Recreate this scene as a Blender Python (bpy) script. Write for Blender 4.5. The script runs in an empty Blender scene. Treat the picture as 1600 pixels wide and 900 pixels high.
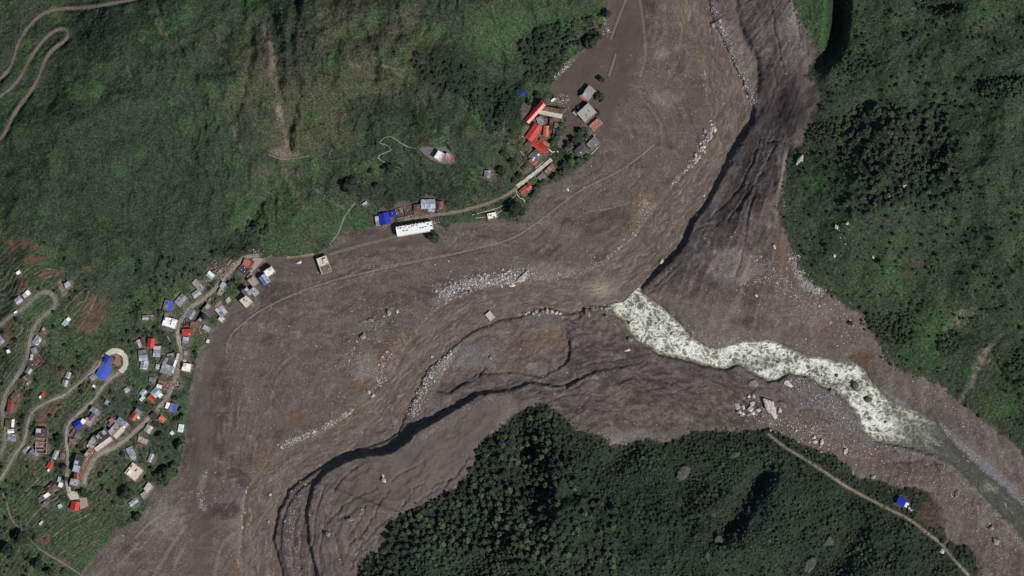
import bpy, bmesh, math, random
import numpy as np
from mathutils import Vector, Matrix

random.seed(7)
rng = np.random.default_rng(7)
SC = bpy.context.scene
COL = SC.collection
S = 0.8                       # metres per map unit; map units run 0..1600 east, 0..900 south


def W(u, v):
    return (u - 800.0) * S, (450.0 - v) * S


# ------------------------------------------------------------------ camera, sky, sun, exposure
CAM_H = 30000.0
cd = bpy.data.cameras.new("camera")
cam = bpy.data.objects.new("camera", cd)
COL.objects.link(cam)
cam.location = (0, 0, CAM_H)
cd.sensor_width = 36.0
cd.lens = 36.0 * CAM_H / (1600 * S)
cd.clip_start = 100.0
cd.clip_end = 60000.0
SC.camera = cam

SUN_EL = math.radians(50)
SUN_DIR = Vector((0.82 * math.cos(SUN_EL), -0.57 * math.cos(SUN_EL), math.sin(SUN_EL))).normalized()
world = bpy.data.worlds.new("World")
SC.world = world
world.use_nodes = True
wn = world.node_tree
for n in list(wn.nodes):
    wn.nodes.remove(n)
sky = wn.nodes.new("ShaderNodeTexSky")
sky.sky_type = 'NISHITA'
sky.sun_disc = False
sky.sun_elevation = SUN_EL
sky.sun_rotation = math.atan2(SUN_DIR.x, SUN_DIR.y)
sky.altitude = 1500
bg = wn.nodes.new("ShaderNodeBackground")
bg.inputs[1].default_value = 0.085
wo = wn.nodes.new("ShaderNodeOutputWorld")
wn.links.new(sky.outputs[0], bg.inputs[0])
wn.links.new(bg.outputs[0], wo.inputs[0])

sl = bpy.data.lights.new("sun", 'SUN')
sl.energy = 3.9
sl.angle = math.radians(0.5)
sl.color = (1.0, 0.955, 0.89)
sun = bpy.data.objects.new("sun", sl)
COL.objects.link(sun)
sun.rotation_euler = SUN_DIR.to_track_quat('Z', 'Y').to_euler()
sun.location = (600, -400, 900)

SC.view_settings.view_transform = 'Standard'
SC.view_settings.look = 'None'
SC.view_settings.exposure = 0.0
SC.view_settings.gamma = 1.0
SC.view_settings.use_curve_mapping = False
SC.cycles.max_bounces = 4
SC.cycles.diffuse_bounces = 2
SC.cycles.glossy_bounces = 1


# ------------------------------------------------------------------ noise and polygon tools
_P = rng.permutation(256)
_P = np.concatenate([_P, _P])
_ga = rng.uniform(0, 2 * np.pi, 256)
_GX, _GY = np.cos(_ga).astype(np.float32), np.sin(_ga).astype(np.float32)


def perlin(x, y, seed=0):
    x = np.asarray(x, np.float32) + np.float32(seed * 17.31)
    y = np.asarray(y, np.float32) + np.float32(seed * 9.77)
    xf = np.floor(x); yf = np.floor(y)
    fx = x - xf; fy = y - yf
    xi = xf.astype(np.int32) & 255; yi = yf.astype(np.int32) & 255
    sx = fx * fx * fx * (fx * (fx * 6 - 15) + 10)
    sy = fy * fy * fy * (fy * (fy * 6 - 15) + 10)
    x1 = (xi + 1) & 255; y1 = (yi + 1) & 255

    def g(a, b, dx, dy):
        h = _P[_P[a] + b]
        return _GX[h] * dx + _GY[h] * dy
    n00 = g(xi, yi, fx, fy); n10 = g(x1, yi, fx - 1, fy)
    n01 = g(xi, y1, fx, fy - 1); n11 = g(x1, y1, fx - 1, fy - 1)
    a = n00 + sx * (n10 - n00); b = n01 + sx * (n11 - n01)
    return (a + sy * (b - a)) * 1.5


def fbm(x, y, octv=4, seed=0, gain=0.5, rot=True):
    r = 0; amp = 1.0; f = 1.0
    for i in range(octv):
        r = r + amp * perlin(x * f, y * f, seed + i * 3)
        amp *= gain; f *= 2.03
        if rot:
            x, y = 0.81 * x - 0.587 * y, 0.587 * x + 0.81 * y
    return r


def ridged(x, y, octv=3, seed=0, rot=False):
    r = 0; amp = 1.0; f = 1.0
    for i in range(octv):
        r = r + amp * (1 - 2 * np.abs(perlin(x * f, y * f, seed + i * 5)))
        amp *= 0.5; f *= 2.03
        if rot:
            x, y = 0.81 * x - 0.587 * y, 0.587 * x + 0.81 * y
    return r


def sstep(a, b, x):
    t = np.clip((x - a) / (b - a), 0, 1)
    return t * t * (3 - 2 * t)


def inside(poly, U, V):
    r = np.zeros(np.broadcast(U, V).shape, bool)
    n = len(poly)
    for i in range(n):
        x0, y0 = poly[i]; x1, y1 = poly[(i + 1) % n]
        if y0 == y1:
            continue
        c = ((V >= min(y0, y1)) & (V < max(y0, y1)))
        xi = x0 + (V - y0) * (x1 - x0) / (y1 - y0)
        r ^= c & (U > xi)
    return r


def segdist(U, V, a, b):
    dx, dy = b[0] - a[0], b[1] - a[1]
    L = dx * dx + dy * dy + 1e-9
    t = np.clip(((U - a[0]) * dx + (V - a[1]) * dy) / L, 0, 1)
    return np.hypot(U - a[0] - t * dx, V - a[1] - t * dy), t


def chaikin(p, n=2, closed=False):
    p = [tuple(map(float, q)) for q in p]
    for _ in range(n):
        q = [] if closed else [p[0]]
        m = len(p)
        for i in range(m if closed else m - 1):
            a = p[i]; b = p[(i + 1) % m]
            q.append((a[0] * .75 + b[0] * .25, a[1] * .75 + b[1] * .25))
            q.append((a[0] * .25 + b[0] * .75, a[1] * .25 + b[1] * .75))
        if not closed:
            q.append(p[-1])
        p = q
    return p


ST = 1.6
U0, V0 = -120.0, -70.0
NU, NV = 1150, 651
gu = (U0 + ST * np.arange(NU)).astype(np.float32)
gv = (V0 + ST * np.arange(NV)).astype(np.float32)
GU, GV = np.meshgrid(gu, gv)          # shape NV, NU


def bil(arr, u, v, u0, v0, st):
    h, w = arr.shape
    fu = np.clip((np.asarray(u, np.float64) - u0) / st, 0, w - 1.001)
    fv = np.clip((np.asarray(v, np.float64) - v0) / st, 0, h - 1.001)
    iu = fu.astype(int); iv = fv.astype(int)
    a = fu - iu; b = fv - iv
    return (arr[iv, iu] * (1 - a) + arr[iv, iu + 1] * a) * (1 - b) + (arr[iv + 1, iu] * (1 - a) + arr[iv + 1, iu + 1] * a) * b


CS = 8.0
cu = np.arange(U0 - 8, U0 + ST * NU + 16, CS); cv = np.arange(V0 - 8, V0 + ST * NV + 16, CS)
CU, CV = np.meshgrid(cu, cv)


def sl_band(a, b, m):
    i0 = max(0, int((min(a[0], b[0]) - m - U0) / ST)); i1 = min(NU, int((max(a[0], b[0]) + m - U0) / ST) + 2)
    j0 = max(0, int((min(a[1], b[1]) - m - V0) / ST)); j1 = min(NV, int((max(a[1], b[1]) + m - V0) / ST) + 2)
    if i1 <= i0 or j1 <= j0:
        return None
    return slice(j0, j1), slice(i0, i1)


def linedist(line, m=16):
    """distance to a polyline on the fine grid, clipped at m; also the fractional index along it"""
    D = np.full(GU.shape, float(m), np.float32); T = np.zeros(GU.shape, np.float32)
    for i in range(len(line) - 1):
        sl_ = sl_band(line[i], line[i + 1], m)
        if sl_ is None:
            continue
        d, t = segdist(GU[sl_], GV[sl_], line[i], line[i + 1])
        k = d < D[sl_]
        D[sl_] = np.where(k, d, D[sl_]); T[sl_] = np.where(k, i + t, T[sl_])
    return D, T


def sdf(poly, fine=14):
    """signed distance to a polygon (positive inside), exact near the edge and smooth far from it"""
    d = np.full(CU.shape, 1e9)
    n = len(poly)
    for i in range(n):
        d = np.minimum(d, segdist(CU, CV, poly[i], poly[(i + 1) % n])[0])
    d = np.where(inside(poly, CU, CV), d, -d)
    far = bil(d, GU, GV, cu[0], cv[0], CS)
    near, _ = linedist(list(poly) + [poly[0]], fine)
    ins = inside(poly, GU, GV)
    near_s = np.where(ins, near, -near)
    k = sstep(fine * 0.6, fine * 0.98, near)
    return (near_s * (1 - k) + far * k).astype(np.float32)


# ------------------------------------------------------------------ the map: banks, hills, water
MAIN_L = [(1060, -130), (1060, 0), (1069, 47), (1085, 72), (1092, 92), (1101, 112), (1105, 140), (1105, 160), (1106, 180), (1117, 195), (1121, 210),
          (1117, 227), (1093, 252), (1070, 270), (1050, 292), (1035, 310), (1025, 325), (1012, 342), (990, 375), (960, 395), (940, 415),
          (907, 432), (862, 437), (825, 441), (800, 446), (770, 446), (742, 454), (707, 469), (680, 487), (662, 505), (650, 522), (632, 547),
          (625, 565), (615, 585), (600, 597), (585, 610), (575, 615), (560, 635), (545, 650), (510, 672), (490, 685), (462, 694), (430, 715),
          (413, 731), (400, 750), (385, 767), (382, 787), (380, 812), (378, 837), (375, 862), (370, 900), (366, 1050)]
MAIN_R = [(1107, -130), (1107, 0), (1112, 25), (1114, 40), (1125, 55), (1137, 82), (1145, 100), (1157, 122), (1167, 150), (1177, 170), (1176, 192),
          (1162, 210), (1147, 227), (1137, 250), (1125, 275), (1112, 302), (1100, 325), (1080, 347), (1072, 370), (1060, 390), (1045, 402),
          (1025, 425), (1003, 447), (975, 475), (952, 477), (925, 478), (907, 487), (885, 490), (862, 481), (835, 486), (810, 494), (780, 500), (750, 512),
          (730, 522), (707, 542), (687, 562), (670, 572), (660, 590), (652, 610), (642, 630), (630, 655), (622, 675), (605, 686), (575, 698),
          (540, 711), (507, 726), (487, 738), (467, 752), (450, 765), (445, 780), (435, 797), (430, 820), (426, 845), (432, 865), (441, 895),
          (445, 1050)]
MAIN = MAIN_L + MAIN_R[::-1]
TRIB_U = [(945, 436), (960, 433), (990, 439), (1000, 450), (1004, 460), (1015, 467), (1035, 480), (1050, 495), (1065, 510), (1080, 527), (1100, 540),
          (1115, 544), (1132, 542), (1145, 536), (1170, 532), (1192, 531), (1215, 535), (1237, 547), (1262, 557), (1287, 559), (1307, 565),
          (1325, 562), (1340, 570), (1352, 580), (1360, 597), (1375, 612), (1397, 630), (1425, 637), (1440, 645), (1460, 657), (1472, 673),
          (1490, 695), (1512, 715), (1532, 735), (1555, 752), (1575, 770), (1590, 785), (1605, 800), (1760, 930)]
TRIB_L = [(940, 450), (943, 468), (952, 477), (960, 490), (975, 502), (985, 520), (1000, 535), (1020, 545), (1030, 554), (1050, 557), (1075, 562),
          (1100, 570), (1122, 575), (1135, 575), (1150, 570), (1157, 571), (1175, 582), (1200, 595), (1215, 592), (1232, 583), (1262, 588), (1280, 600),
          (1297, 608), (1315, 617), (1330, 634), (1341, 652), (1346, 668), (1360, 685), (1375, 691), (1400, 694), (1430, 700), (1460, 710),
          (1482, 722), (1505, 742), (1522, 757), (1540, 780), (1560, 800), (1580, 817), (1595, 837), (1605, 855), (1700, 1010)]
TRIB = TRIB_U + TRIB_L[::-1]

HILL_NW = [(943, -160), (943, 0), (944, 30), (940, 45), (933, 60), (920, 72), (907, 80), (893, 92), (880, 105), (868, 122), (858, 140),
           (866, 150), (880, 163), (886, 185), (884, 200), (880, 212), (876, 228), (884, 228), (892, 215), (900, 200), (912, 197), (920, 203), (916, 213),
           (928, 217), (938, 228), (935, 238), (920, 250), (905, 262), (890, 272), (875, 280), (850, 291), (838, 305), (828, 315),
           (823, 335), (812, 345), (795, 346), (785, 342), (755, 345), (725, 347), (702, 350), (698, 362), (690, 354), (682, 348), (650, 342),
           (620, 349), (608, 345), (585, 352), (560, 361), (535, 362), (528, 372), (519, 382), (495, 397), (450, 401), (420, 400), (408, 403),
           (395, 418), (375, 440), (373, 452), (365, 475), (354, 490), (347, 503), (327, 514), (325, 535), (309, 548), (307, 567), (300, 600),
           (295, 622), (294, 645), (291, 672), (288, 690), (284, 722), (277, 742), (256, 760), (240, 762), (235, 782), (225, 800),
           (207, 818), (180, 826), (170, 842), (150, 866), (130, 890), (118, 905), (60, 1040), (-260, 1040), (-260, -160)]
HILL_E = [(1237, -160), (1237, 0), (1241, 12), (1250, 35), (1267, 55), (1276, 80), (1262, 105), (1258, 122), (1272, 132), (1279, 140), (1277, 162),
          (1270, 185), (1260, 200), (1252, 225), (1233, 232), (1230, 250), (1228, 275), (1222, 297), (1213, 325), (1220, 345), (1232, 375),
          (1240, 405), (1247, 420), (1262, 437), (1280, 449), (1305, 465), (1325, 482), (1347, 492), (1353, 505), (1370, 532), (1381, 550),
          (1387, 565), (1412, 582), (1440, 588), (1475, 606), (1497, 628), (1511, 637), (1527, 650), (1550, 667), (1575, 685), (1592, 702),
          (1605, 722), (1860, 900), (1860, -160)]
HILL_S = [(562, 1040), (560, 900), (563, 877), (600, 858), (605, 837), (607, 820), (617, 812), (640, 795), (685, 777), (712, 760), (740, 725),
          (745, 705), (752, 690), (768, 680), (790, 660), (803, 648), (825, 636), (850, 630), (862, 637), (882, 650), (900, 672), (920, 676),
          (940, 680), (955, 695), (975, 695), (1012, 685), (1035, 692), (1060, 684), (1080, 673), (1120, 672), (1160, 674), (1200, 668),
          (1215, 675), (1240, 687), (1262, 697), (1305, 712), (1328, 732), (1342, 748), (1375, 750), (1392, 757), (1410, 762), (1430, 760),
          (1452, 770), (1465, 790), (1470, 812), (1475, 832), (1490, 850), (1512, 850), (1525, 870), (1530, 900), (1560, 1040)]
CENTRE_M = chaikin([(1084, -130), (1086, 0), (1108, 60), (1128, 110), (1140, 160), (1141, 195), (1130, 235), (1100, 280), (1070, 315), (1045, 350), (1020, 385),
            (985, 415), (950, 445), (900, 460), (850, 463), (800, 470), (750, 484), (700, 513), (670, 543), (645, 575), (630, 605), (605, 643),
            (575, 665), (530, 690), (485, 710), (440, 740), (415, 775), (405, 815), (403, 860), (406, 900), (405, 1050)], 2)
CENTRE_T = chaikin([(905, 440), (950, 455), (985, 480), (1020, 515), (1060, 540), (1110, 556), (1160, 553), (1210, 565), (1260, 575), (1300, 590), (1345, 625),
            (1385, 660), (1430, 675), (1470, 697), (1510, 730), (1545, 765), (1580, 798), (1605, 828), (1730, 970)], 2)

warpu = fbm(GU / 9, GV / 9, 3, 40); warpv = fbm(GU / 9, GV / 9, 3, 60)
d_main = sdf(MAIN) + warpu * 1.4
d_trib = sdf(TRIB) + warpu * 1.6
d_water = np.maximum(d_main, d_trib)
d_nw = sdf(HILL_NW) + warpv * 2.0
d_e = sdf(HILL_E) + warpv * 3.2
d_s = sdf(HILL_S) + warpv * 3.2
d_hill = np.maximum(np.maximum(d_nw, d_e), d_s)
POCKET = [(888, 165), (897, 165), (900, 190), (893, 210), (882, 228), (874, 232), (872, 222), (884, 205), (889, 188)]
d_pocket = sdf(POCKET)
mud = sstep(-1.5, 1.5, -d_hill)
mud = np.maximum(mud, sstep(-1.5, 1.0, d_pocket))

left_of_main = inside([(-400, -400)] + CENTRE_M + [(-400, 1200)], GU, GV)
cone = inside(CENTRE_M[:55] + CENTRE_T[2:] + [(1900, 970), (1900, -300)], GU, GV) & ~left_of_main
south = ~left_of_main & ~cone

# ------------------------------------------------------------------ heights (metres)
dr = np.clip(-d_water, 0, None)                         # distance from water, map units
Z = 2.2 * sstep(0, 4, dr) + 0.006 * dr
big = fbm(GU / 170, GV / 170, 4, 1)
med = fbm(GU / 45, GV / 45, 4, 2)
# left plain: shallow flow ridges that follow the river
Z += np.where(left_of_main, 0.8 * med * sstep(2, 30, dr), 0)
# debris cone under the east hill
ang = np.arctan2(GV + 140, GU - 1330)
rad = np.hypot(GU - 1330, GV + 140)
rill = ridged(ang * 30 + 0.16 * warpu + 0.25 * fbm(GU / 60, GV / 60, 2, 13), rad / 210, 4, 11)
steep = sstep(120, 40, np.abs(GV - 190)) * 0 + sstep(430, 300, GV)
SCARP = [(1156, -130), (1156, 0), (1162, 40), (1176, 70), (1190, 95), (1190, 130), (1180, 172), (1166, 212), (1150, 240), (1132, 275), (1112, 310), (1085, 348), (1074, 380), (1050, 408), (1024, 432), (1006, 452), (1030, 470), (1300, 480), (1900, 480), (1900, -130)]
d_sc = sdf(SCARP) + 1.8 * warpu + 1.2 * perlin(GU / 3.4, GV / 3.4, 17)
cz = 1.2 * sstep(0, 6, dr) + 0.11 * dr + np.clip(5.4 + 4.0 * fbm(GU / 75, GV / 75, 2, 33), 2.0, 8.5) * sstep(-7.5, 2.5, d_sc + 1.6 * fbm(GU / 7, GV / 7, 2, 35)) * sstep(470, 420, GV) + steep * 20 * sstep(0, 80, d_sc) + 4 * sstep(0, 18, dr) * sstep(440, 480, GV)
on_mud = sstep(8, -6, d_e)
cz += on_mud * ((0.3 + 0.55 * sstep(460, 250, GV)) * (0.55 + 0.7 * np.clip(med, -.7, 1)) * rill * sstep(0, 15, d_sc) * 1.5 + 0.45 * fbm(GU / 7, GV / 7, 3, 19) + 1.6 * med * sstep(5, 40, dr))
we = sstep(1380, 1470, GU)
Z += np.where(cone, cz * (1 - 0.55 * sstep(430, 560, GV)) * (1 - we) + we * (0.15 * dr + 0.8 * med * sstep(2, 20, dr)), 0)
# south deposit
bh = np.interp(GU, [480, 640, 800, 900, 1000, 1100], [3.0, 0.6, 1.0, 1.6, 3.0, 3.2])
sz = bh * sstep(0, 6, dr) + 0.035 * dr + 1.6 * med * sstep(8, 40, dr) * sstep(1150, 900, GU) + 0.5 * med * sstep(4, 20, dr)
Z += np.where(south, sz, 0)
PLAT = [(500, 905), (486, 850), (482, 800), (492, 760), (512, 738), (540, 723), (575, 713), (610, 710), (632, 696), (652, 676), (700, 648), (750, 618), (800, 611),
        (830, 600), (858, 604), (885, 608), (905, 596), (930, 584), (980, 574), (1020, 575), (1060, 584), (1110, 600), (1150, 622), (1230, 682), (1320, 730), (1320, 1100), (500, 1100)]
d_plat = sdf(PLAT) + 1.5 * warpu
flow_s = ridged((GU + 0.5 * GV) / 60, d_plat / 11 + 0.8 * med, 4, 15)
ph = np.interp(GU, [470, 500, 540, 600, 650, 700, 750, 800, 840, 900, 960, 1020], [4, 8, 13, 18, 18, 14, 9, 6, 7, 6, 4, 0])
Z += np.where(south, ph * sstep(-5, 0.5, d_plat) + 0.55 * flow_s * sstep(6, 20, dr) * sstep(3, -6, d_s), 0)
LEDGE = [(452, 905), (440, 860), (443, 820), (452, 790), (470, 765), (490, 752), (620, 800), (620, 1000), (460, 1000)]
Z += np.where(south, 3.0 * sstep(-3, 1, sdf(LEDGE)), 0)
FAN = [(700, 560), (722, 535), (760, 520), (800, 517), (845, 516), (884, 512), (890, 540), (889, 562), (872, 577), (846, 590), (800, 582), (745, 586), (700, 615), (680, 610)]
d_fan = sdf(FAN) + warpu
Z -= np.where(south, (3.2 * sstep(-2.5, 1.5, d_fan)), 0)
# hills
def hill(d, slope, amp, seed, cap=420):
    s = np.clip(d, 0, None) * S
    n = fbm(GU / 150 + seed, GV / 150, 4, seed)
    n2 = fbm(GU / 42, GV / 42, 4, seed + 9)
    return slope * s + amp * n * np.clip(s / 90, 0, 1) + amp * 0.13 * n2 * np.clip(s / 30, 0, 1)


Z += hill(d_nw, 0.34, 15, 21)
Z += hill(d_e, 0.22, 14, 31)
Z += hill(d_s, 0.26, 18, 41)
drain = ridged((GU * 0.95 - GV * 0.30) / 24 + 0.5 * med, (GU * 0.30 + GV * 0.95) / 150, 3, 27)
Z += 2.3 * drain * sstep(8, 60, d_nw) * sstep(180, 330, GU + 0.3 * GV)
drain_e = ridged((GU * 0.25 + GV * 0.97) / 34 + 0.5 * med, (GU * 0.97 - GV * 0.25) / 170, 3, 29)
Z += 1.1 * drain_e * sstep(8, 60, d_e)
# ravine in the north-east corner
def groove(line, width, depth, wpow=1.0):
    global Z
    line = [(a[0], a[1]) for a in line]
    D, T = linedist(line, width * 1.6 + 2)
    if np.isscalar(depth):
        dep = depth
    else:
        dep = np.interp(T, np.arange(len(line)), depth)
    Z = Z - dep * (1 - sstep(0.0, width, D)) ** wpow


groove([(1312, -130), (1310, -20), (1309, 30), (1304, 62), (1296, 84), (1276, 104), (1270, 124)], 22, [46, 46, 44, 36, 24, 18, 5], 0.7)
groove([(1430, 0), (1460, 12), (1490, 8)], 16, 12)
groove([(1340, 166), (1372, 158), (1390, 170), (1425, 176)], 15, [2, 7, 7, 1])
groove([(1318, 200), (1335, 180), (1352, 164)], 13, [1, 8, 3])
groove([(1524, 128), (1560, 120), (1600, 118)], 10, 9)
groove([(1547, 548), (1555, 570), (1566, 586), (1580, 595), (1597, 588)], 7, [2, 5, 7, 6, 2])
groove([(1500, 630), (1518, 600), (1535, 565), (1545, 545), (1570, 522), (1605, 500)], 8, [0.5, 1.5, 3, 3, 1.5, 0.5])
groove([(812, 662), (822, 700), (828, 745), (842, 790), (838, 850)], 40, [8, 24, 26, 24, 8])
groove([(855, 760), (880, 775), (905, 770)], 18, 12)
groove([(1130, 830), (1165, 780), (1190, 740)], 34, 18)
groove([(960, 720), (985, 700)], 25, 8)
# scrubby gullies on the north-west hill
for ln, w_, dp in [
    ([(412, -30), (420, 20), (436, 60), (440, 110), (432, 150), (448, 190), (452, 230)], 16, 6),
    ([(468, -30), (462, 20), (455, 60), (458, 110), (470, 130), (455, 200)], 10, 5),
    ([(245, 0), (255, 40), (262, 60), (275, 100)], 8, 2.5),
    ([(392, 40), (395, 80), (385, 130), (375, 170), (362, 190)], 9, 3),
    ([(560, 40), (590, 90), (580, 130)], 12, 4), ([(640, 50), (690, 95), (735, 110), (800, 130)], 16, 4),
    ([(500, 110), (560, 125), (610, 120), (650, 140)], 7, 4), ([(760, 180), (790, 150), (815, 120)], 14, 5),
    ([(365, 380), (395, 345), (410, 310)], 16, 6), ([(620, 160), (650, 190), (680, 205)], 14, 4)]:
    groove(ln, w_, dp)
# cracks and dark rills in the south deposit
CRACKS = [[(1184, 214), (1196, 222), (1214, 219), (1232, 226)], [(1188, 216), (1176, 250), (1160, 288), (1130, 322), (1104, 346)], [(1212, 224), (1198, 252), (1184, 280), (1160, 315), (1136, 346)], [(1192, 100), (1206, 102), (1214, 125), (1205, 150)], [(1232, 230), (1226, 262), (1218, 296)], [(1239, 5), (1244, 40), (1250, 60), (1262, 84)], [(1205, 10), (1212, 60), (1225, 110)], [(1180, 300), (1168, 340), (1160, 390), (1150, 430)], [(1085, 360), (1100, 350), (1120, 352)], [(1010, 462), (1022, 448), (1042, 430), (1060, 410)], [(1020, 456), (1040, 440), (1058, 425)],
    [(513, 815), (530, 795), (545, 783), (557, 775), (573, 770), (588, 762)], [(525, 812), (540, 806), (552, 800), (558, 790)],
    [(548, 832), (558, 818), (566, 805), (572, 790)], [(560, 842), (570, 828), (580, 810), (588, 800), (590, 788), (600, 776), (607, 766)],
    [(553, 865), (565, 850), (578, 838), (590, 822), (600, 815), (612, 805)], [(548, 890), (553, 870), (565, 862), (578, 848), (588, 838)],
    [(590, 845), (597, 830), (608, 818)], [(534, 880), (530, 865), (525, 850), (522, 832)], [(540, 870), (545, 850), (557, 838)],
    [(630, 790), (640, 775), (650, 758), (662, 755)], [(655, 783), (668, 772), (680, 765), (695, 758), (710, 745), (725, 725), (733, 712)],
    [(672, 762), (690, 752), (705, 748)], [(612, 752), (625, 738), (645, 730), (662, 720)], [(520, 768), (532, 750), (545, 738), (556, 730)],
    [(470, 890), (468, 850), (475, 810), (482, 780)], [(487, 900), (487, 860), (492, 820), (497, 790), (505, 760)], [(500, 880), (500, 845), (507, 810)],
    [(460, 900), (455, 860), (462, 820), (468, 795)], [(845, 600), (872, 604), (895, 598), (905, 590)], [(835, 616), (850, 606), (870, 610), (900, 606), (912, 596), (935, 592)],
    [(905, 575), (930, 565), (960, 562), (980, 558)], [(960, 598), (985, 590), (1010, 590), (1050, 600)], [(970, 575), (990, 566), (1010, 568)],
    [(1020, 585), (1045, 580), (1060, 592), (1045, 604), (1010, 608)], [(980, 600), (1000, 612), (1040, 618), (1075, 605)],
    [(840, 640), (870, 620), (900, 615), (950, 620)], [(705, 610), (725, 597), (745, 592), (757, 575)], [(760, 610), (790, 600), (830, 592)],
    [(885, 512), (890, 530), (889, 560), (880, 570)], [(905, 494), (925, 482), (945, 492), (970, 492)], [(880, 497), (895, 500), (905, 494)],
    [(1150, 640), (1165, 620), (1190, 600), (1215, 610)], [(1250, 640), (1270, 636), (1300, 645)], [(1450, 725), (1475, 722), (1490, 735)],
    [(1400, 720), (1420, 725), (1440, 718)]]
for c in CRACKS:
    c = chaikin(c, 2)
    c = [(p[0] + 1.6 * math.sin(i * 1.7 + p[1]), p[1] + 1.4 * math.cos(i * 1.3 + p[0])) for i, p in enumerate(c)]
    groove(c, 3.0, 1.7)
for c in [[(400, 410), (440, 418), (470, 426), (480, 440)], [(437, 409), (450, 415), (465, 418)], [(529, 395), (536, 402), (548, 392)], [(520, 387), (529, 396)],
          [(1004, 288), (1012, 298), (1018, 304)], [(985, 292), (995, 285)], [(973, 345), (980, 352)], [(946, 245), (953, 258)]]:
    groove(c, 2.6, 1.2)
# terrace steps on the cultivated slopes
TERR = [(-200, 360), (60, 365), (120, 420), (160, 455), (205, 470), (225, 560), (200, 640), (250, 700), (225, 800), (180, 826), (150, 866), (118, 900), (-200, 1000)]
d_terr = sdf(TERR)
tm = sstep(0, 25, d_terr)
tph = (GU * 0.72 + GV * 0.70) / 7.2 + 1.6 * fbm(GU / 70, GV / 70, 3, 71)
saw = tph - np.floor(tph)
t_id = np.floor(tph)
t_rnd = np.modf(np.abs(np.sin(t_id * 12.9898 + np.floor((GU - GV) / 55.0 + 0.8 * fbm(GU / 40, GV / 40, 2, 77)) * 78.233) * 43758.5453))[0]
Z += tm * 2.2 * (saw - 0.5) * (0.55 + 0.45 * np.clip(fbm(GU / 60, GV / 60, 2, 75) * 2, -1, 1))

# ------------------------------------------------------------------ roads: benches cut in the slope
ROADS = {
    'upper': ([(-130, 190), (-60, 158), (0, 126), (10, 117), (18, 107), (22, 95), (26, 82), (30, 68), (38, 54), (46, 42), (58, 29), (75, 18), (95, 14), (125, 13), (150, 11), (175, 6), (205, 1), (240, -12), (300, -60)], 4.6, 'road_dirt'),
    'hairpin': ([(-120, 215), (-5, 157), (5, 149), (20, 138), (32, 125), (40, 110), (46, 97), (55, 82), (67, 66), (80, 53), (92, 46), (102, 46), (107, 52), (106, 61), (98, 68), (86, 76), (76, 87), (70, 100), (64, 117), (56, 135), (45, 150), (32, 167), (22, 182), (14, 200), (8, 212), (-5, 224), (-120, 290)], 5.0, 'road_dirt'),
    'west': ([(-120, 570), (0, 510), (15, 496), (32, 486), (47, 475), (57, 463), (69, 456), (80, 457), (88, 465), (88, 477), (80, 486), (65, 497), (55, 510), (50, 525), (46, 545), (42, 562), (32, 582), (20, 600), (10, 615), (5, 635), (6, 650), (10, 660), (11, 670), (10, 682), (9, 694), (2, 709), (-20, 728), (-120, 780)], 6.0, 'road_grey'),
    'middle': ([(-120, 800), (0, 752), (10, 736), (24, 710), (36, 695), (42, 681), (44, 664), (47, 654), (50, 646), (60, 636), (75, 628), (87, 623), (105, 616), (112, 609), (125, 598), (137, 587), (150, 577), (162, 562), (165, 559)], 4.0, 'road_pale'),
    'bend': ([(164, 559), (171, 551), (181, 547.5), (190, 550), (196, 558), (197, 568), (194, 576), (189, 581)], 9.0, 'concrete_road'),
    'lower': ([(189, 581), (175, 590), (165, 600), (155, 613), (149, 624), (141, 631), (125, 645), (112, 656), (106, 666), (104, 680), (105, 694), (107, 709), (107, 724), (106, 737), (104, 751), (106, 765), (111, 777)], 4.6, 'road_pale'),
    'main': ([(132, 757), (134, 746), (138, 734), (142, 726), (150, 715), (162, 706), (181, 698), (200, 685), (212, 673), (225, 660), (241, 644), (255, 629), (261, 621), (267, 611), (275, 592), (280, 574), (284, 556), (281, 537), (277, 522), (277, 512), (280, 505), (286, 496), (296, 482), (312, 471), (327, 460), (341, 445), (354, 430), (365, 419), (376, 406), (388, 400), (405, 399.5)], 6.2, 'road_pale'),
    'verge': ([(448, 403), (470, 400.5), (490, 397)], 4.0, 'road_tan'),
    'bank': ([(618, 350), (635, 344.5), (660, 339), (685, 335), (710, 332), (735, 326), (760, 319), (779, 311), (797, 302), (807, 294)], 5.0, 'road_tan'),
    'causeway': ([(808, 292), (835, 271), (862, 249)], 5.6, 'concrete_road'),
    'south': ([(1200, 678), (1217, 692), (1237, 705), (1260, 719), (1285, 735), (1305, 749), (1330, 765), (1355, 778), (1380, 791), (1400, 801), (1415, 808), (1430, 818), (1450, 834), (1468, 847), (1480, 862), (1495, 880), (1515, 900), (1540, 935), (1580, 985)], 4.2, 'road_tan'),
}
PATHS = {
    'zigzag': ([(651, 232), (640, 231), (630, 226), (617, 217), (612, 214), (605, 214), (599, 216), (592, 224), (602, 226), (609, 230), (612, 236), (605, 237), (589, 245), (595, 251), (607, 256)], 1.7, 'road_pale'),
    'dark': ([(555, 317), (540, 335), (534, 350), (528, 366), (515, 382)], 2.8, 'road_tan'),
    'terrace': ([(420, 241), (430, 246), (440, 249), (455, 249), (468, 247), (485, 243)], 1.6, 'road_tan'),
    'ridge': ([(5, 770), (12, 787), (17, 810), (32, 827), (50, 845), (65, 860), (95, 877), (122, 895), (150, 915)], 2.6, 'road_dirt'),
}
prof = {}


def sampleZ(u, v):
    return bil(Z, u, v, U0, V0, ST)


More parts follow.
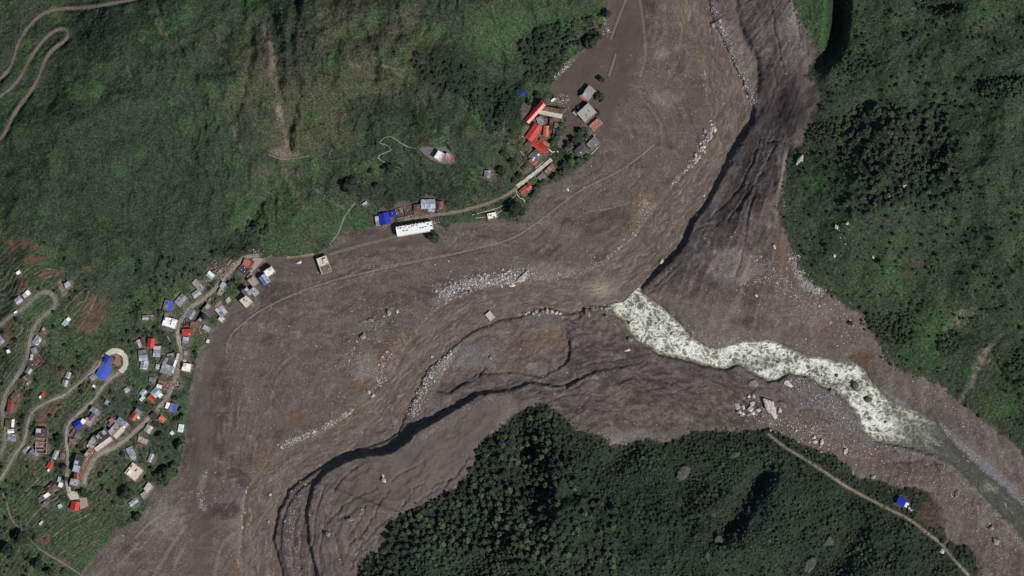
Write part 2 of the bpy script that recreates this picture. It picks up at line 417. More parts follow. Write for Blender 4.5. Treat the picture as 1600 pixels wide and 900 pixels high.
for key, (ln, wd, mt) in list(ROADS.items()) + list(PATHS.items()):
    fine = chaikin(ln, 2)
    # even spacing
    pts = [fine[0]]
    for a, b in zip(fine, fine[1:]):
        L = math.hypot(b[0] - a[0], b[1] - a[1]); k = max(1, int(L / 2.5))
        pts += [(a[0] + (b[0] - a[0]) * j / k, a[1] + (b[1] - a[1]) * j / k) for j in range(1, k + 1)]
    P = np.array(pts)
    zz = sampleZ(P[:, 0], P[:, 1])
    ker = np.ones(7) / 7
    zz = np.convolve(np.pad(zz, 3, mode='edge'), ker, mode='valid')
    prof[key] = (P, zz)
for key, (ln, wd, mt) in list(ROADS.items()) + list(PATHS.items()):
    P, zz = prof[key]
    D, T = linedist([tuple(p) for p in P], wd * 0.5 + 8)
    zr = np.interp(T, np.arange(len(zz)), zz)
    k = sstep(wd * 0.5 + 0.9, wd * 0.5 + (5 if wd > 3 else 2.5), D)
    Z = Z * k + (zr - 0.35) * (1 - k)

# ------------------------------------------------------------------ buildings: what stands where
# kind, u, v, length, depth (map units), angle of the length (degrees, counter-clockwise from east), height m, colours, label, options
HV = "houses of the hillside village"
UV_ = "buildings of the upper hamlet"
RH = "houses along the river road"
H = [
 # ---- terraces and west road
 ('shed', 31, 426, 6, 4.5, 35, 3, ['white'], "tiny white shed at the top corner of a dark ploughed plot", HV, {}),
 ('gable', 31, 469, 10.5, 9, 42, 3.4, ['palegrey', 'palegrey'], "pale grey tin house, lower half of the pair inside the grey road's top bend", HV, {}),
 ('shed', 43.5, 459.5, 11.5, 7, 42, 3.2, ['palegrey', 'white'], "pale tin shed, upper half of the pair inside the top bend of the grey road", HV, {}),
 ('flat', 107, 445, 8, 7, 30, 3.5, ['white', 'palegrey'], "small white block on the brown yard above the road's top bend", HV, {'room': 1}),
 ('shed', 108.2, 499, 5.5, 5.5, 50, 3, ['white'], "small white tin shed touching a pale blue one by the red plots", HV, {}),
 ('shed', 103, 505, 7.5, 7, 50, 3, ['paleblue'], "pale blue tin shed below the large red ploughed plots", HV, {}),
 ('gable', 2, 533, 11, 10, 40, 3.5, ['grey', 'palegrey'], "grey tin house cut by the west edge below the red strip", HV, {}),
 ('shed', 15, 548.5, 5, 5, 25, 2.6, ['whitegreen'], "tiny whitish shed alone in green west of the grey road", HV, {}),
 ('shed', 68, 517, 10, 4, 55, 2.8, ['rust', 'rust', 'palegrey'], "narrow rust red lean-to north of the grey gabled house", HV, {}),
 ('gable', 60, 532, 13, 10.5, 55, 4, ['grey', 'palegrey'], "grey gabled tin house east of the grey road with rusty annex", HV, {}),
 ('shed', 70, 534, 6, 5, 30, 2.8, ['brown'], "brown annex leaning on the east side of a grey gabled house", HV, {}),
 ('gable', 55, 548, 9.5, 8.5, -70, 3.6, ['grey', 'grey'], "blue grey tin house just above the rusty ruin by the road", HV, {}),
 ('shed', 51, 558, 8, 4, 78, 3, ['pinkwhite'], "narrow whitish slab roof beside the road at the rusty ruin", HV, {}),
 ('ruin', 59, 565, 17, 13, 35, 3, ['rust'], "collapsed rusty house full of debris by the grey road", HV, {}),
 ('gable', 47, 579, 8.5, 8, 60, 3.4, ['palegrey', 'grey'], "pale grey tin house below the rusty ruin", HV, {}),
 ('shed', 42, 591, 12, 8, 40, 3, ['darkbrown', 'brown', 'darkbrown'], "dark brown shed with mixed sheets above the red roofed barn", HV, {}),
 ('shed', 46.5, 598, 6, 4, 45, 2.6, ['grey'], "small grey lean-to on the low side of a dark brown shed", HV, {}),
 ('gable', 108, 586, 9.5, 7, 68, 3.4, ['palegrey', 'palegrey'], "pale tin house beside a small brown pond, upper of two", HV, {}),
 ('gable', 103, 598, 9.5, 8.5, 75, 3.4, ['palegrey', 'grey'], "pale tin house, lower of two west of the blue hall", HV, {}),
 ('shed', 68, 616, 6.5, 3.4, 55, 2.6, ['red'], "tiny red roofed shed in the trees between the two roads", HV, {}),
 ('shed', 64.5, 620, 3.6, 3, 55, 2.4, ['white'], "tiny white hut touching the tiny red shed", HV, {}),
 ('gable', 26, 619, 14, 11, 50, 3.5, ['rustdark', 'brown'], "dark rusty brown house behind the long red barn", HV, {}),
 ('gable', 18.5, 634, 20, 9.5, 82, 4, ['redrust', 'redrust'], "long rust red gabled barn beside the grey road", HV, {}),
 # blue hall and neighbours
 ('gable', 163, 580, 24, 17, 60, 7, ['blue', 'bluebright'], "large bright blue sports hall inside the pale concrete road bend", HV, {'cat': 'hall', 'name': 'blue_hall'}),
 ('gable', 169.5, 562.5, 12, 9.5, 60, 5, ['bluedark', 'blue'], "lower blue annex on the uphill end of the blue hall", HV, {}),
 ('gable', 147, 589, 9, 8, 42, 3.4, ['grey', 'palegrey'], "grey tin shed at the downhill end of the blue hall", HV, {}),
 ('shed', 148, 603, 4.5, 3, -30, 2.6, ['white'], "tiny white shed below the blue hall above the pale road", HV, {}),
 ('gable', 199, 609, 8, 7, 35, 3.2, ['palegrey', 'palegrey'], "pale tin shed alone in trees right of the brown field", HV, {}),
 # ---- north end of the main village road
 ('gable', 228, 496, 9.5, 6.5, 5, 3.2, ['palegrey', 'grey'], "grey tin house at the left end of the village's top row", HV, {}),
 ('ruin', 237, 495, 6, 5, 10, 2.6, ['pinkwhite'], "roofless whitish annex right of the grey house at the village's top left", HV, {}),
 ('gable', 263, 477, 15, 12.5, 75, 4.5, ['blue', 'grey'], "house with one blue and one grey roof slope, north of the white block", HV, {}),
 ('gable', 283, 469, 17, 11, 48, 4, ['grey', 'palegrey'], "long grey tin house right of the blue and grey one", HV, {}),
 ('shed', 261, 492, 7.5, 6.5, 80, 3, ['brown'], "brown grey shed between the blue roof and the white block", HV, {}),
 ('gable', 307, 459, 12, 8.5, 35, 3.8, ['palegreen', 'palegrey'], "pale greenish tin house above the road under the cream block", HV, {}),
 ('flat', 310, 446, 18, 8, -46, 5, ['cream', 'concrete'], "long narrow cream block with roof openings north of the road", HV, {'hole': 6}),
 ('gable', 329, 430, 11, 8.5, -40, 3.6, ['paleblue', 'white'], "pale blue white tin house high above the road", HV, {}),
 ('ruin', 336, 417, 12, 9, 30, 3, ['rust'], "reddish ruined house at the uphill end of the top row", HV, {}),
 ('ruin', 346, 425, 11, 8, 45, 3, ['pinkwhite'], "whitish roofless house above the road left of the red roof", HV, {}),
 ('ruin', 359, 411, 11, 6, 42, 2.6, ['concrete'], "grey broken walls along the uphill side of the road's top", HV, {}),
 ('flat', 349, 446, 8, 7.5, 55, 4, ['palegrey', 'palegrey'], "small pale flat roof below the road, upper of a pair", HV, {}),
 ('flat', 345.5, 456, 10.5, 8, 60, 4, ['concrete', 'concrete'], "pale concrete flat roof with a dark tank below the road", HV, {'tank': 1}),
 ('ruin', 328, 470, 10, 7, 40, 3, ['concrete'], "broken pale walls just uphill of a grey parapet roof", HV, {}),
 ('flat', 326, 484, 15, 14, -35, 7, ['concrete', 'greydark'], "square grey flat roofed house with pale parapet below the road", HV, {'room': 1, 'win': 1}),
 ('gable', 339, 474, 12, 10, 50, 4, ['brown', 'brown'], "brown grey tin roof between the grey parapet house and a tiny pale hut", HV, {}),
 ('shed', 357, 469, 7.5, 6, 40, 3, ['palegreen'], "pale greenish hut at the mud edge near the road's upper end", HV, {}),
 ('flat', 346, 486, 15, 12, -50, 6, ['pinkwhite', 'pinkwhite'], "pinkish white house with blue patch at the edge of the mud", HV, {'room': 1, 'patch': 'bluepale'}),
 ('flat', 346.5, 498.5, 8, 7, -40, 4, ['cream', 'cream'], "small cream block, lowest on the mud edge below a pinkish house", HV, {}),
 ('gable', 299, 491, 14.5, 9.5, 58, 4, ['grey', 'grey'], "grey gabled tin house hard against the road's downhill side", HV, {}),
 ('flat', 266, 504, 20, 13, -17, 8, ['white', 'white'], "big bright white flat roofed building left of the main road", HV, {'room': 2, 'win': 1, 'hole': 2}),
 ('ruin', 291, 503, 13, 9, 25, 3.5, ['darkbrown'], "dark ruined house between the white block and a grey gable", HV, {}),
 ('gable', 304, 507, 12.5, 8, -5, 3.6, ['rust', 'rustpale'], "faded rust roof right above the bright red one", HV, {}),
 ('flat', 314, 503, 11, 8, -42, 4, ['concrete', 'greydark'], "grey jumbled flat roof near the mud right of the rust roof", HV, {'room': 1}),
 ('shed', 323, 513, 10.5, 6.5, -30, 3.2, ['palegrey', 'paleblue'], "pale grey tin roof at the mud edge beside the flat pond field", HV, {}),
 ('gable', 292.5, 519, 14.5, 9.5, 2, 5, ['red', 'redbright'], "bright red roofed house right of the road beside the pond field", HV, {}),
 ('shed', 290, 534, 14, 9, 82, 3, ['greydark', 'grey', 'palegrey'], "long grey sheet roof below the bright red house", HV, {}),
 ('gable', 236, 536, 14, 10.5, 80, 5, ['redbright', 'red'], "bright orange red house among trees left of the road", HV, {}),
 ('shed', 218.5, 537, 14, 12, 20, 3.2, ['darkbrown', 'palegrey', 'rustdark'], "patchwork dark and white roof left of the orange red house", HV, {}),
 ('gable', 223, 551, 11.5, 8, 5, 3.4, ['greydark', 'grey'], "dull grey tin roof, top of a column of three", HV, {}),
 ('gable', 224.5, 559, 13, 9, 5, 3.6, ['paleblue', 'palegrey'], "pale blue tin roof, middle of a column of three", HV, {}),
 ('gable', 226, 570, 13, 11, 82, 3.8, ['palegrey', 'paleblue'], "pale roof with a white strip, lowest of a column of three", HV, {'ridge': 'white'}),
 ('shed', 245.5, 549, 16, 10, 86, 3.2, ['palegrey', 'grey', 'palegrey'], "long pale sheet roof in a grid right below the orange red house", HV, {}),
 ('shed', 246.5, 573, 7.5, 5, 85, 2.6, ['palecyan'], "small pale cyan tin hut left of the grey double house", HV, {}),
 ('gable', 256.5, 563.5, 11.5, 9.5, 65, 3.6, ['grey', 'greydark'], "grey tin roof, left one above a wide grey double house", HV, {}),
 ('shed', 267.5, 563, 12, 10, 60, 3.4, ['darkbrown', 'greydark'], "very dark roof left of the white roadside walls", HV, {}),
 ('gable', 261, 577, 17, 14.5, -20, 4, ['grey', 'palegrey'], "wide grey double house with pale patches left of the road", HV, {}),
 ('shed', 266.5, 555, 9, 5, 10, 2.8, ['grey'], "small grey shed on top of the dark roof beside the road", HV, {}),
 ('shed', 277.3, 558, 10.5, 3.6, 76, 3.4, ['cream'], "narrow cream roadside slab, highest of three in line", HV, {}),
 ('shed', 274, 568, 10, 3.6, 70, 3.4, ['white'], "narrow white roadside slab, middle of three in line", HV, {}),
 ('shed', 270.8, 578, 10, 3.6, 66, 3.4, ['pinkwhite'], "narrow pinkish roadside slab, lowest of three in line", HV, {}),
 ('flat', 292, 574, 13, 11.5, -12, 7, ['cream', 'white'], "cream white flat roofed house alone right of the road", HV, {'room': 1, 'win': 1}),
 ('shed', 290.5, 555, 13, 6.5, 88, 3, ['greydark', 'grey'], "narrow grey shed right of the road under trees", HV, {}),
 ('shed', 288.5, 564, 7, 4.5, 70, 3, ['pinkwhite'], "small pinkish slab just above the cream white block", HV, {}),
 ('gable', 238.5, 592.5, 10, 6.5, -10, 3, ['greengrey', 'greengrey'], "dim green grey tin roof half hidden in trees", HV, {}),
 ('gable', 254, 598.5, 13, 7.5, -22, 3.8, ['rust', 'rustpale'], "red brown roof above the pale cyan roofs", HV, {}),
 ('shed', 249, 604, 7.5, 5, -20, 3, ['white'], "white sheet roof wedged under the red brown one", HV, {}),
 ('gable', 244, 613, 13, 11.5, 45, 4, ['palecyan', 'palecyan'], "pale cyan tin house above a red orange roof", HV, {}),
 ('shed', 251, 618, 6.5, 5, 45, 3, ['white'], "white slab on the road side of the pale cyan house", HV, {}),
 ('gable', 237, 622, 10.5, 8.5, -40, 4, ['redpale', 'red'], "red orange roof attached below the pale cyan house", HV, {}),
 ('gable', 224, 613, 9.5, 8, 50, 3.4, ['palecyan', 'paleblue'], "pale blue green roof above a narrow white one in trees", HV, {}),
 ('shed', 222.5, 622.5, 7.5, 4.5, 50, 2.8, ['whitegreen'], "narrow white roof below the pale blue green one", HV, {}),
 ('ruin', 278.5, 599, 14, 7, 62, 3, ['concrete'], "broken grey house right of the road above the blue roof", HV, {}),
 ('ruin', 263, 604, 13, 6, 55, 2, ['pinkwhite'], "pinkish rubble of a flattened house beside the road", HV, {}),
 ('shed', 325, 533, 5, 4.5, 70, 3, ['cream'], "tiny cream hut standing at the mud edge below the pond field", HV, {}),
 # ---- south part
 ('shed', 14.5, 661, 11.5, 8, 86, 3.2, ['darkbrown', 'rustdark'], "dark brown shed by the grey road with a white strip roof", HV, {}),
 ('shed', 22, 661, 11.5, 4, 86, 3, ['white'], "white strip roof along the dark brown shed by the west road", HV, {}),
 ('gable', 18.5, 673, 9.5, 6, 5, 3.2, ['white', 'whitegreen'], "white roof between a dark brown shed and a blue grey one", HV, {}),
 ('gable', 20, 683, 13, 10.5, -8, 3.6, ['grey', 'bluegrey'], "blue grey patched house, lowest by the west road", HV, {}),
 ('flat', 66, 676, 16.5, 13.5, -3, 8, ['brown', 'darkpurple'], "dark flat roof of the unfinished block below the orange terrace", HV, {'room': 1, 'win': 1}),
 ('ruin', 65.5, 696, 22, 16.5, 86, 6, ['creamwall'], "roofless cream storey full of brick rubble under the dark flat roof", HV, {'big': 1}),
 ('gable', 42, 701, 13, 6, 48, 3, ['bluegrey', 'grey'], "narrow blue grey roof between the dirt road and the cream ruin", HV, {}),
 ('gable', 53.5, 709, 13, 11, -42, 3.6, ['purplegrey', 'bluegrey'], "purple grey roof right of the narrow blue grey one", HV, {}),
 ('gable', 88, 710, 13.5, 6.5, 66, 3.2, ['palecyan', 'palegreen'], "narrow pale cyan roof above the small red one", HV, {}),
 ('gable', 98.5, 712, 10, 6.5, 85, 3.2, ['brown', 'rustpale'], "brown pink roof left of the narrow road", HV, {}),
 ('gable', 79, 727, 9.5, 8, 65, 3.6, ['red', 'redbright'], "small bright red roof standing alone in the fields", HV, {}),
 ('shed', 77, 734.5, 3.4, 3, 60, 2.4, ['white'], "tiny white hut at the foot of the small red roof", HV, {}),
 ('shed', 82, 720.5, 5, 4, 60, 2.6, ['brown'], "tiny brown hut between the red roof and the cyan one", HV, {}),
 ('gable', 123, 663, 11.5, 11, 35, 4.5, ['bluedeep', 'bluedeep'], "deep blue house beside the curving road in the lower village", HV, {}),
 ('flat', 131, 658, 6.5, 5.5, 50, 5, ['white', 'white'], "white tower room attached to the deep blue house", HV, {}),
 ('flat', 139.5, 659, 12.5, 9, -35, 4, ['concretewarm', 'concretewarm'], "beige flat roof right of the white tower room", HV, {}),
 ('shed', 115, 675, 9, 4, 60, 3, ['greydark'], "narrow dark shed in the shade below the deep blue house", HV, {}),
 ('shed', 122, 679, 10, 7, 65, 3, ['brown', 'greydark'], "brown grey shed two steps below the deep blue house", HV, {}),
 ('shed', 114.5, 689, 9.5, 8, -5, 2.6, ['plank', 'brown', 'plank'], "brown board roof beside the narrow road", HV, {}),
 ('gable', 150, 642, 15, 8, -35, 4, ['bluegrey', 'grey'], "blue grey roof, higher of two above the deep blue house", HV, {}),
 ('gable', 146, 651.5, 13, 9, 50, 4, ['purplegrey', 'brown'], "purple brown roof stepping down from the blue grey one", HV, {}),
 ('shed', 168, 628, 6, 5, 60, 2.8, ['bluegrey'], "small blue grey shed in trees under the brown field", HV, {}),
 ('gable', 176, 661, 14, 5.5, 42, 4, ['bluegrey', 'grey'], "narrow slate coloured roof with a red cap behind the terrace row", HV, {}),
 ('flat', 175, 656.5, 6, 5, 40, 5, ['redpale', 'redpale'], "small pale red roof at the top of the terrace row", HV, {}),
 ('flat', 179, 671, 17, 10, 46, 8, ['pinkconc', 'pinkconc'], "pinkish concrete flat roof in the middle of the terrace row", HV, {'room': 1, 'tank': 1}),
 ('flat', 187, 676, 18, 8, 46, 7, ['creamwall', 'cream'], "cream flat roof with parapet on the road side of the row", HV, {}),
 ('gable', 189, 660, 13, 11, -40, 5, ['grey', 'bluegrey'], "blue grey tin roof at the upper end of the terrace row", HV, {}),
 ('shed', 195.5, 665.5, 12, 6, 45, 4, ['white', 'palegrey'], "whitish tin roof at the very top end of the terrace row", HV, {}),
 ('flat', 161, 681, 21, 14, 36, 7, ['concrete', 'charcoal'], "big dark flat roof court in the terrace row", HV, {'room': 2, 'hole': 1}),
 ('flat', 163, 694, 31, 7.5, 36, 6, ['creamwall', 'cream'], "long cream terrace roof running along the village road", HV, {'win': 1}),
 ('flat', 147, 688, 13, 9, 50, 6, ['pinkconc', 'concrete'], "mixed pink and grey roof left of the dark court", HV, {'room': 1}),
 ('gable', 142, 697, 9.5, 7.5, -45, 5, ['paleblue', 'palegrey'], "pale blue roof between the dark court and brick patchwork roof", HV, {}),
 ('flat', 141, 707.5, 15, 10, 50, 6, ['brickpink', 'brickpink'], "pink brown patchwork roof at the bend of the village road", HV, {'room': 1, 'hole': 2}),
 ('flat', 124.5, 719, 15, 11.5, 72, 6.5, ['concrete', 'charcoal'], "dark flat roof at the upper end of the lower block", HV, {'room': 1}),
 ('flat', 135.5, 722, 22, 7, 70, 6, ['brickpink', 'rustpale'], "long rusty pink roof strip along the road above the junction", HV, {'hole': 3}),
 ('flat', 121, 731.5, 10.5, 10, 75, 6, ['palegrey', 'paleblue'], "pale blue white flat roof in the middle of the lower block", HV, {}),
 ('gable', 122.5, 742.5, 12, 11, 82, 6, ['redrust', 'redrust'], "rusty red striped roof near the junction", HV, {'ridge': 'pinkwhite'}),
 ('flat', 117.5, 753, 12.5, 9, -12, 6, ['palegrey', 'palegrey'], "pale grey roof with white rim closest to the road junction", HV, {'room': 1, 'tank': 1}),
 ('gable', 118, 790, 13, 13, 78, 5, ['redbright', 'red'], "square bright red house at the south end of the village", HV, {'name': 'red_house'}),
 ('gable', 81, 761, 16.5, 11, 42, 4, ['darkpurple', 'rustdark'], "large dark brown roof left of the bright white hut", HV, {}),
 ('shed', 74, 773.5, 9, 5.5, 38, 3, ['white'], "white sheet roof below the large dark brown roof", HV, {}),
 ('shed', 66, 776, 9, 4.5, 45, 2.6, ['greydark'], "narrow dark shed left of the white sheet roof", HV, {}),
 ('shed', 95.5, 757, 6.5, 6, 70, 3.2, ['white'], "bright white square hut beside the road junction", HV, {}),
 ('shed', 93.5, 748.5, 8, 4.5, 75, 3, ['paleblue'], "pale blue hut just above the bright white one", HV, {}),
 ('shed', 72, 787, 7.5, 6.5, -30, 3, ['purplegrey'], "small purple grey hut in the terraced fields", HV, {}),
 ('shed', 94.5, 790.5, 6, 5.5, 25, 3, ['palecyan'], "small pale cyan hut left of the square red house", HV, {}),
 ('shed', 64, 818, 4.2, 3.6, 40, 2.4, ['palegrey'], "tiny grey field hut, lower of two in the terraces", HV, {}),
 ('shed', 66.5, 815, 3.6, 3.2, 40, 2.4, ['palegreen'], "tiny greenish field hut, upper of two in the terraces", HV, {}),
 ('gable', 270, 637, 13, 10.5, 75, 4.5, ['blue', 'bluegrey'], "blue roofed house right of the village road near the mud", HV, {}),
 ('shed', 262, 633.5, 9, 5, 70, 3.2, ['white'], "pale slab attached on the left of the blue roofed house", HV, {}),
 ('gable', 210, 650, 11, 9, 55, 4, ['redpale', 'red'], "faded red roof with a grey neighbour left of the village road", HV, {}),
 ('gable', 216, 644, 10, 8, -35, 3.6, ['grey', 'bluegrey'], "grey roof joined to the upper side of a faded red one", HV, {}),
 ('shed', 216.8, 652, 4.5, 3, -45, 2.6, ['white'], "tiny white roof beside the faded red roof", HV, {}),
 ('flat', 241, 650, 9.5, 9, 35, 4, ['charcoal', 'charcoal'], "black square roof standing in the road's edge", HV, {}),
 ('gable', 253.5, 655, 9.5, 8.5, -38, 4.2, ['redpale', 'orange'], "orange red roof with pale rim below the black one", HV, {'ridge': 'cream'}),
 ('gable', 232.5, 670, 11, 10, 60, 4, ['palegrey', 'palegreen'], "pale grey tin roof, higher of two right of the road bend", HV, {}),
 ('gable', 223.5, 688, 14.5, 7.5, -22, 3.6, ['concretewarm', 'pinkwhite'], "beige grey roof below a dark one right of the road bend", HV, {}),
 ('shed', 222.5, 679, 11, 9, 40, 3.2, ['greydark', 'darkbrown'], "dark grey roof squeezed between pale and beige ones", HV, {}),
 ('shed', 283, 669, 11.5, 8, 80, 3, ['whitegreen'], "pale greenish white hut at the mud edge above the round tree", HV, {}),
 ('shed', 269, 676.5, 5, 5, 50, 2.4, ['whitegreen'], "tiny whitish hut in bushes left of the round tree", HV, {}),
 ('gable', 205, 706, 15, 10, -62, 4, ['paleblue', 'bluegrey'], "long pale blue house with a darker upper end above the cream block", HV, {}),
 ('shed', 209, 715, 7, 6, -25, 3, ['palegrey'], "pale shed at the low end of the long pale blue house", HV, {}),
 ('gable', 236, 715, 13, 6, 66, 3.2, ['palegrey', 'palegreen'], "narrow pale tin roof between bushes above the big tree clump", HV, {}),
 ('flat', 210, 737, 20, 19, -38, 8, ['cream', 'cream'], "large square cream block with roof rooms standing alone", HV, {'room': 3, 'win': 1, 'hole': 2, 'name': 'cream_block'}),
 ('flat', 232, 762, 12, 10, 48, 4, ['pinkwhite', 'pinkwhite'], "pinkish white block at the corner of the mud", HV, {'room': 1}),
 ('flat', 226, 773, 9.5, 8, 35, 4, ['palegrey', 'concrete'], "grey and white block below the pinkish one at the mud corner", HV, {}),
 ('gable', 209, 784.5, 14, 7, 35, 3.2, ['paleblue', 'palecyan'], "pale blue shed by the dark green pool", HV, {}),
 # ---- buildings standing in the mud
 ('flat', 381, 421, 14, 13, 50, 5, ['concrete', 'charcoal'], "dark grey court building under the round red roof", HV, {'hole': 3}),
 ('flat', 386, 411, 11, 10, -25, 5, ['red', 'redpale'], "faded red flat roof beside the tan forecourt", HV, {}),
 ('flat', 385, 471, 15, 13, -48, 7, ['creamwall', 'cream'], "cream flat roof, lowest of the stepped block in the mud", RH, {'room': 1, 'hole': 3}),
 ('flat', 386, 456.5, 13, 10, -48, 8, ['concrete', 'greydark'], "grey cluttered roof above the cream one in the mud", RH, {'room': 2}),
 ('flat', 398, 456, 13, 9, -48, 6, ['concrete', 'palegrey'], "dark and pale roof on the mud side of the stepped block", RH, {'hole': 3}),
 ('flat', 396, 440, 14, 11, -48, 6, ['concretewarm', 'concretewarm'], "tan flat roof at the uphill end of the stepped block", RH, {'room': 1}),
 ('flat', 392, 432, 8, 7, 45, 4, ['concretewarm', 'pinkwhite'], "small tan roof squeezed behind the tan forecourt", RH, {}),
 ('gable', 413.5, 437, 15, 11.5, -52, 7, ['bluepale', 'palegrey'], "house half pale and half blue standing in the mud", RH, {}),
 ('flat', 421, 424.5, 14, 11, 33, 7, ['cream', 'white'], "white cream flat roof right above the half blue house", RH, {'room': 2, 'hole': 3}),
 ('flat', 506.5, 414, 24, 15, -70, 6, ['cream', 'cream'], "lone cream block with white roof room buried in the mud plain", RH, {'room': 1, 'hole': 2, 'court': 1}),
 ('flat', 648, 358, 57, 15, 9.5, 9, ['white', 'white'], "very long white flat roofed building by the mud", RH, {'long': 1, 'win': 1, 'name': 'white_long_building'}),
 ('gable', 601, 341.5, 17, 16, 100, 5.5, ['bluedeep', 'bluedeep'], "bright blue house at the left end of the river road", RH, {'half': 1}),
 ('shed', 591, 345, 14, 8, 100, 4.5, ['grey', 'palegrey'], "grey white half attached left of the bright blue house", RH, {}),
 ('shed', 614, 334.5, 9, 7.5, -80, 3, ['bluedeep'], "small blue shed between the blue house and the ruined row", RH, {}),
 ('ruin', 633, 331, 27, 14, 12, 3.6, ['brown'], "long roofless brown row house above the river road", RH, {'big': 1}),
 ('shed', 653, 324.5, 12, 10, 5, 3.6, ['rustdark', 'rust'], "dark rust roof between the ruined row and silver roof", RH, {}),
 ('gable', 669, 319, 21, 14, 2, 4.5, ['silver', 'silver'], "silver tin roof, largest of the row above the road", RH, {}),
 ('shed', 664.5, 330, 8.5, 4.5, 0, 3, ['rustdark'], "small rusty porch below the silver roof's left end", RH, {}),
 ('shed', 674, 329, 9.5, 3.6, -3, 3, ['palegrey'], "pale porch under the right end of the silver roof", RH, {}),
 ('gable', 686, 321, 13, 12, 85, 4, ['rust', 'rustdark'], "rust red roof at the right end of the road row", RH, {}),
 ('shed', 570.5, 318, 7.5, 4, 35, 2.6, ['palegrey'], "tiny pale hut alone on the green slope above the blue house", RH, {}),
 ('flat', 769, 337, 13, 8, 12, 3, ['cream', 'white'], "white patched slab hut on the grass by the big dark tree", RH, {'hole': 4}),
 ('gable', 761.5, 272, 11, 9, 85, 3.4, ['bluegrey', 'grey'], "grey tin hut on a brown clearing up the slope", RH, {}),
 ('flat', 686.5, 243.5, 12, 11, 60, 5, ['white', 'cream'], "white block inside the walled triangular yard", RH, {'room': 2, 'hole': 2}),
 ('flat', 701, 246, 12, 9, -35, 3.5, ['pinkred', 'pinkred'], "pink red roof at the right end of the walled yard", RH, {'room': 1}),
 # ---- upper hamlet
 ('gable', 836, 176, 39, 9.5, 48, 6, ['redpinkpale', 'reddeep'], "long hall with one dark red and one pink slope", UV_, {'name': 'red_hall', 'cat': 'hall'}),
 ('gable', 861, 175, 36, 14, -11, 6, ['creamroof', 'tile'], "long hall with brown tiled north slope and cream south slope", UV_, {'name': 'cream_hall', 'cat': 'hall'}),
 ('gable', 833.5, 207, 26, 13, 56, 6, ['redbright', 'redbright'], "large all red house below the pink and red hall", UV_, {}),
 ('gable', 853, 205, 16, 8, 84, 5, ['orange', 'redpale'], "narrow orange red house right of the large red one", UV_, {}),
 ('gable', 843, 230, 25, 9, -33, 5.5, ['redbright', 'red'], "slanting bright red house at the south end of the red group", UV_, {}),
 ('shed', 850.5, 222.5, 17, 5, -32, 4.5, ['red', 'redpale'], "narrow red strip roof along the slanting red house", UV_, {}),
 ('shed', 825, 225.5, 10, 7, 45, 3, ['rustdark'], "dark rust lean-to at the low end of the large red house", UV_, {}),
 ('shed', 861, 192, 14, 5.5, 80, 3.6, ['reddark', 'rustdark'], "dark red roof under the cream hall's right half", UV_, {}),
 ('shed', 868, 200, 16, 5, 80, 3, ['greydark'], "dull grey roof right of the dark red one", UV_, {}),
 ('shed', 844, 189, 12, 9, -62, 3, ['slat', 'slat'], "grey roof of pale stripes between two red halls", UV_, {}),
 ('flat', 920, 146, 19, 14, 52, 6, ['concrete', 'concrete'], "grey concrete roof with a red corner in the mud", UV_, {'room': 1}),
 ('shed', 911.5, 151.5, 10, 7, -40, 5, ['redpale'], "faded red corner roof on the grey concrete house", UV_, {}),
 ('flat', 917, 176.5, 22, 18, 42, 8, ['cream', 'concretepale'], "big pale square roof with two dark holes in the mud", UV_, {'hole': 3, 'win': 1, 'room': 0}),
 ('ruin', 903.5, 171, 7.5, 6, 42, 4, ['palegrey'], "open black framed annex left of the big pale square roof", UV_, {}),
 ('shed', 899, 176.5, 7, 5.5, -40, 3, ['palegrey'], "small pale hut left of the big pale square roof", UV_, {}),
 ('shed', 931, 195, 18, 11.5, 42, 4, ['rustpale', 'redpale', 'rustpale'], "patched rusty pink roof below the big pale square one", UV_, {}),
 ('gable', 927, 224, 17, 13, 45, 4.5, ['greydark', 'concrete'], "large grey roof at the lower right of the hamlet", UV_, {}),
 ('gable', 907, 235, 16, 12, 40, 4, ['charcoal', 'greydark'], "dark roof among trees left of the large grey one", UV_, {}),
 ('gable', 890, 232, 12, 10, 40, 3.5, ['darkbrown', 'greydark'], "dark brown roof sunk in trees above the concrete causeway", UV_, {}),
 ('gable', 836, 243.5, 17, 13, 42, 4.5, ['greydark', 'purplegrey'], "grey roof with white water tanks below the red group", UV_, {'tankw': 2}),
 ('shed', 833.5, 252, 12, 7, -38, 4, ['redpale'], "red corner roof joined to the grey roof with white tanks", UV_, {}),
 ('gable', 818.5, 297, 12.5, 8, 42, 4, ['red', 'redpale'], "red roof at the lower end of the concrete causeway", UV_, {}),
 ('gable', 825.5, 292.5, 8.5, 8, 50, 3.6, ['redpale', 'red'], "smaller red roof joined right of the causeway's red roof", UV_, {}),
 ('shed', 858.5, 264, 16, 6.5, 43, 3.4, ['brown', 'rustpale', 'brown'], "long brown shed below the concrete causeway", UV_, {}),
 ('shed', 846.5, 276, 11, 8, 43, 3.2, ['purplegrey'], "dark grey shed downhill of the long brown shed", UV_, {}),
 ('gable', 821, 262, 11, 8, 45, 3.4, ['charcoal', 'darkbrown'], "dark roof in trees uphill of the concrete causeway", UV_, {}),
 # ---- others
 ('gable', 1408, 784, 13, 12, -25, 4.5, ['bluedeep', 'bluedeep'], "lone deep blue house beside the forest track", None, {}),
 ('shed', 1416.5, 789, 7, 5, 70, 3.2, ['white'], "white annex on the right side of the lone deep blue house", None, {}),
 ('shed', 1421.5, 795, 7.5, 3.4, -40, 2.6, ['whitegreen'], "tiny white lean-to beyond the annex of the lone blue house", None, {}),
 ('flat', 766, 494, 12.5, 8.5, -50, 3.5, ['cream', 'pinkwhite'], "cream house stranded alone in the brown river", None, {'river': 1}),
]

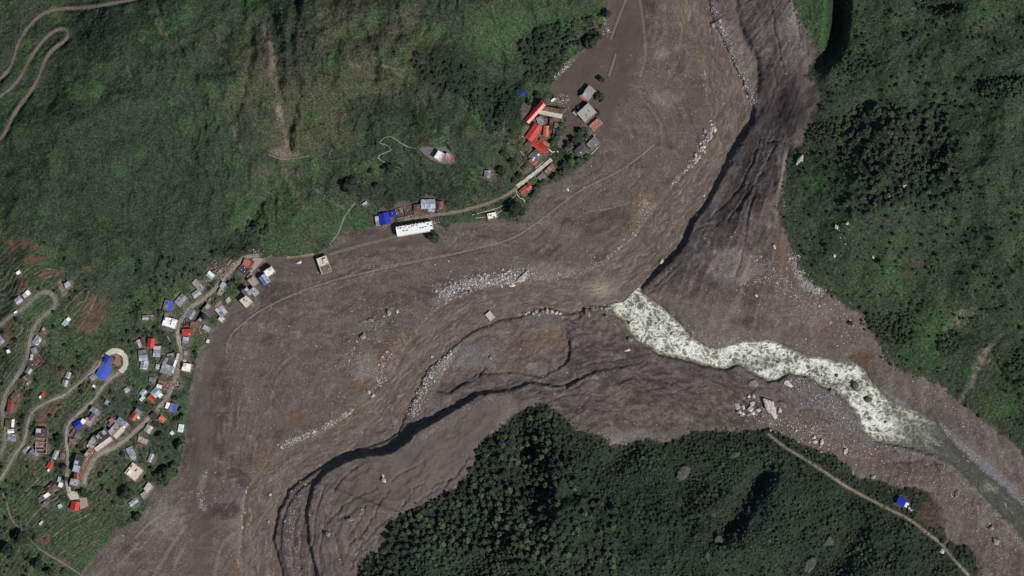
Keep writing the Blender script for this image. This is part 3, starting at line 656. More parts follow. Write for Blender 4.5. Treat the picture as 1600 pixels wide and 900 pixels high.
YARDS = {'court': ('paved_yard', [(655, 233), (661, 230), (684, 231), (697, 229), (707, 243), (711, 252), (707, 255), (690, 255), (674, 249), (664, 241)], 'purplegrey'),
 'forecourt': ('forecourt', [(384, 432), (380, 434), (397, 412), (388, 404), (394, 402), (411, 404), (409, 409), (393, 427)], 'concretewarm'),
 'junction': ('junction_yard', [(103, 752), (108, 751), (112, 768), (121, 766), (125, 779), (111, 781), (106, 772)], 'creamroof'),
 'red': ('paved_yard', [(125, 778), (136, 777), (139, 790), (126, 796)], 'concretewarm'),
 'bend': ('bend_yard', [(174, 560), (178, 554), (185, 553), (190, 560), (190, 569), (184, 573), (177, 566)], 'rustpale')}
yardz = {}
for key, (nm, poly, mt) in YARDS.items():
    d = sdf(poly, 10); kk = d > 0
    yardz[key] = float(Z[kk].mean())
    w_ = sstep(-4, -0.5, d)
    Z = Z * (1 - w_) + (yardz[key] - 0.2) * w_
# level a pad under every building
for it in H:
    u, v, w, d = it[1:5]
    if it[9].get('river') if isinstance(it[9], dict) else False:
        continue
    r = math.hypot(w, d) * 0.5
    b = sl_band((u, v), (u, v), r + 6)
    if b is None:
        continue
    zc = float(sampleZ(u, v))
    a = math.radians(it[5])
    du = GU[b] - u; dv = -(GV[b] - v)
    lx = np.abs(du * math.cos(a) + dv * math.sin(a)) - w * 0.5
    ly = np.abs(-du * math.sin(a) + dv * math.cos(a)) - d * 0.5
    dd = np.maximum(lx, ly)
    k = sstep(1.0, 4.5, dd)
    Z[b] = Z[b] * k + (zc - 0.25) * (1 - k)

# ------------------------------------------------------------------ ground cover masks
def soft(poly, edge=1.5, wob=1.2):
    return sstep(-edge, edge, sdf(poly, 10) + wob * warpu)


def blob(u, v, ru, rv, wob=0.35, seed=3):
    d = np.hypot((GU - u) / ru, (GV - v) / rv) + wob * fbm(GU / 14, GV / 14, 3, seed)
    return sstep(1.15, 0.6, d)


n_big = fbm(GU / 130, GV / 130, 4, 101)
n_mid = fbm(GU / 34, GV / 34, 4, 103)
n_sm = fbm(GU / 9, GV / 9, 3, 105)
n_px = fbm(GU / 3.6, GV / 3.6, 2, 107)

veg = 1 - mud
dark = np.zeros_like(Z); pale = np.zeros_like(Z); rust = np.zeros_like(Z); tan = np.zeros_like(Z)
olive = np.zeros_like(Z); bright = np.zeros_like(Z); scrub = np.zeros_like(Z); soil = np.zeros_like(Z)
grav = np.zeros_like(Z)

# --- mud tones
flowT = np.arctan2(GV - 80, GU - 760)
dark += np.where(left_of_main, 0.35 * sstep(0.1, 0.9, fbm(GU / 60, GV / 26, 3, 111, rot=False) + 0.2), 0)
for b in [(975, 75, 22, 75), (1010, 20, 12, 40), (900, 115, 30, 20), (945, 345, 60, 22), (700, 455, 60, 22), (430, 455, 45, 20), (340, 640, 16, 110), (300, 720, 15, 90),
          (600, 470, 45, 16), (560, 365, 40, 9)]:
    dark += 0.5 * blob(*b)
dark += 0.9 * soft([(308, 806), (312, 795), (332, 785), (376, 789), (380, 811), (352, 812), (320, 813)])
dark += 0.7 * soft([(350, 735), (362, 728), (395, 745), (388, 765), (370, 755)])
dark += np.where(cone & (GU < 1400), 0.75 * sstep(0.1, 1.0, rill * 0.6 + 0.5 * n_mid) * sstep(450, 300, GV), 0)
dark += np.where(south, 0.5 * sstep(0.0, 1.0, fbm(GU / 60, GV / 18, 3, 113, rot=False)) * sstep(500, 540, GV), 0)
for b in [(1085, 440, 40, 26), (1180, 505, 40, 14), (940, 560, 70, 22), (1010, 600, 60, 20), (1500, 870, 40, 40), (1530, 690, 40, 14), (1430, 730, 60, 14)]:
    dark += 0.5 * blob(*b)
for b in [(575, 570, 22, 30), (690, 470, 20, 12), (560, 590, 14, 18), (1150, 415, 45, 30), (1240, 330, 12, 40), (1235, 50, 25, 60), (1235, 290, 14, 50),
          (1040, 155, 25, 12), (1035, 85, 15, 10), (850, 425, 60, 14), (260, 810, 30, 30), (1265, 490, 40, 25), (385, 830, 25, 50), (650, 740, 60, 25)]:
    pale += 0.6 * blob(*b)
pale += np.where(left_of_main, 0.5 * sstep(0.35, 1.1, fbm(GU / 26, GV / 12, 4, 121, rot=False)), 0)
dark += 0.45 * sstep(0.25, 1.0, fbm(GU / 28, GV / 20, 4, 125)) * mud
pale += 0.45 * sstep(0.3, 1.1, fbm(GU / 17, GV / 17, 4, 127)) * mud
dark += np.where(cone, 0.5 * sstep(0.2, -0.7, rill), 0); pale += np.where(cone, 0.45 * sstep(0.75, 1.5, rill), 0)
dark += np.where(south, 0.45 * sstep(0.1, -0.8, flow_s), 0); pale += np.where(south, 0.4 * sstep(0.8, 1.5, flow_s), 0)
pale += 0.35 * np.where(cone | south, sstep(0.2, 1.0, fbm(GU / 30, GV / 16, 4, 123, rot=False)), 0)
streak = fbm((GU - GV) / 70, -d_nw / 5.5 + 0.6 * n_mid, 4, 129, rot=False)
plain = left_of_main * sstep(2, 12, dr)
pale += 0.55 * plain * sstep(0.25, 1.0, streak); dark += 0.65 * plain * sstep(0.15, 0.9, -streak)
smooth = np.maximum.reduce([soft([(945, -40), (1000, -40), (1006, 60), (992, 120), (962, 165), (946, 232), (931, 215), (925, 190), (905, 200), (890, 216), (880, 232), (884, 180), (860, 147), (868, 122), (908, 82), (935, 62)], 5, 3),
                            soft([(560, 735), (660, 690), (760, 630), (800, 640), (745, 700), (735, 730), (690, 770), (600, 790), (520, 800), (520, 770)], 8, 3),
                            soft([(1185, 110), (1262, 120), (1275, 145), (1262, 195), (1225, 205), (1190, 200)], 6, 3), 0.7 * soft([(300, 900), (300, 640), (325, 540), (360, 480), (375, 470), (350, 540), (340, 640), (330, 760), (330, 900)], 5, 3),
                            0.7 * soft([(420, 406), (500, 400), (590, 356), (690, 358), (690, 376), (560, 396), (470, 430), (430, 440)], 5, 3)]) * mud
keepn = 1 - 0.8 * smooth
pale *= keepn; dark *= keepn
dark += 0.5 * smooth * (GU < 1300) * (1 - 0.8 * south)
rust += 0.10 * smooth * left_of_main
for p, a in (([(890, 500), (955, 500), (985, 525), (1030, 562), (1160, 584), (1205, 640), (1190, 668), (900, 668), (862, 632), (820, 604), (885, 580)], .85), ([(1010, 452), (1080, 352), (1140, 250), (1185, 172), (1240, 125), (1268, 190), (1222, 300), (1212, 340), (1240, 440), (1180, 480), (1100, 472)], .62),
             ([(1184, 212), (1216, 222), (1196, 290), (1150, 352), (1072, 392), (1024, 436), (1080, 352), (1130, 282)], .55), ([(1156, -20), (1166, -20), (1176, 50), (1198, 90), (1212, 130), (1200, 160), (1184, 150), (1186, 95), (1168, 65)], .5), ([(690, 600), (760, 585), (840, 590), (800, 612), (740, 620), (700, 645), (680, 640)], .6),  # long strip by the scarp: its shadow band put into the mud colour
             ([(440, 900), (430, 830), (455, 770), (500, 745), (490, 800), (505, 900)], .4), ([(1480, 860), (1550, 830), (1600, 870), (1600, 920), (1500, 920)], .4), ([(1380, 720), (1460, 722), (1500, 750), (1460, 760), (1400, 745)], .45), ([(1365, 580), (1400, 625), (1470, 640), (1560, 690), (1500, 690), (1420, 640), (1375, 610)], .45)):
    dark += a * soft(p, 7, 4) * np.clip(0.9 + 0.5 * n_sm + 0.4 * n_mid, 0, 1.4)
pale += 0.6 * soft([(1214, 240), (1230, 245), (1224, 300), (1212, 345), (1206, 330), (1216, 290)], 4, 3) + 0.35 * soft([(1120, 30), (1156, 40), (1188, 110), (1178, 165), (1160, 130)], 5, 3)
# pale levee lines and tracks left on the mud
TRACKS = [([(353, 552), (358, 528), (368, 515), (400, 489), (440, 468), (480, 452), (520, 438), (580, 424), (640, 411), (700, 399), (760, 385), (800, 374), (830, 355), (860, 333), (905, 297), (965, 270), (1000, 245), (1022, 226)], 1.5, 0.9),
          
          ([(238, 905), (262, 862), (290, 822)], 4.5, 0.4), ([(270, 890), (290, 850)], 3, 0.35), ([(180, 890), (215, 850)], 4, 0.35), ([(335, 900), (345, 850), (370, 830)], 4, 0.35), ([(210, 842), (235, 815), (260, 800)], 2.2, 0.6), ([(225, 850), (245, 828), (270, 815)], 1.8, 0.5),
          ([(955, 60), (966, 30), (978, 0)], 2.2, 0.6), ([(952, 118), (958, 100), (962, 84)], 2.2, 0.7), ([(1060, 75), (1068, 45), (1050, 10)], 2, 0.4), ([(585, 420), (680, 400), (720, 395)], 1.2, 0.6),
          ([(515, 398), (560, 384), (600, 375), (640, 362)], 3, 0.45), ([(1000, 0), (1006, 40), (1010, 90), (1000, 120)], 3, 0.4), ([(930, 330), (970, 322), (985, 315)], 1, 0.5), ([(480, 690), (440, 640), (420, 600)], 1.5, 0.25)]
for ln, wd, a in TRACKS:
    D, _ = linedist(chaikin(ln, 2), wd + 4)
    pale += a * 1.3 * sstep(wd, wd * 0.3, D + 0.5 * n_px)
    dark += a * 0.6 * sstep(wd + 3, wd + 0.6, D) * sstep(wd * 0.5, wd + 0.6, D)
# rust coloured patches
for p in [[(612, 525), (628, 515), (645, 508), (640, 525), (625, 548), (622, 560), (612, 585), (600, 580), (588, 570), (586, 552), (600, 538)],
          [(672, 488), (690, 472), (712, 462), (722, 464), (700, 478), (684, 490)], [(1000, 288), (1020, 303), (1030, 316), (1020, 328), (1000, 336), (990, 320)],
          [(395, 712), (420, 700), (440, 705), (425, 722), (405, 738), (392, 730)], [(1325, 557), (1340, 551), (1360, 552), (1363, 561), (1355, 577), (1340, 568)],
          [(455, 640), (480, 635), (470, 668), (445, 668)], [(975, 355), (990, 342), (1000, 352), (985, 372)], [(905, 488), (918, 482), (924, 490), (910, 498)],
          [(540, 600), (560, 590), (580, 590), (572, 606), (552, 610)], [(360, 880), (372, 862), (372, 900)]]:
    rust += 0.95 * soft(p, 2.0, 1.8) * np.clip(0.75 + 0.9 * n_sm, 0, 1)
rust += 0.35 * sstep(-1, 6, d_fan) * np.clip(.8 + n_mid, 0, 1)
rust += 0.22 * soft([(820, 520), (850, 516), (884, 513), (889, 540), (888, 560), (872, 570), (855, 560), (845, 540), (815, 535)], 5, 3)
rust += 0.30 * soft([(1330, 705), (1480, 735), (1560, 830), (1580, 900), (1480, 860), (1470, 790), (1400, 750)], 10, 4) * np.clip(0.6 + n_mid, 0, 1)
rust += 0.28 * soft([(1180, 440), (1290, 455), (1370, 540), (1410, 590), (1450, 640), (1360, 560), (1250, 520)], 10, 4)
rust += 0.35 * soft([(1215, 350), (1235, 380), (1250, 430), (1235, 440), (1205, 400)], 6, 3)
tan += 0.9 * blob(314, 788, 4, 6, .5) + 0.9 * blob(320, 795, 4, 4, .5) + 0.6 * blob(316, 755, 7, 14, .6)
tan += 0.95 * soft([(628, 516), (646, 510), (640, 528), (622, 560), (610, 582), (596, 572), (606, 545)], 4, 4) * np.clip(.4 + n_sm, 0, 1) + 0.95 * soft([(1002, 292), (1022, 305), (1030, 318), (1018, 332), (1000, 345), (985, 360), (992, 325)], 4, 4) * np.clip(.35 + n_sm, 0, 1) + 0.5 * soft([(398, 712), (425, 702), (415, 728), (398, 738)], 3, 3) * np.clip(.4 + n_sm, 0, 1)
tan += 0.8 * soft([(612, 565), (620, 575), (612, 583), (600, 578)], 2, 2) + 0.7 * soft([(1005, 310), (1025, 318), (1018, 330), (1000, 335)], 2, 2)
grav += 0.45 * soft([(700, 545), (730, 540), (775, 545), (772, 570), (740, 576), (705, 572), (685, 590), (670, 600)], 4, 4)
grav += 0.8 * blob(830, 571, 10, 6, .5) + 0.9 * blob(866, 564, 4, 5, .5) + 0.6 * blob(845, 583, 12, 8)
dark += 0.75 * soft([(1232, 584), (1262, 589), (1296, 609), (1330, 636), (1346, 670), (1335, 680), (1300, 660), (1262, 640), (1238, 615)], 5, 4)
grav += 0.28 * soft([(1232, 584), (1262, 589), (1296, 609), (1330, 636), (1346, 670), (1335, 680), (1300, 660), (1262, 640), (1238, 615)], 4, 3)
grav += 0.9 * soft(TRIB_U[24:38] + [(1590, 765), (1550, 725), (1500, 690), (1480, 668)][::1], 3, 2)
rust += 0.30 * soft([(1215, 655), (1262, 640), (1330, 690), (1400, 720), (1345, 738), (1260, 702)], 7, 4)
bank = np.where(south & (GU > 1340), sstep(9, 2, dr), 0); grav += 0.45 * bank; dark += 0.3 * bank
# --- hill tones
olive += np.where(d_nw > 0, 0.85 * sstep(-0.1, 0.6, fbm(GU / 60, GV / 90, 4, 131) + 1.3 * blob(520, 100, 170, 150, .2) + 0.6 * blob(440, 240, 60, 60) - 0.25 - 0.45 * sstep(380, 250, GU)), 0)
olive += np.where(d_e > 0, 0.03 + 0.5 * sstep(0.1, 0.8, fbm(GU / 60, GV / 50, 4, 133) - 0.05), 0)
scrub += np.where(d_e > 0, 0.06 + 0.42 * sstep(-.1, -1.2, drain_e), 0)
vivid = soft([(1241, -40), (1293, -40), (1291, 40), (1287, 72), (1274, 66), (1262, 48), (1250, 30), (1241, 12)], 2, 2)
scrub *= 1 - vivid; olive *= 1 - vivid; bright += 1.3 * vivid
scrub += np.where(d_nw > 0, 0.5 * sstep(0, -1.1, drain) * sstep(180, 330, GU + 0.3 * GV), 0)
bright += np.where(d_nw > 0, 0.9 * sstep(0.05, 0.7, fbm(GU / 50, GV / 50, 4, 141) - 0.1), 0)
for b in [(610, 85, 28, 18), (810, 60, 70, 60), (560, 255, 30, 14), (520, 345, 60, 30), (380, 320, 22, 45), (440, 385, 60, 8), (20, 430, 60, 90), (250, 470, 50, 30), (310, 540, 20, 20),
          (100, 840, 80, 60), (30, 180, 60, 60), (110, 530, 70, 40), (760, 60, 40, 50), (870, 30, 40, 40), (430, 330, 60, 60)]:
    bright += 0.5 * blob(*b)
bright += np.where(d_e > 0, 0.08 + 0.6 * sstep(0.15, 0.9, fbm(GU / 40, GV / 40, 4, 143)), 0)
for b in [(1262, 25, 18, 40), (1530, 20, 20, 20), (1380, 425, 40, 30), (1440, 530, 40, 60), (1560, 640, 40, 30), (1275, 280, 22, 18), (1480, 500, 30, 40)]:
    bright += 0.6 * blob(*b)
bright += np.where(d_s > 0, 0.8 * blob(885, 785, 18, 22) + 0.4 * blob(660, 830, 45, 40), 0)
scrub += np.where(d_nw > 0, 0.4 * blob(200, 290, 190, 140, .25) + 0.8 * blob(375, 390, 40, 30) + 0.75 * blob(700, 110, 60, 40) + 0.7 * blob(790, 160, 40, 50) + 0.6 * blob(850, 80, 40, 50)
                  + 0.6 * blob(600, 180, 60, 40) + 0.7 * blob(640, 300, 90, 30) + 0.55 * blob(460, 60, 40, 90) + 0.5 * blob(160, 60, 60, 40), 0)
scrub += np.where(d_e > 0, 0.45 * blob(1410, 250, 105, 95, .25) + 0.4 * blob(1560, 130, 50, 25), 0)
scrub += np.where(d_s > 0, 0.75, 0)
bright += np.where(d_s > 0, 0.5 * sstep(0.1, 0.9, fbm(GU / 45, GV / 45, 4, 145)), 0); olive += np.where(d_s > 0, 0.5 * sstep(0.2, 0.9, fbm(GU / 35, GV / 35, 4, 147)), 0)
scrub += np.where(d_nw > 0, 0.35 * sstep(0, 0.8, fbm(GU / 24, GV / 24, 3, 151)), 0)
# terrace stripes
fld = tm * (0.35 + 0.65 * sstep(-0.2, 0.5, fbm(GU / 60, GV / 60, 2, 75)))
scrub *= 1 - 0.8 * fld; bright *= 1 - 0.6 * fld
bright += fld * (0.95 * sstep(0.72, 0.95, saw + 0.12 * n_sm) + 0.75 * (t_rnd > 0.62) * sstep(0.2, 0.35, saw))
olive += fld * 0.8 * (t_rnd < 0.22) * sstep(0.2, 0.35, saw)
scrub += fld * 1.0 * sstep(0.26, 0.08, saw + 0.10 * n_sm)  # dark riser line: shade of the terrace edge put into the colour
tan += fld * 0.42 * sstep(0.80, 0.97, saw + 0.10 * n_sm) * sstep(-.3, .3, n_mid + .3)
soil += 0.35 * fld * sstep(0.16, 0.02, saw + 0.08 * n_sm)  # dark soil at the riser foot, doubling as its painted shadow edge
soil += 0.45 * fld * (np.abs(t_rnd - 0.42) < 0.045) * sstep(0.2, 0.4, saw)
for p in [[(30, 430), (36, 429), (47, 439), (32, 456), (25, 450)], [(54, 434), (70, 422), (82, 421), (102, 424), (92, 431), (62, 441)],
          [(10, 376), (30, 371), (62, 382), (68, 392), (45, 386), (20, 392)], [(37, 403), (50, 399), (78, 402), (60, 412), (40, 412)], [(115, 472), (135, 449), (139, 451), (120, 477)],
          [(118, 512), (125, 497), (137, 470), (146, 461), (152, 462), (150, 480), (160, 465), (166, 462), (167, 480), (160, 500), (150, 515), (144, 526), (135, 520)],
          [(9, 512), (18, 502), (26, 495), (22, 512), (19, 528), (11, 536)], [(57, 669), (60, 645), (67, 639), (106, 632), (90, 642), (78, 649), (75, 668)],
          [(55, 848), (60, 838), (78, 832), (80, 844), (68, 852)], [(80, 870), (100, 872), (115, 884), (105, 890)], [(135, 855), (160, 838), (155, 850)], [(117, 580), (128, 577), (127, 585), (117, 585)],
          [(132, 416), (145, 416), (143, 424), (134, 424)], [(86, 560), (95, 574), (88, 592), (82, 585)]]:
    soil += 0.95 * soft(p, 1.2, 1.0) * np.clip(0.8 + 0.35 * np.sin((GU * 0.6 + GV * 0.8) * 1.7) + 0.3 * n_sm, 0, 1.1)
for p in [[(35, 735), (62, 722), (60, 742), (40, 748)], [(25, 738), (55, 736), (50, 752), (28, 750)], [(470, 40), (480, 60), (476, 80), (466, 70)], [(595, 40), (612, 44), (605, 54)], [(660, 38), (672, 42), (665, 50)]]:
    soil += 0.6 * soft(p, 3, 4) * sstep(-0.1, 0.4, n_px + n_sm)
for ln, kind_ in [([(8, 402), (20, 387), (40, 379), (62, 385)], 's'), ([(10, 414), (30, 399), (50, 393), (72, 397)], 's'), ([(38, 416), (55, 405), (80, 403)], 's'), ([(55, 429), (72, 419), (100, 424)], 't'), ([(57, 434), (75, 425), (96, 426)], 't'), ([(60, 440), (78, 432), (92, 430)], 't'),
                  ([(0, 441), (20, 426), (38, 410)], 'b'), ([(0, 456), (18, 441), (30, 432)], 'b'), ([(0, 472), (22, 455), (26, 450)], 'b'), ([(-10, 430), (14, 415), (30, 400)], 'b'), ([(40, 425), (52, 415), (66, 412)], 'b'), ([(20, 802), (45, 771), (70, 746)], 'b'), ([(30, 816), (60, 781), (85, 765)], 'b'), ([(45, 830), (75, 800), (100, 790)], 'b'),
                  ([(60, 845), (95, 812), (128, 799)], 'b'), ([(75, 858), (110, 828), (152, 808)], 'b'), ([(90, 868), (130, 838), (172, 822)], 'b'), ([(100, 878), (140, 850), (166, 838)], 'b'), ([(24, 790), (48, 760), (62, 748)], 't'), ([(40, 822), (66, 790), (92, 776)], 't'), ([(70, 850), (104, 820), (140, 804)], 't'),
                  ([(120, 520), (140, 490), (152, 462)], 't'), ([(112, 500), (130, 478), (142, 455)], 'b'), ([(150, 520), (165, 490), (172, 466)], 'b'), ([(90, 560), (120, 530), (160, 505)], 'b'), ([(60, 480), (76, 468), (84, 466)], 'b'), ([(40, 530), (48, 505), (70, 488)], 'b'), ([(5, 600), (25, 575), (38, 545)], 'b'), ([(-5, 585), (18, 560), (32, 530)], 'b'), ([(0, 560), (20, 535), (40, 512)], 't')]:
    D, _ = linedist(chaikin(ln, 2), 6)
    m_ = sstep(1.7, 0.5, D + 0.35 * n_px) * np.clip(.75 + .5 * n_sm, 0, 1)
    if kind_ == 's': soil += 0.9 * m_
    elif kind_ == 't': tan += 0.75 * m_
    else: bright += 0.9 * m_; tan += 0.22 * m_
    m2 = sstep(3.6, 2.0, D) * sstep(1.0, 2.0, D)
    scrub += 0.7 * m2
tan_v = 0.9 * soft([(165, 615), (180, 598), (197, 580), (201, 590), (188, 605), (165, 627)], 2, 1.5) * 0
olive += 1.0 * soft([(165, 615), (180, 598), (197, 580), (201, 590), (188, 605), (165, 627)], 2, 1.5) + 1.0 * soft([(304, 519), (312, 513), (321, 519), (320, 528), (312, 541), (304, 541), (300, 533)], 1.5, 1)
# bare ground on the hills
tan += 0.8 * soft([(1527, 547), (1537, 537), (1547, 547), (1545, 562), (1522, 600), (1505, 625), (1497, 632), (1508, 605), (1523, 572)], 4, 5) * np.clip(.55 + .9 * n_sm, 0, 1)
D, _ = linedist([(1542, 545), (1560, 530), (1580, 518), (1605, 500)], 8); tan += 0.5 * sstep(4.5, 0.5, D + 1.2 * n_px + 2.2 * n_sm) * np.clip(.5 + n_mid, 0, 1)
tan += 0.6 * soft([(1492, 484), (1525, 480), (1512, 500), (1505, 512), (1490, 506), (1482, 512), (1472, 515)], 2, 3) * np.clip(0.6 + n_sm, 0, 1)
soil += 0.5 * soft([(1412, 402), (1430, 400), (1436, 418), (1424, 442), (1404, 446), (1410, 424)], 6, 6) * np.clip(.5 + 1.1 * n_sm, 0, 1)
tan += 0.55 * soft([(422, 235), (445, 225), (466, 243), (440, 250)], 4, 5) + 0.5 * soft([(414, 50), (424, 60), (430, 100), (424, 118), (414, 80)], 4, 6)
for ln, wd, a in [([(485, 290), (500, 302), (515, 314), (535, 324)], 2.5, 0.8), ([(432, 165), (445, 190), (448, 215), (452, 235)], 3.5, 0.35), ([(440, 250), (460, 300), (480, 330)], 6, 0.3),
                  ([(250, 20), (262, 55), (270, 75)], 4, 0.5), ([(200, 105), (206, 120)], 4, 0.6), ([(660, 150), (670, 180)], 1.5, 0.5), ([(500, 60), (540, 100), (560, 105)], 1.2, 0.5), ([(610, 110), (630, 120), (640, 135)], 1.2, 0.5),
                  ([(412, 42), (424, 75), (428, 106)], 7, 0.42), ([(418, 110), (438, 148), (436, 182)], 6, 0.38), ([(436, 170), (444, 205), (452, 236)], 5, 0.45), ([(428, 240), (445, 232), (462, 240)], 8, 0.4), ([(364, 200), (372, 220), (384, 250)], 4, 0.4), ([(230, 8), (242, 30), (256, 58)], 3, 0.4), ([(515, 60), (545, 95), (570, 112), (600, 128)], 1.2, 0.4), ([(575, 100), (610, 106), (632, 112)], 2, 0.5),
                  ([(680, 205), (700, 220), (708, 240)], 3, 0.6), ([(675, 205), (690, 215), (705, 212)], 2, 0.5), ([(790, 185), (785, 205), (798, 230)], 1.5, 0.5),
                  ([(1475, 855), (1484, 835), (1482, 805), (1466, 778), (1450, 764), (1430, 757), (1405, 760), (1388, 768)], 3, 0.7)]:
    D, _ = linedist(chaikin(ln, 2), wd + 4)
    tan += a * sstep(wd, wd * 0.1, D + (1.2 + .35 * wd) * n_sm + 1.3 * n_px) * np.clip(.7 + .7 * n_mid + .5 * n_px, .1, 1.2)
soil += 0.45 * soft([(1438, 785), (1465, 780), (1475, 805), (1470, 830), (1448, 825), (1430, 805)], 4, 3)
soil += 0.35 * blob(762, 272, 10, 12) + 0.6 * blob(776, 275, 4, 12, .5) + 0.4 * blob(106, 446, 10, 8)
for b in [(106, 440, 12, 5), (98, 447, 6, 8), (101, 458, 6, 8)]:
    tan += 0.6 * blob(*b)
# trampled ground round the houses
yard = np.zeros_like(Z)
for it in H:
    u, v, w, d = it[1:5]
    r = math.hypot(w, d) * 0.5
    b = sl_band((u, v), (u, v), r + 8)
    if b is None:
        continue
    q = np.hypot(GU[b] - u, GV[b] - v)
    yard[b] = np.maximum(yard[b], sstep(r + 4.5, r - 0.5, q + 1.8 * n_px[b] + 2.5 * n_sm[b]))
yard *= veg
soil += 0.22 * yard; tan += 0.42 * yard
for nm in ('main', 'lower', 'west', 'middle'):
    P, zz = prof[nm]
    D, _ = linedist([tuple(p) for p in P], 10)
    tan += 0.5 * veg * sstep(6.5, 2.5, D + 2.0 * n_sm)
for nm in ('upper', 'hairpin', 'south', 'bank'):
    P, zz = prof[nm]
    D, _ = linedist([tuple(p) for p in P], 8)
    soil += 0.3 * sstep(5, 2, D + 1.5 * n_sm); tan += 0.2 * sstep(4.5, 2, D + 1.5 * n_sm)
# muddied edge of the hills beside the deposit, mud splashed bare patches
soil += 0.3 * veg * sstep(7, 0, d_hill + 3 * n_sm) * ((d_e > -2) | (d_s > -2))
soil += 0.9 * soft([(1325, 558), (1340, 551), (1360, 552), (1363, 561), (1355, 577), (1345, 572), (1335, 563)], 1.5, 1.5) + 0.5 * soft([(1240, 545), (1285, 557), (1325, 556), (1325, 561), (1285, 561), (1238, 549)], 1.5, 1.5)
white_scar = soft([(1246, 445), (1262, 440), (1285, 452), (1282, 460), (1262, 456)], 2, 3) + soft([(1238, 395), (1248, 418), (1252, 440), (1243, 430)], 2, 3) * .6
grav += 1.2 * white_scar
for b in [(952, 684, 16, 10), (1000, 679, 25, 7), (1060, 690, 8, 8), (1140, 705, 14, 5), (1066, 742, 14, 18)]:
    grav += 0.4 * blob(*b)
mud = np.clip(mud, 0, 1)

# --- fine relief
vegamp = (0.55 + 0.75 * np.clip(scrub, 0, 1)) * (1 - 0.7 * np.clip(yard + tan, 0, 1)) * (1 - 0.6 * tm)
Z += veg * vegamp * 1.0 * (n_px + 0.8 * fbm(GU / 6.5, GV / 6.5, 2, 161))
pebble = fbm(GU / 4.2, GV / 4.2, 2, 171)
Z += mud * (1 - sstep(0, -2, d_water * -1)) * 0.0
Z += mud * 0.20 * pebble * np.clip(1.2 - np.clip(dark, 0, 1), 0.25, 1.2) * (1 - 0.7 * smooth)
Z += np.where(cone | south, mud * 0.34 * n_sm * sstep(0, 6, dr), 0)
Z += 0.8 * np.clip(rust, 0, 1) * n_sm * mud
# water beds
wet = sstep(-0.6, 2.2, d_water)
Z = Z * (1 - wet) - 2.0 * wet

# ------------------------------------------------------------------ node helpers and materials
def newmat(name):
    m = bpy.data.materials.new(name)
    m.use_nodes = True
    nt = m.node_tree
    for n in list(nt.nodes):
        nt.nodes.remove(n)
    out = nt.nodes.new("ShaderNodeOutputMaterial")
    bs = nt.nodes.new("ShaderNodeBsdfPrincipled")
    nt.links.new(bs.outputs[0], out.inputs[0])
    bs.inputs['Roughness'].default_value = 0.9
    bs.inputs['Specular IOR Level'].default_value = 0.15
    return m, nt, bs


def N(nt, typ, **kw):
    n = nt.nodes.new(typ)
    for k, v in kw.items():
        setattr(n, k, v)
    return n


def noise(nt, vec, scale, detail=4, rough=0.6, dist=0.0):
    n = N(nt, "ShaderNodeTexNoise")
    n.inputs['Scale'].default_value = scale
    n.inputs['Detail'].default_value = detail
    n.inputs['Roughness'].default_value = rough
    n.inputs['Distortion'].default_value = dist
    nt.links.new(vec, n.inputs['Vector'])
    return n.outputs['Fac']


def ramp(nt, fac, stops):
    r = N(nt, "ShaderNodeValToRGB")
    e = r.color_ramp.elements
    while len(e) < len(stops):
        e.new(0.5)
    for i, (p, c) in enumerate(stops):
        e[i].position = p
        e[i].color = (c[0], c[1], c[2], 1) if not np.isscalar(c) else (c, c, c, 1)
    nt.links.new(fac, r.inputs[0])
    return r.outputs[0]


def mix(nt, fac, a, b, mode='MIX'):
    m = N(nt, "ShaderNodeMix", data_type='RGBA', blend_type=mode)
    for sock, val in ((m.inputs[0], fac), (m.inputs[6], a), (m.inputs[7], b)):
        if isinstance(val, bpy.types.NodeSocket):
            nt.links.new(val, sock)
        elif np.isscalar(val):
            sock.default_value = val
        else:
            sock.default_value = (val[0], val[1], val[2], 1)
    return m.outputs[2]


def math_(nt, op, a, b=None, clamp=False):
    m = N(nt, "ShaderNodeMath", operation=op, use_clamp=clamp)
    for sock, val in ((m.inputs[0], a), (m.inputs[1], b)):
        if val is None:
            continue
        if isinstance(val, bpy.types.NodeSocket):
            nt.links.new(val, sock)
        else:
            sock.default_value = val
    return m.outputs[0]


def bump(nt, bs, h, strength, dist):
    b = N(nt, "ShaderNodeBump")
    b.inputs['Strength'].default_value = strength
    b.inputs['Distance'].default_value = dist
    nt.links.new(h, b.inputs['Height'])
    nt.links.new(b.outputs[0], bs.inputs['Normal'])


def attr(nt, name, typ='GEOMETRY'):
    return N(nt, "ShaderNodeAttribute", attribute_name=name, attribute_type=typ)


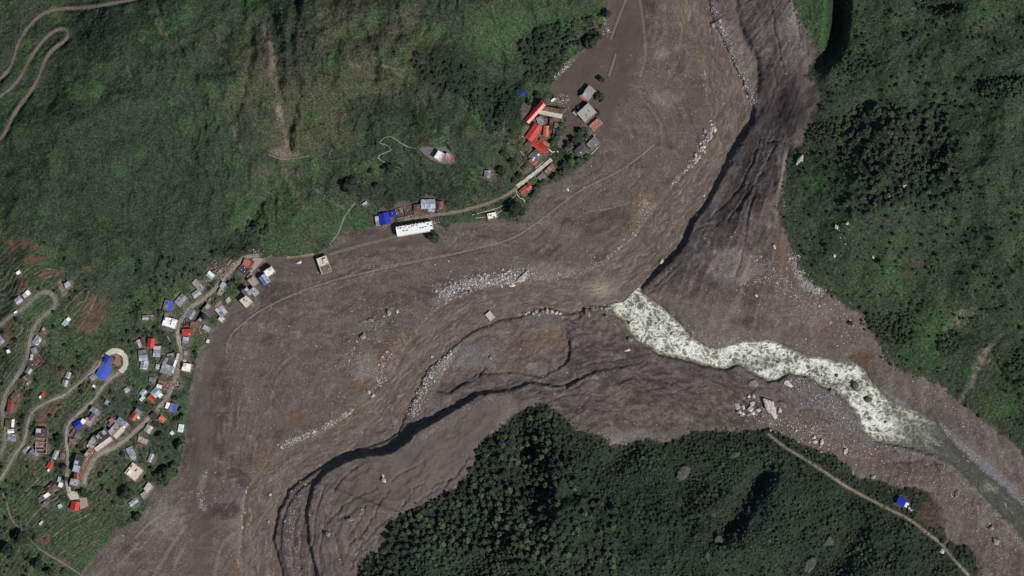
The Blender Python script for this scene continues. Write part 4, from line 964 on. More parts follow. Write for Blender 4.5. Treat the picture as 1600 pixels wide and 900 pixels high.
def ground_material():
    m, nt, bs = newmat("ground")
    tc = N(nt, "ShaderNodeTexCoord").outputs['Object']
    A = attr(nt, 'coverA'); B = attr(nt, 'coverB'); C_ = attr(nt, 'coverC')
    sa = N(nt, "ShaderNodeSeparateColor"); nt.links.new(A.outputs['Color'], sa.inputs[0])
    sb = N(nt, "ShaderNodeSeparateColor"); nt.links.new(B.outputs['Color'], sb.inputs[0])
    sc = N(nt, "ShaderNodeSeparateColor"); nt.links.new(C_.outputs['Color'], sc.inputs[0])
    mud_, dark_, pale_ = sa.outputs[0], sa.outputs[1], sa.outputs[2]
    olive_, bright_, scrub_ = sb.outputs[0], sb.outputs[1], sb.outputs[2]
    rust_, soil_, tan_ = sc.outputs[0], sc.outputs[1], sc.outputs[2]
    grav_ = C_.outputs['Alpha']
    n1 = noise(nt, tc, 0.42, 4, 0.65); n2 = noise(nt, tc, 0.06, 5, 0.6); n3 = noise(nt, tc, 1.1, 2, 0.6)
    # vegetation
    v = ramp(nt, n2, [(0.3, (0.031, 0.044, 0.026)), (0.7, (0.042, 0.057, 0.032))])
    v = mix(nt, olive_, v, (0.064, 0.064, 0.038))
    v = mix(nt, bright_, v, (0.043, 0.078, 0.031))
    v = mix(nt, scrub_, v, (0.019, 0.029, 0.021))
    vs = ramp(nt, n1, [(0.30, 0.40), (0.5, 0.95), (0.68, 2.0)])
    v = mix(nt, 1.0, v, vs, 'MULTIPLY')
    # mud
    md = ramp(nt, n2, [(0.3, (0.102, 0.0835, 0.0710)), (0.7, (0.128, 0.1065, 0.0910))])
    md = mix(nt, dark_, md, (0.061, 0.0485, 0.0450))
    md = mix(nt, pale_, md, (0.185, 0.160, 0.140))
    md = mix(nt, rust_, md, (0.130, 0.078, 0.050))
    md = mix(nt, grav_, md, (0.165, 0.163, 0.165))
    ms = ramp(nt, n1, [(0.28, 0.62), (0.5, 0.98), (0.64, 1.28), (0.74, 2.1)])
    ms = mix(nt, B.outputs['Alpha'], (1, 1, 1), ms)
    md = mix(nt, 1.0, md, ms, 'MULTIPLY')
    c = mix(nt, mud_, v, md)
    sc_ = ramp(nt, n1, [(0.3, (0.060, 0.034, 0.028)), (0.6, (0.120, 0.066, 0.050)), (0.75, (0.20, 0.13, 0.09))])
    c = mix(nt, soil_, c, sc_)
    tn = ramp(nt, n1, [(0.3, (0.12, 0.095, 0.072)), (0.6, (0.20, 0.165, 0.125)), (0.75, (0.34, 0.30, 0.24))])
    c = mix(nt, tan_, c, tn)
    nt.links.new(c, bs.inputs['Base Color'])
    bump(nt, bs, n3, 0.35, 0.5)
    return m


GROUND = ground_material()

# ------------------------------------------------------------------ terrain sheets
PXx, PYy = W(GU, GV)
coverA = np.stack([mud, np.clip(dark, 0, 1) * mud, np.clip(pale, 0, 1), np.ones_like(mud)], -1)
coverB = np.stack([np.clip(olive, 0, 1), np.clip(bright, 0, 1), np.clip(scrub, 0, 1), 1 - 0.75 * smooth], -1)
coverC = np.stack([np.clip(rust, 0, 1), np.clip(soil, 0, 1), np.clip(tan, 0, 1), np.clip(grav, 0, 1)], -1)


def mesh_from_arrays(name, verts, faces, mat, smooth=True):
    me = bpy.data.meshes.new(name)
    n = len(verts); f = len(faces); k = faces.shape[1]
    me.vertices.add(n)
    me.vertices.foreach_set('co', np.ascontiguousarray(verts, np.float32).ravel())
    me.loops.add(f * k)
    me.loops.foreach_set('vertex_index', np.ascontiguousarray(faces, np.int32).ravel())
    me.polygons.add(f)
    me.polygons.foreach_set('loop_start', np.arange(0, f * k, k, dtype=np.int32))
    me.polygons.foreach_set('loop_total', np.full(f, k, np.int32))
    me.polygons.foreach_set('use_smooth', np.full(f, smooth, bool))
    me.update(calc_edges=True)
    if mat:
        me.materials.append(mat)
    return me


def setattr_pt(me, name, arr, typ='FLOAT_COLOR'):
    a = me.attributes.new(name, typ, 'POINT')
    if typ == 'FLOAT_COLOR':
        a.data.foreach_set('color', np.ascontiguousarray(arr, np.float32).ravel())
    elif typ == 'FLOAT':
        a.data.foreach_set('value', np.ascontiguousarray(arr, np.float32).ravel())
    elif typ == 'FLOAT_VECTOR':
        a.data.foreach_set('vector', np.ascontiguousarray(arr, np.float32).ravel())


def link(o, parent=None):
    COL.objects.link(o)
    if parent is not None:
        o.parent = parent
    return o


def struct(name, me):
    o = bpy.data.objects.new(name, me)
    link(o)
    o['kind'] = 'structure'
    return o


idx = np.arange(NU * NV).reshape(NV, NU)
q = np.stack([idx[1:, :-1], idx[1:, 1:], idx[:-1, 1:], idx[:-1, :-1]], -1)
fc = lambda a: a[:-1, :-1]
lab = np.full((NV - 1, NU - 1), 0)
lab[fc(cone)] = 1
lab[fc(south)] = 2
hl = fc(d_hill > 0)
lab[hl & fc((d_nw >= d_e) & (d_nw >= d_s))] = 3
lab[hl & fc((d_e > d_nw) & (d_e >= d_s))] = 4
lab[hl & fc((d_s > d_nw) & (d_s > d_e))] = 5
flatV = np.stack([PXx.ravel(), PYy.ravel(), Z.ravel()], -1)
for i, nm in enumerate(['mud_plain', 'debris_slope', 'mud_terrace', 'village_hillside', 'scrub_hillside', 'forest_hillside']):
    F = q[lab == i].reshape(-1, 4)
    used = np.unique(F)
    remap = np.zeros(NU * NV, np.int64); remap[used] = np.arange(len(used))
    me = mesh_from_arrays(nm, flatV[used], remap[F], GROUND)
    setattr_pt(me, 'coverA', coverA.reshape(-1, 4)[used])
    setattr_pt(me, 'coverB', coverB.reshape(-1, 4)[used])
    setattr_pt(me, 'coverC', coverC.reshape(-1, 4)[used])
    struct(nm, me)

# country beyond the mapped ground
bu = np.linspace(-7000, 8600, 79); bv = np.linspace(-7000, 7900, 76)
BU, BV = np.meshgrid(bu, bv)
BZ = sampleZ(BU, BV) - 6 + 0.12 * np.hypot(np.maximum(0, np.maximum(U0 - BU, BU - 1720)), np.maximum(0, np.maximum(V0 - BV, BV - 970))) * S
BZ += 60 * fbm(BU / 900, BV / 900, 3, 201) * np.clip((np.hypot(BU - 800, BV - 450) - 1100) / 800, 0, 1)
inn = (BU > U0) & (BU < U0 + ST * (NU - 1)) & (BV > V0) & (BV < V0 + ST * (NV - 1))
BZ[inn] = -60
ix, iy = W(BU, BV)
ii = np.arange(BU.size).reshape(BU.shape)
qq = np.stack([ii[1:, :-1], ii[1:, 1:], ii[:-1, 1:], ii[:-1, :-1]], -1).reshape(-1, 4)
me = mesh_from_arrays('distant_hills', np.stack([ix.ravel(), iy.ravel(), BZ.ravel()], -1), qq, GROUND)
k = BU.size
setattr_pt(me, 'coverA', np.tile([0, 0, 0, 1.0], (k, 1))); setattr_pt(me, 'coverB', np.tile([0.2, 0.2, 0.4, 1.0], (k, 1))); setattr_pt(me, 'coverC', np.zeros((k, 4)))
struct('distant_hills', me)

# ------------------------------------------------------------------ water
def water_grid(poly, st, margin):
    p = np.array(poly)
    u = np.arange(max(U0 + 2, p[:, 0].min() - 6), min(U0 + ST * (NU - 2), p[:, 0].max() + 6), st)
    v = np.arange(max(V0 + 2, p[:, 1].min() - 6), min(V0 + ST * (NV - 2), p[:, 1].max() + 6), st)
    return np.meshgrid(u.astype(np.float32), v.astype(np.float32))


def flow_coords(U, V, line):
    best = np.full(U.shape, 1e9, np.float32); s_ = np.zeros(U.shape, np.float32); t_ = np.zeros(U.shape, np.float32)
    acc = 0
    for a, b in zip(line, line[1:]):
        d, t = segdist(U, V, a, b)
        L = math.hypot(b[0] - a[0], b[1] - a[1])
        side = np.sign((b[0] - a[0]) * (V - a[1]) - (b[1] - a[1]) * (U - a[0]))
        kk = d < best
        best = np.where(kk, d, best); s_ = np.where(kk, acc + t * L, s_); t_ = np.where(kk, d * side, t_)
        acc += L
    return s_, t_


def build_water(name, dfield, poly, st, line, heightfn, mat, cut):
    U, V = water_grid(poly, st, 5)
    d = bil(dfield, U, V, U0, V0, ST)
    s_, t_ = np.zeros_like(U), np.zeros_like(U)
    keepv = d > -4
    keepv &= cut(U, V)
    us, vs = U[keepv], V[keepv]
    s1, t1 = flow_coords(us, vs, line)
    z, mask = heightfn(us, vs, s1, t1, d[keepv])
    ids = np.full(U.shape, -1); ids[keepv] = np.arange(len(us))
    Q = np.stack([ids[1:, :-1], ids[1:, 1:], ids[:-1, 1:], ids[:-1, :-1]], -1).reshape(-1, 4)
    Q = Q[(Q >= 0).all(1)]
    x, y = W(us, vs)
    me = mesh_from_arrays(name, np.stack([x, y, z], -1), Q, mat)
    setattr_pt(me, 'water', mask)
    setattr_pt(me, 'flow', np.stack([s1, t1, np.zeros_like(s1)], -1), 'FLOAT_VECTOR')
    return struct(name, me)


def brown_height(u, v, s, t, d):
    w1 = fbm(u / 18, v / 18, 2, 301)
    wob = t + 5 * w1 + 3 * fbm(s / 22, t / 14, 2, 309, rot=False)
    h1 = fbm(s / 17 + 0.5 * w1, wob / 4.2, 3, 303, rot=False)
    h2 = ridged((s + 0.9 * t) / 12, (t - 0.4 * s) / 7.0, 2, 305)
    edge = sstep(0, 7, d)
    z = 0.24 * h1 * edge + 0.17 * h2 * edge
    plume = np.exp(-(np.hypot((u - 938) / 26, (v - 452) / 15)) ** 2) * sstep(-.4, .9, ridged(u / 9 + .4 * w1, v / 6, 3, 311))
    tone = 0.5 + 0.32 * h1 + 0.22 * h2 * sstep(-.2, .6, w1 + .2) + 0.25 * fbm(s / 60, t / 12, 3, 307, rot=False)
    return z, np.stack([np.clip(tone, 0, 1), np.clip(np.clip(sstep(0.9, 1.7, h1 + 0.6 * h2), 0, 1) * 0.4 + 0.75 * plume, 0, 1), np.zeros_like(z), np.ones_like(z)], -1)


def white_height(u, v, s, t, d):
    w1 = fbm(u / 11, v / 11, 3, 321)
    a = ridged((u + .5 * v) / 9.5 + 0.40 * w1, (v - .3 * u) / 7.5 + 0.4 * w1, 3, 323)
    b = ridged(u / 4.2 + 0.6 * w1, v / 4.2, 2, 325)
    r = a + 0.55 * b
    down = sstep(1400, 1510, u + 10 * w1 + 0.35 * (v - 640))                       # foam dies out downstream
    top = sstep(905, 965, u - 0.25 * (v - 440))
    foam = sstep(-0.38, 2.3, r + 0.75 * fbm(u / 24, v / 24, 3, 327) + 0.3 * fbm(s / 30, t / 8, 3, 331, rot=False))
    band = sstep(0.1, 1.1, fbm(s / 40, t / 9, 3, 329, rot=False) + 0.15)
    dens = (1 - down) * top
    f = foam * (0.28 + 0.72 * dens) * (1 - sstep(1360, 1430, u) * (0.6 - 0.6 * band))
    f = f * (0.15 + .85 * top)
    f = f - 0.35 * np.exp(-((u - 1190) / 26) ** 2 - ((v - 566) / 9) ** 2) - 0.22 * np.exp(-((u - 1015) / 30) ** 2 - ((v - 497) / 12) ** 2) - 0.25 * np.exp(-((u - 1320) / 30) ** 2 - ((v - 600) / 10) ** 2)
    line_ = sstep(0.55, 1.0, fbm(s / 26, t / 3.2 + 0.8 * w1, 3, 333, rot=False)) * sstep(1400, 1480, u)
    f = f * (0.45 + 0.55 * sstep(0.5, 5.0, d + 2.0 * w1)) * np.where(u > 1300, 1, 1)
    f = f * (1 - 0.5 * sstep(1455, 1510, u))
    f = f + 0.46 * line_ * sstep(0.15, 0.6, fbm(u / 20, v / 20, 2, 335) + 0.2) + 0.3 * np.exp(-((u - 1545) / 14) ** 2 - ((v - 762) / 8) ** 2) * foam
    # foam line along both banks while the water is fast
    edge = sstep(-0.5, 2.5, d)
    z = 0.55 * r * (0.25 + 0.75 * dens) * edge + 0.3 * dens
    return z, np.stack([np.clip(f, 0, 1), np.clip(0.5 + 0.5 * w1, 0, 1), dens, np.ones_like(z)], -1)


def brown_material():
    m, nt, bs = newmat("brown_water")
    A = attr(nt, 'water'); sa = N(nt, "ShaderNodeSeparateColor"); nt.links.new(A.outputs['Color'], sa.inputs[0])
    tc = N(nt, "ShaderNodeTexCoord").outputs['Object']
    n1 = noise(nt, tc, 0.5, 3, 0.65, 1.0)
    c = ramp(nt, sa.outputs[0], [(0.1, (0.072, 0.054, 0.041)), (0.5, (0.108, 0.084, 0.064)), (0.9, (0.158, 0.127, 0.098))])
    c = mix(nt, 1.0, c, ramp(nt, n1, [(0.3, 0.75), (0.5, 1.0), (0.7, 1.3)]), 'MULTIPLY')
    c = mix(nt, sa.outputs[1], c, (0.30, 0.265, 0.205))
    nt.links.new(c, bs.inputs['Base Color'])
    bs.inputs['Roughness'].default_value = 0.4
    bs.inputs['Specular IOR Level'].default_value = 0.22
    bump(nt, bs, n1, 0.6, 0.6)
    return m


def foam_material():
    m, nt, bs = newmat("foaming_water")
    A = attr(nt, 'water'); sa = N(nt, "ShaderNodeSeparateColor"); nt.links.new(A.outputs['Color'], sa.inputs[0])
    tc = N(nt, "ShaderNodeTexCoord").outputs['Object']
    n1 = noise(nt, tc, 0.32, 4, 0.7, 1.5)
    f = math_(nt, 'ADD', sa.outputs[0], math_(nt, 'MULTIPLY', math_(nt, 'SUBTRACT', n1, 0.5), 0.62), True)
    f = math_(nt, 'MAXIMUM', f, math_(nt, 'MULTIPLY', sa.outputs[2], math_(nt, 'ADD', 0.05, math_(nt, 'MULTIPLY', n1, 0.28))))
    c = ramp(nt, f, [(0.01, (0.050, 0.053, 0.042)), (0.13, (0.094, 0.095, 0.075)), (0.36, (0.23, 0.23, 0.18)), (0.62, (0.41, 0.42, 0.335)), (0.95, (0.72, 0.73, 0.62))])
    nt.links.new(c, bs.inputs['Base Color'])
    bs.inputs['Roughness'].default_value = 0.5
    bump(nt, bs, n1, 0.6, 0.6)
    return m


build_water('brown_river', d_main, MAIN, 1.25, CENTRE_M, brown_height, brown_material(), lambda u, v: np.ones(u.shape, bool))
build_water('foaming_tributary', d_trib, TRIB, 0.85, CENTRE_T, white_height, foam_material(), lambda u, v: bil(d_main, u, v, U0, V0, ST) < 3)

# ------------------------------------------------------------------ roads and paths
def road_material(name, c0, c1, rough=0.95):
    m, nt, bs = newmat(name)
    tc = N(nt, "ShaderNodeTexCoord").outputs['Object']
    n1 = noise(nt, tc, 0.35, 4, 0.7); n2 = noise(nt, tc, 0.05, 3, 0.5)
    ac = attr(nt, 'across').outputs['Fac']
    c = ramp(nt, n2, [(0.35, c0), (0.65, c1)])
    c = mix(nt, 1.0, c, ramp(nt, n1, [(0.3, 0.62), (0.5, 1.0), (0.72, 1.35)]), 'MULTIPLY')
    # worn wheel lines and a darker crown
    c = mix(nt, 1.0, c, ramp(nt, ac, [(0.0, 0.72), (0.12, 0.9), (0.3, 1.15), (0.5, 0.88), (0.7, 1.15), (0.88, 0.9), (1.0, 0.72)]), 'MULTIPLY')
    nt.links.new(c, bs.inputs['Base Color'])
    bs.inputs['Roughness'].default_value = rough
    return m


RM = {'road_dirt': road_material("road_dirt", (0.125, 0.100, 0.088), (0.165, 0.135, 0.115)), 'road_grey': road_material("road_grey", (0.150, 0.140, 0.128), (0.185, 0.172, 0.155)),
      'road_pale': road_material("road_pale", (0.20, 0.178, 0.150), (0.26, 0.23, 0.19)), 'road_tan': road_material("road_tan", (0.155, 0.135, 0.098), (0.215, 0.188, 0.140)),
      'concrete_road': road_material("concrete_road", (0.42, 0.385, 0.32), (0.50, 0.46, 0.385))}


def strip(name, P, zz, wd, mat, lift):
    P = np.array(P); n = len(P)
    T = np.gradient(P, axis=0); T /= np.linalg.norm(T, axis=1)[:, None] + 1e-9
    Nn = np.stack([-T[:, 1], T[:, 0]], -1)
    acr = np.array([-1, -.5, 0, .5, 1.0])
    V_, A_ = [], []
    for i in range(n):
        rgh = 0.22 if 'concrete' not in name else 0.04
        wv = wd * 0.5 * (1 + rgh * float(perlin(np.array([i * .31 + wd * 7]), np.array([wd]), 5)[0]) * 1.6 + 0.06 * math.sin(i * 0.9) + 0.10 * math.sin(i * 2.3 + 1) + 0.08 * random.uniform(-1, 1))
        for a in acr:
            u, v = P[i] + Nn[i] * a * wv
            x, y = W(u, v)
            V_.append((x, y, zz[i] + lift - 0.06 * a * a)); A_.append((a + 1) / 2)
    F = []
    for i in range(n - 1):
        for j in range(4):
            k = i * 5 + j
            F.append((k, k + 1, k + 6, k + 5))
    V_ = np.array(V_); F = np.array(F)
    # face up
    a, b, c = V_[F[0][0]], V_[F[0][1]], V_[F[0][2]]
    if np.cross(b - a, c - a)[2] < 0:
        F = F[:, ::-1]
    me = mesh_from_arrays(name, V_, F, mat)
    setattr_pt(me, 'across', np.array(A_), 'FLOAT')
    return struct(name, me)


for key, (ln, wd, mt) in ROADS.items():
    P, zz = prof[key]
    strip('concrete_road' if mt == 'concrete_road' else ('dirt_road' if mt != 'road_grey' else 'road'), P, zz, wd, RM[mt], 0.12 if mt != 'concrete_road' else 0.2)
for key, (ln, wd, mt) in PATHS.items():
    P, zz = prof[key]
    strip('footpath', P, zz, wd, RM[mt], 0.14)


# ------------------------------------------------------------------ simple mesh helpers
def bm_new():
    return bmesh.new()


def bm_box(bm, x0, x1, y0, y1, z0, z1):
    v = [bm.verts.new(p) for p in ((x0, y0, z0), (x1, y0, z0), (x1, y1, z0), (x0, y1, z0), (x0, y0, z1), (x1, y0, z1), (x1, y1, z1), (x0, y1, z1))]
    for f in ((3, 2, 1, 0), (4, 5, 6, 7), (0, 1, 5, 4), (1, 2, 6, 5), (2, 3, 7, 6), (3, 0, 4, 7)):
        bm.faces.new([v[i] for i in f])


def bm_prism(bm, pts, z0, z1):
    lo = [bm.verts.new((p[0], p[1], z0)) for p in pts]; hi = [bm.verts.new((p[0], p[1], z1)) for p in pts]
    n = len(pts)
    bm.faces.new(hi); bm.faces.new(lo[::-1])
    for i in range(n):
        j = (i + 1) % n
        bm.faces.new((lo[i], lo[j], hi[j], hi[i]))


def bm_cyl(bm, cx, cy, z0, z1, r0, r1, n=10):
    lo = [bm.verts.new((cx + r0 * math.cos(2 * math.pi * i / n), cy + r0 * math.sin(2 * math.pi * i / n), z0)) for i in range(n)]
    hi = [bm.verts.new((cx + r1 * math.cos(2 * math.pi * i / n), cy + r1 * math.sin(2 * math.pi * i / n), z1)) for i in range(n)]
    bm.faces.new(hi); bm.faces.new(lo[::-1])
    for i in range(n):
        j = (i + 1) % n
        bm.faces.new((lo[i], lo[j], hi[j], hi[i]))


def bm_quad(bm, pts):
    bm.faces.new([bm.verts.new(p) for p in pts])


def bm_slab(bm, pts, th):
    """a sloping sheet of the given thickness from four top corners"""
    top = [bm.verts.new(p) for p in pts]; bot = [bm.verts.new((p[0], p[1], p[2] - th)) for p in pts]
    bm.faces.new(top); bm.faces.new(bot[::-1])
    n = len(pts)
    for i in range(n):
        j = (i + 1) % n
        bm.faces.new((bot[i], bot[j], top[j], top[i]))


def obj(name, bm, mat, parent=None, smooth=False):
    bmesh.ops.recalc_face_normals(bm, faces=bm.faces)
    me = bpy.data.meshes.new(name)
    bm.to_mesh(me); bm.free()
    if smooth:
        me.polygons.foreach_set('use_smooth', np.ones(len(me.polygons), bool))
    me.materials.append(mat)
    o = bpy.data.objects.new(name, me)
    return link(o, parent)


def thing(name, label, cat, loc=(0, 0, 0), rot=0.0, group=None):
    o = bpy.data.objects.new(name, None)
    o.empty_display_size = 1
    link(o)
    o.location = loc; o.rotation_euler = (0, 0, rot)
    o['label'] = label; o['category'] = cat
    if group:
        o['group'] = group
    return o


# ------------------------------------------------------------------ building materials
BASE = {
    'white': (0.80, 0.80, 0.77), 'whitegreen': (0.62, 0.68, 0.62), 'pinkwhite': (0.50, 0.445, 0.415), 'cream': (0.60, 0.545, 0.435), 'creamwall': (0.50, 0.465, 0.37),
    'creamroof': (0.46, 0.435, 0.345), 'concrete': (0.29, 0.28, 0.26), 'concretepale': (0.36, 0.345, 0.30), 'concretewarm': (0.34, 0.29, 0.24), 'pinkconc': (0.31, 0.25, 0.225),
    'grey': (0.215, 0.225, 0.25), 'greydark': (0.105, 0.105, 0.113), 'palegrey': (0.37, 0.39, 0.42), 'bluegrey': (0.22, 0.25, 0.32), 'silver': (0.40, 0.43, 0.52),
    'paleblue': (0.33, 0.42, 0.50), 'palecyan': (0.34, 0.45, 0.45), 'palegreen': (0.36, 0.42, 0.37), 'greengrey': (0.14, 0.19, 0.18), 'blue': (0.035, 0.075, 0.42),
    'bluebright': (0.085, 0.16, 0.62), 'bluedeep': (0.018, 0.035, 0.34), 'bluedark': (0.03, 0.055, 0.30), 'bluepale': (0.11, 0.16, 0.42), 'red': (0.42, 0.035, 0.028),
    'redbright': (0.52, 0.062, 0.046), 'reddeep': (0.38, 0.014, 0.018), 'redpale': (0.42, 0.125, 0.092), 'redpinkpale': (0.70, 0.36, 0.33), 'redrust': (0.23, 0.055, 0.038), 'reddark': (0.15, 0.025, 0.028),
    'orange': (0.60, 0.16, 0.085), 'pinkred': (0.36, 0.15, 0.16), 'rust': (0.155, 0.070, 0.052), 'rustdark': (0.095, 0.048, 0.040), 'rustpale': (0.27, 0.15, 0.115), 'tile': (0.17, 0.115, 0.085),
    'brown': (0.165, 0.128, 0.110), 'darkbrown': (0.075, 0.055, 0.050), 'plank': (0.18, 0.145, 0.11), 'charcoal': (0.055, 0.052, 0.055), 'darkpurple': (0.085, 0.065, 0.072),
    'purplegrey': (0.165, 0.145, 0.165), 'brickpink': (0.25, 0.15, 0.125), 'slat': (0.24, 0.23, 0.23), 'black': (0.012, 0.012, 0.014)}
SHEET = {'grey', 'palegrey', 'bluegrey', 'silver', 'paleblue', 'palecyan', 'palegreen', 'greengrey', 'blue', 'bluebright', 'bluedeep', 'bluedark', 'bluepale', 'red', 'redbright', 'reddeep', 'redpale',
         'redpinkpale', 'redrust', 'reddark', 'orange', 'rust', 'rustdark', 'rustpale', 'brown', 'darkbrown', 'plank', 'slat', 'greydark', 'purplegrey', 'darkpurple', 'tile', 'white', 'whitegreen'}
_mats = {}


def bmat(col, kind='sheet'):
    """a building surface: 'sheet' is corrugated metal, 'slab' is weathered concrete or paint"""
    key = (col, kind)
    if key in _mats:
        return _mats[key]
    m, nt, bs = newmat(col + '_' + kind)
    tc = N(nt, "ShaderNodeTexCoord").outputs['Object']
    oi = N(nt, "ShaderNodeObjectInfo").outputs['Random']
    c = BASE[col]
    off = N(nt, "ShaderNodeVectorMath", operation='ADD'); nt.links.new(tc, off.inputs[0])
    cb = N(nt, "ShaderNodeCombineXYZ"); nt.links.new(math_(nt, 'MULTIPLY', oi, 57.0), cb.inputs[0]); nt.links.new(math_(nt, 'MULTIPLY', oi, 31.0), cb.inputs[1])
    nt.links.new(cb.outputs[0], off.inputs[1])
    vec = off.outputs[0]
    n1 = noise(nt, vec, 0.55, 4, 0.7); n2 = noise(nt, vec, 2.2, 2, 0.6)
    clean = col in ('bluebright', 'bluedeep', 'blue', 'redbright', 'reddeep', 'redpinkpale', 'white', 'red', 'orange', 'bluepale', 'creamroof')
    lo, hi = (0.72, 1.15) if clean else (0.55, 1.30)
    col_ = mix(nt, 1.0, c, ramp(nt, n1, [(0.3, lo), (0.5, 1.0), (0.72, hi)]), 'MULTIPLY')
    if kind == 'sheet':
        sx = N(nt, "ShaderNodeSeparateXYZ"); nt.links.new(vec, sx.inputs[0])
        cell = N(nt, "ShaderNodeCombineXYZ")
        nt.links.new(math_(nt, 'FLOOR', math_(nt, 'MULTIPLY', sx.outputs[0], 0.62)), cell.inputs[0])
        nt.links.new(math_(nt, 'FLOOR', math_(nt, 'MULTIPLY', sx.outputs[1], 0.33)), cell.inputs[1])
        wn_ = N(nt, "ShaderNodeTexWhiteNoise", noise_dimensions='2D'); nt.links.new(cell.outputs[0], wn_.inputs['Vector'])
        a, b = (0.84, 1.10) if clean else (0.66, 1.30)
        col_ = mix(nt, 1.0, col_, ramp(nt, wn_.outputs['Value'], [(0.0, a), (1.0, b)]), 'MULTIPLY')
        wv = N(nt, "ShaderNodeTexWave", wave_type='BANDS', bands_direction='X')
        wv.inputs['Scale'].default_value = 1.6 if col not in ('tile', 'slat') else 0.55
        nt.links.new(vec, wv.inputs['Vector'])
        if col in ('tile', 'slat', 'redrust'):
            col_ = mix(nt, 1.0, col_, ramp(nt, wv.outputs['Fac'], [(0.3, 0.45), (0.6, 1.5)]), 'MULTIPLY')
        if not clean:
            col_ = mix(nt, ramp(nt, n2, [(0.56, 0.0), (0.7, 0.55)]), col_, (0.13, 0.075, 0.055))
        bump(nt, bs, wv.outputs['Fac'], 0.25, 0.06)
        bs.inputs['Roughness'].default_value = 0.6
    else:
        if not clean:
            col_ = mix(nt, ramp(nt, n1, [(0.52, 0.0), (0.66, 0.6)]), col_, tuple(x * 0.45 for x in c))
        else:
            col_ = mix(nt, ramp(nt, n2, [(0.6, 0.0), (0.75, 0.3)]), col_, tuple(x * 0.6 for x in c))
        bump(nt, bs, n2, 0.2, 0.05)
        bs.inputs['Roughness'].default_value = 0.9
    nt.links.new(col_, bs.inputs['Base Color'])
    _mats[key] = m
    return m


def rubble_material():
    m, nt, bs = newmat("rubble_pieces")
    g = N(nt, "ShaderNodeNewGeometry").outputs['Random Per Island']
    c = ramp(nt, g, [(0.0, (0.06, 0.045, 0.04)), (0.25, (0.16, 0.10, 0.08)), (0.5, (0.26, 0.19, 0.165)), (0.75, (0.36, 0.29, 0.25)), (1.0, (0.55, 0.50, 0.45))])
    nt.links.new(c, bs.inputs['Base Color'])
    return m


RUBBLE = rubble_material()
WALLCOL = {'white': 'white', 'cream': 'creamwall', 'creamwall': 'creamwall', 'concrete': 'concrete'}


def local_opening(bm, x, y, z, w, h, d, axis):
    if axis == 'x':
        bm_box(bm, x - w / 2, x + w / 2, y - d / 2, y + d / 2, z, z + h)
    else:
        bm_box(bm, x - d / 2, x + d / 2, y - w / 2, y + w / 2, z, z + h)


_win_me = {}


def window_obj(parent, x, y, z, w, h, axis, kind='window'):
    key = (round(w, 1), round(h, 1), axis, kind)
    if key not in _win_me:
        bm = bm_new(); local_opening(bm, 0, 0, 0, w, h, 0.12, axis)
        o = obj(kind, bm, bmat('black', 'slab') if kind == 'window' else bmat('plank', 'slab'), parent)
        _win_me[key] = o.data
    else:
        o = link(bpy.data.objects.new(kind, _win_me[key]), parent)
    o.location = (x, y, z)


def add_openings(t, hw, hd, h, n):
    storeys = 2 if h > 5 else 1
    for k in range(n):
        x = -hw + (k + 0.5) * 2 * hw / n
        for s in range(storeys):
            for sgn in (-1, 1):
                if s == 0 and k == n // 2 and sgn == -1:
                    window_obj(t, x, sgn * (hd + 0.03), 0, 1.2, 2.2, 'x', 'door')
                else:
                    window_obj(t, x, sgn * (hd + 0.03), 0.9 + s * 3.0, 1.3, 1.2, 'x')


def rubble_bm(bm, hw, hd, n, z, smax):
    for _ in range(n):
        x = random.uniform(-hw, hw); y = random.uniform(-hd, hd); s = random.uniform(0.3, 1) * smax; s2 = s * random.uniform(0.3, 1); a = random.uniform(0, 3.14)
        h = random.uniform(0.15, 0.6)
        pts = [(x + s * cx * math.cos(a) - s2 * cy * math.sin(a), y + s * cx * math.sin(a) + s2 * cy * math.cos(a)) for cx, cy in ((-.5, -.5), (.5, -.5), (.5, .5), (-.5, .5))]
        bm_prism(bm, pts, z - 0.1, z + h)


NAMES = {'flat': 'concrete_house', 'gable': 'gabled_house', 'shed': 'tin_shed', 'ruin': 'ruined_house'}
CATS = {'flat': 'house', 'gable': 'house', 'shed': 'shed', 'ruin': 'ruin'}


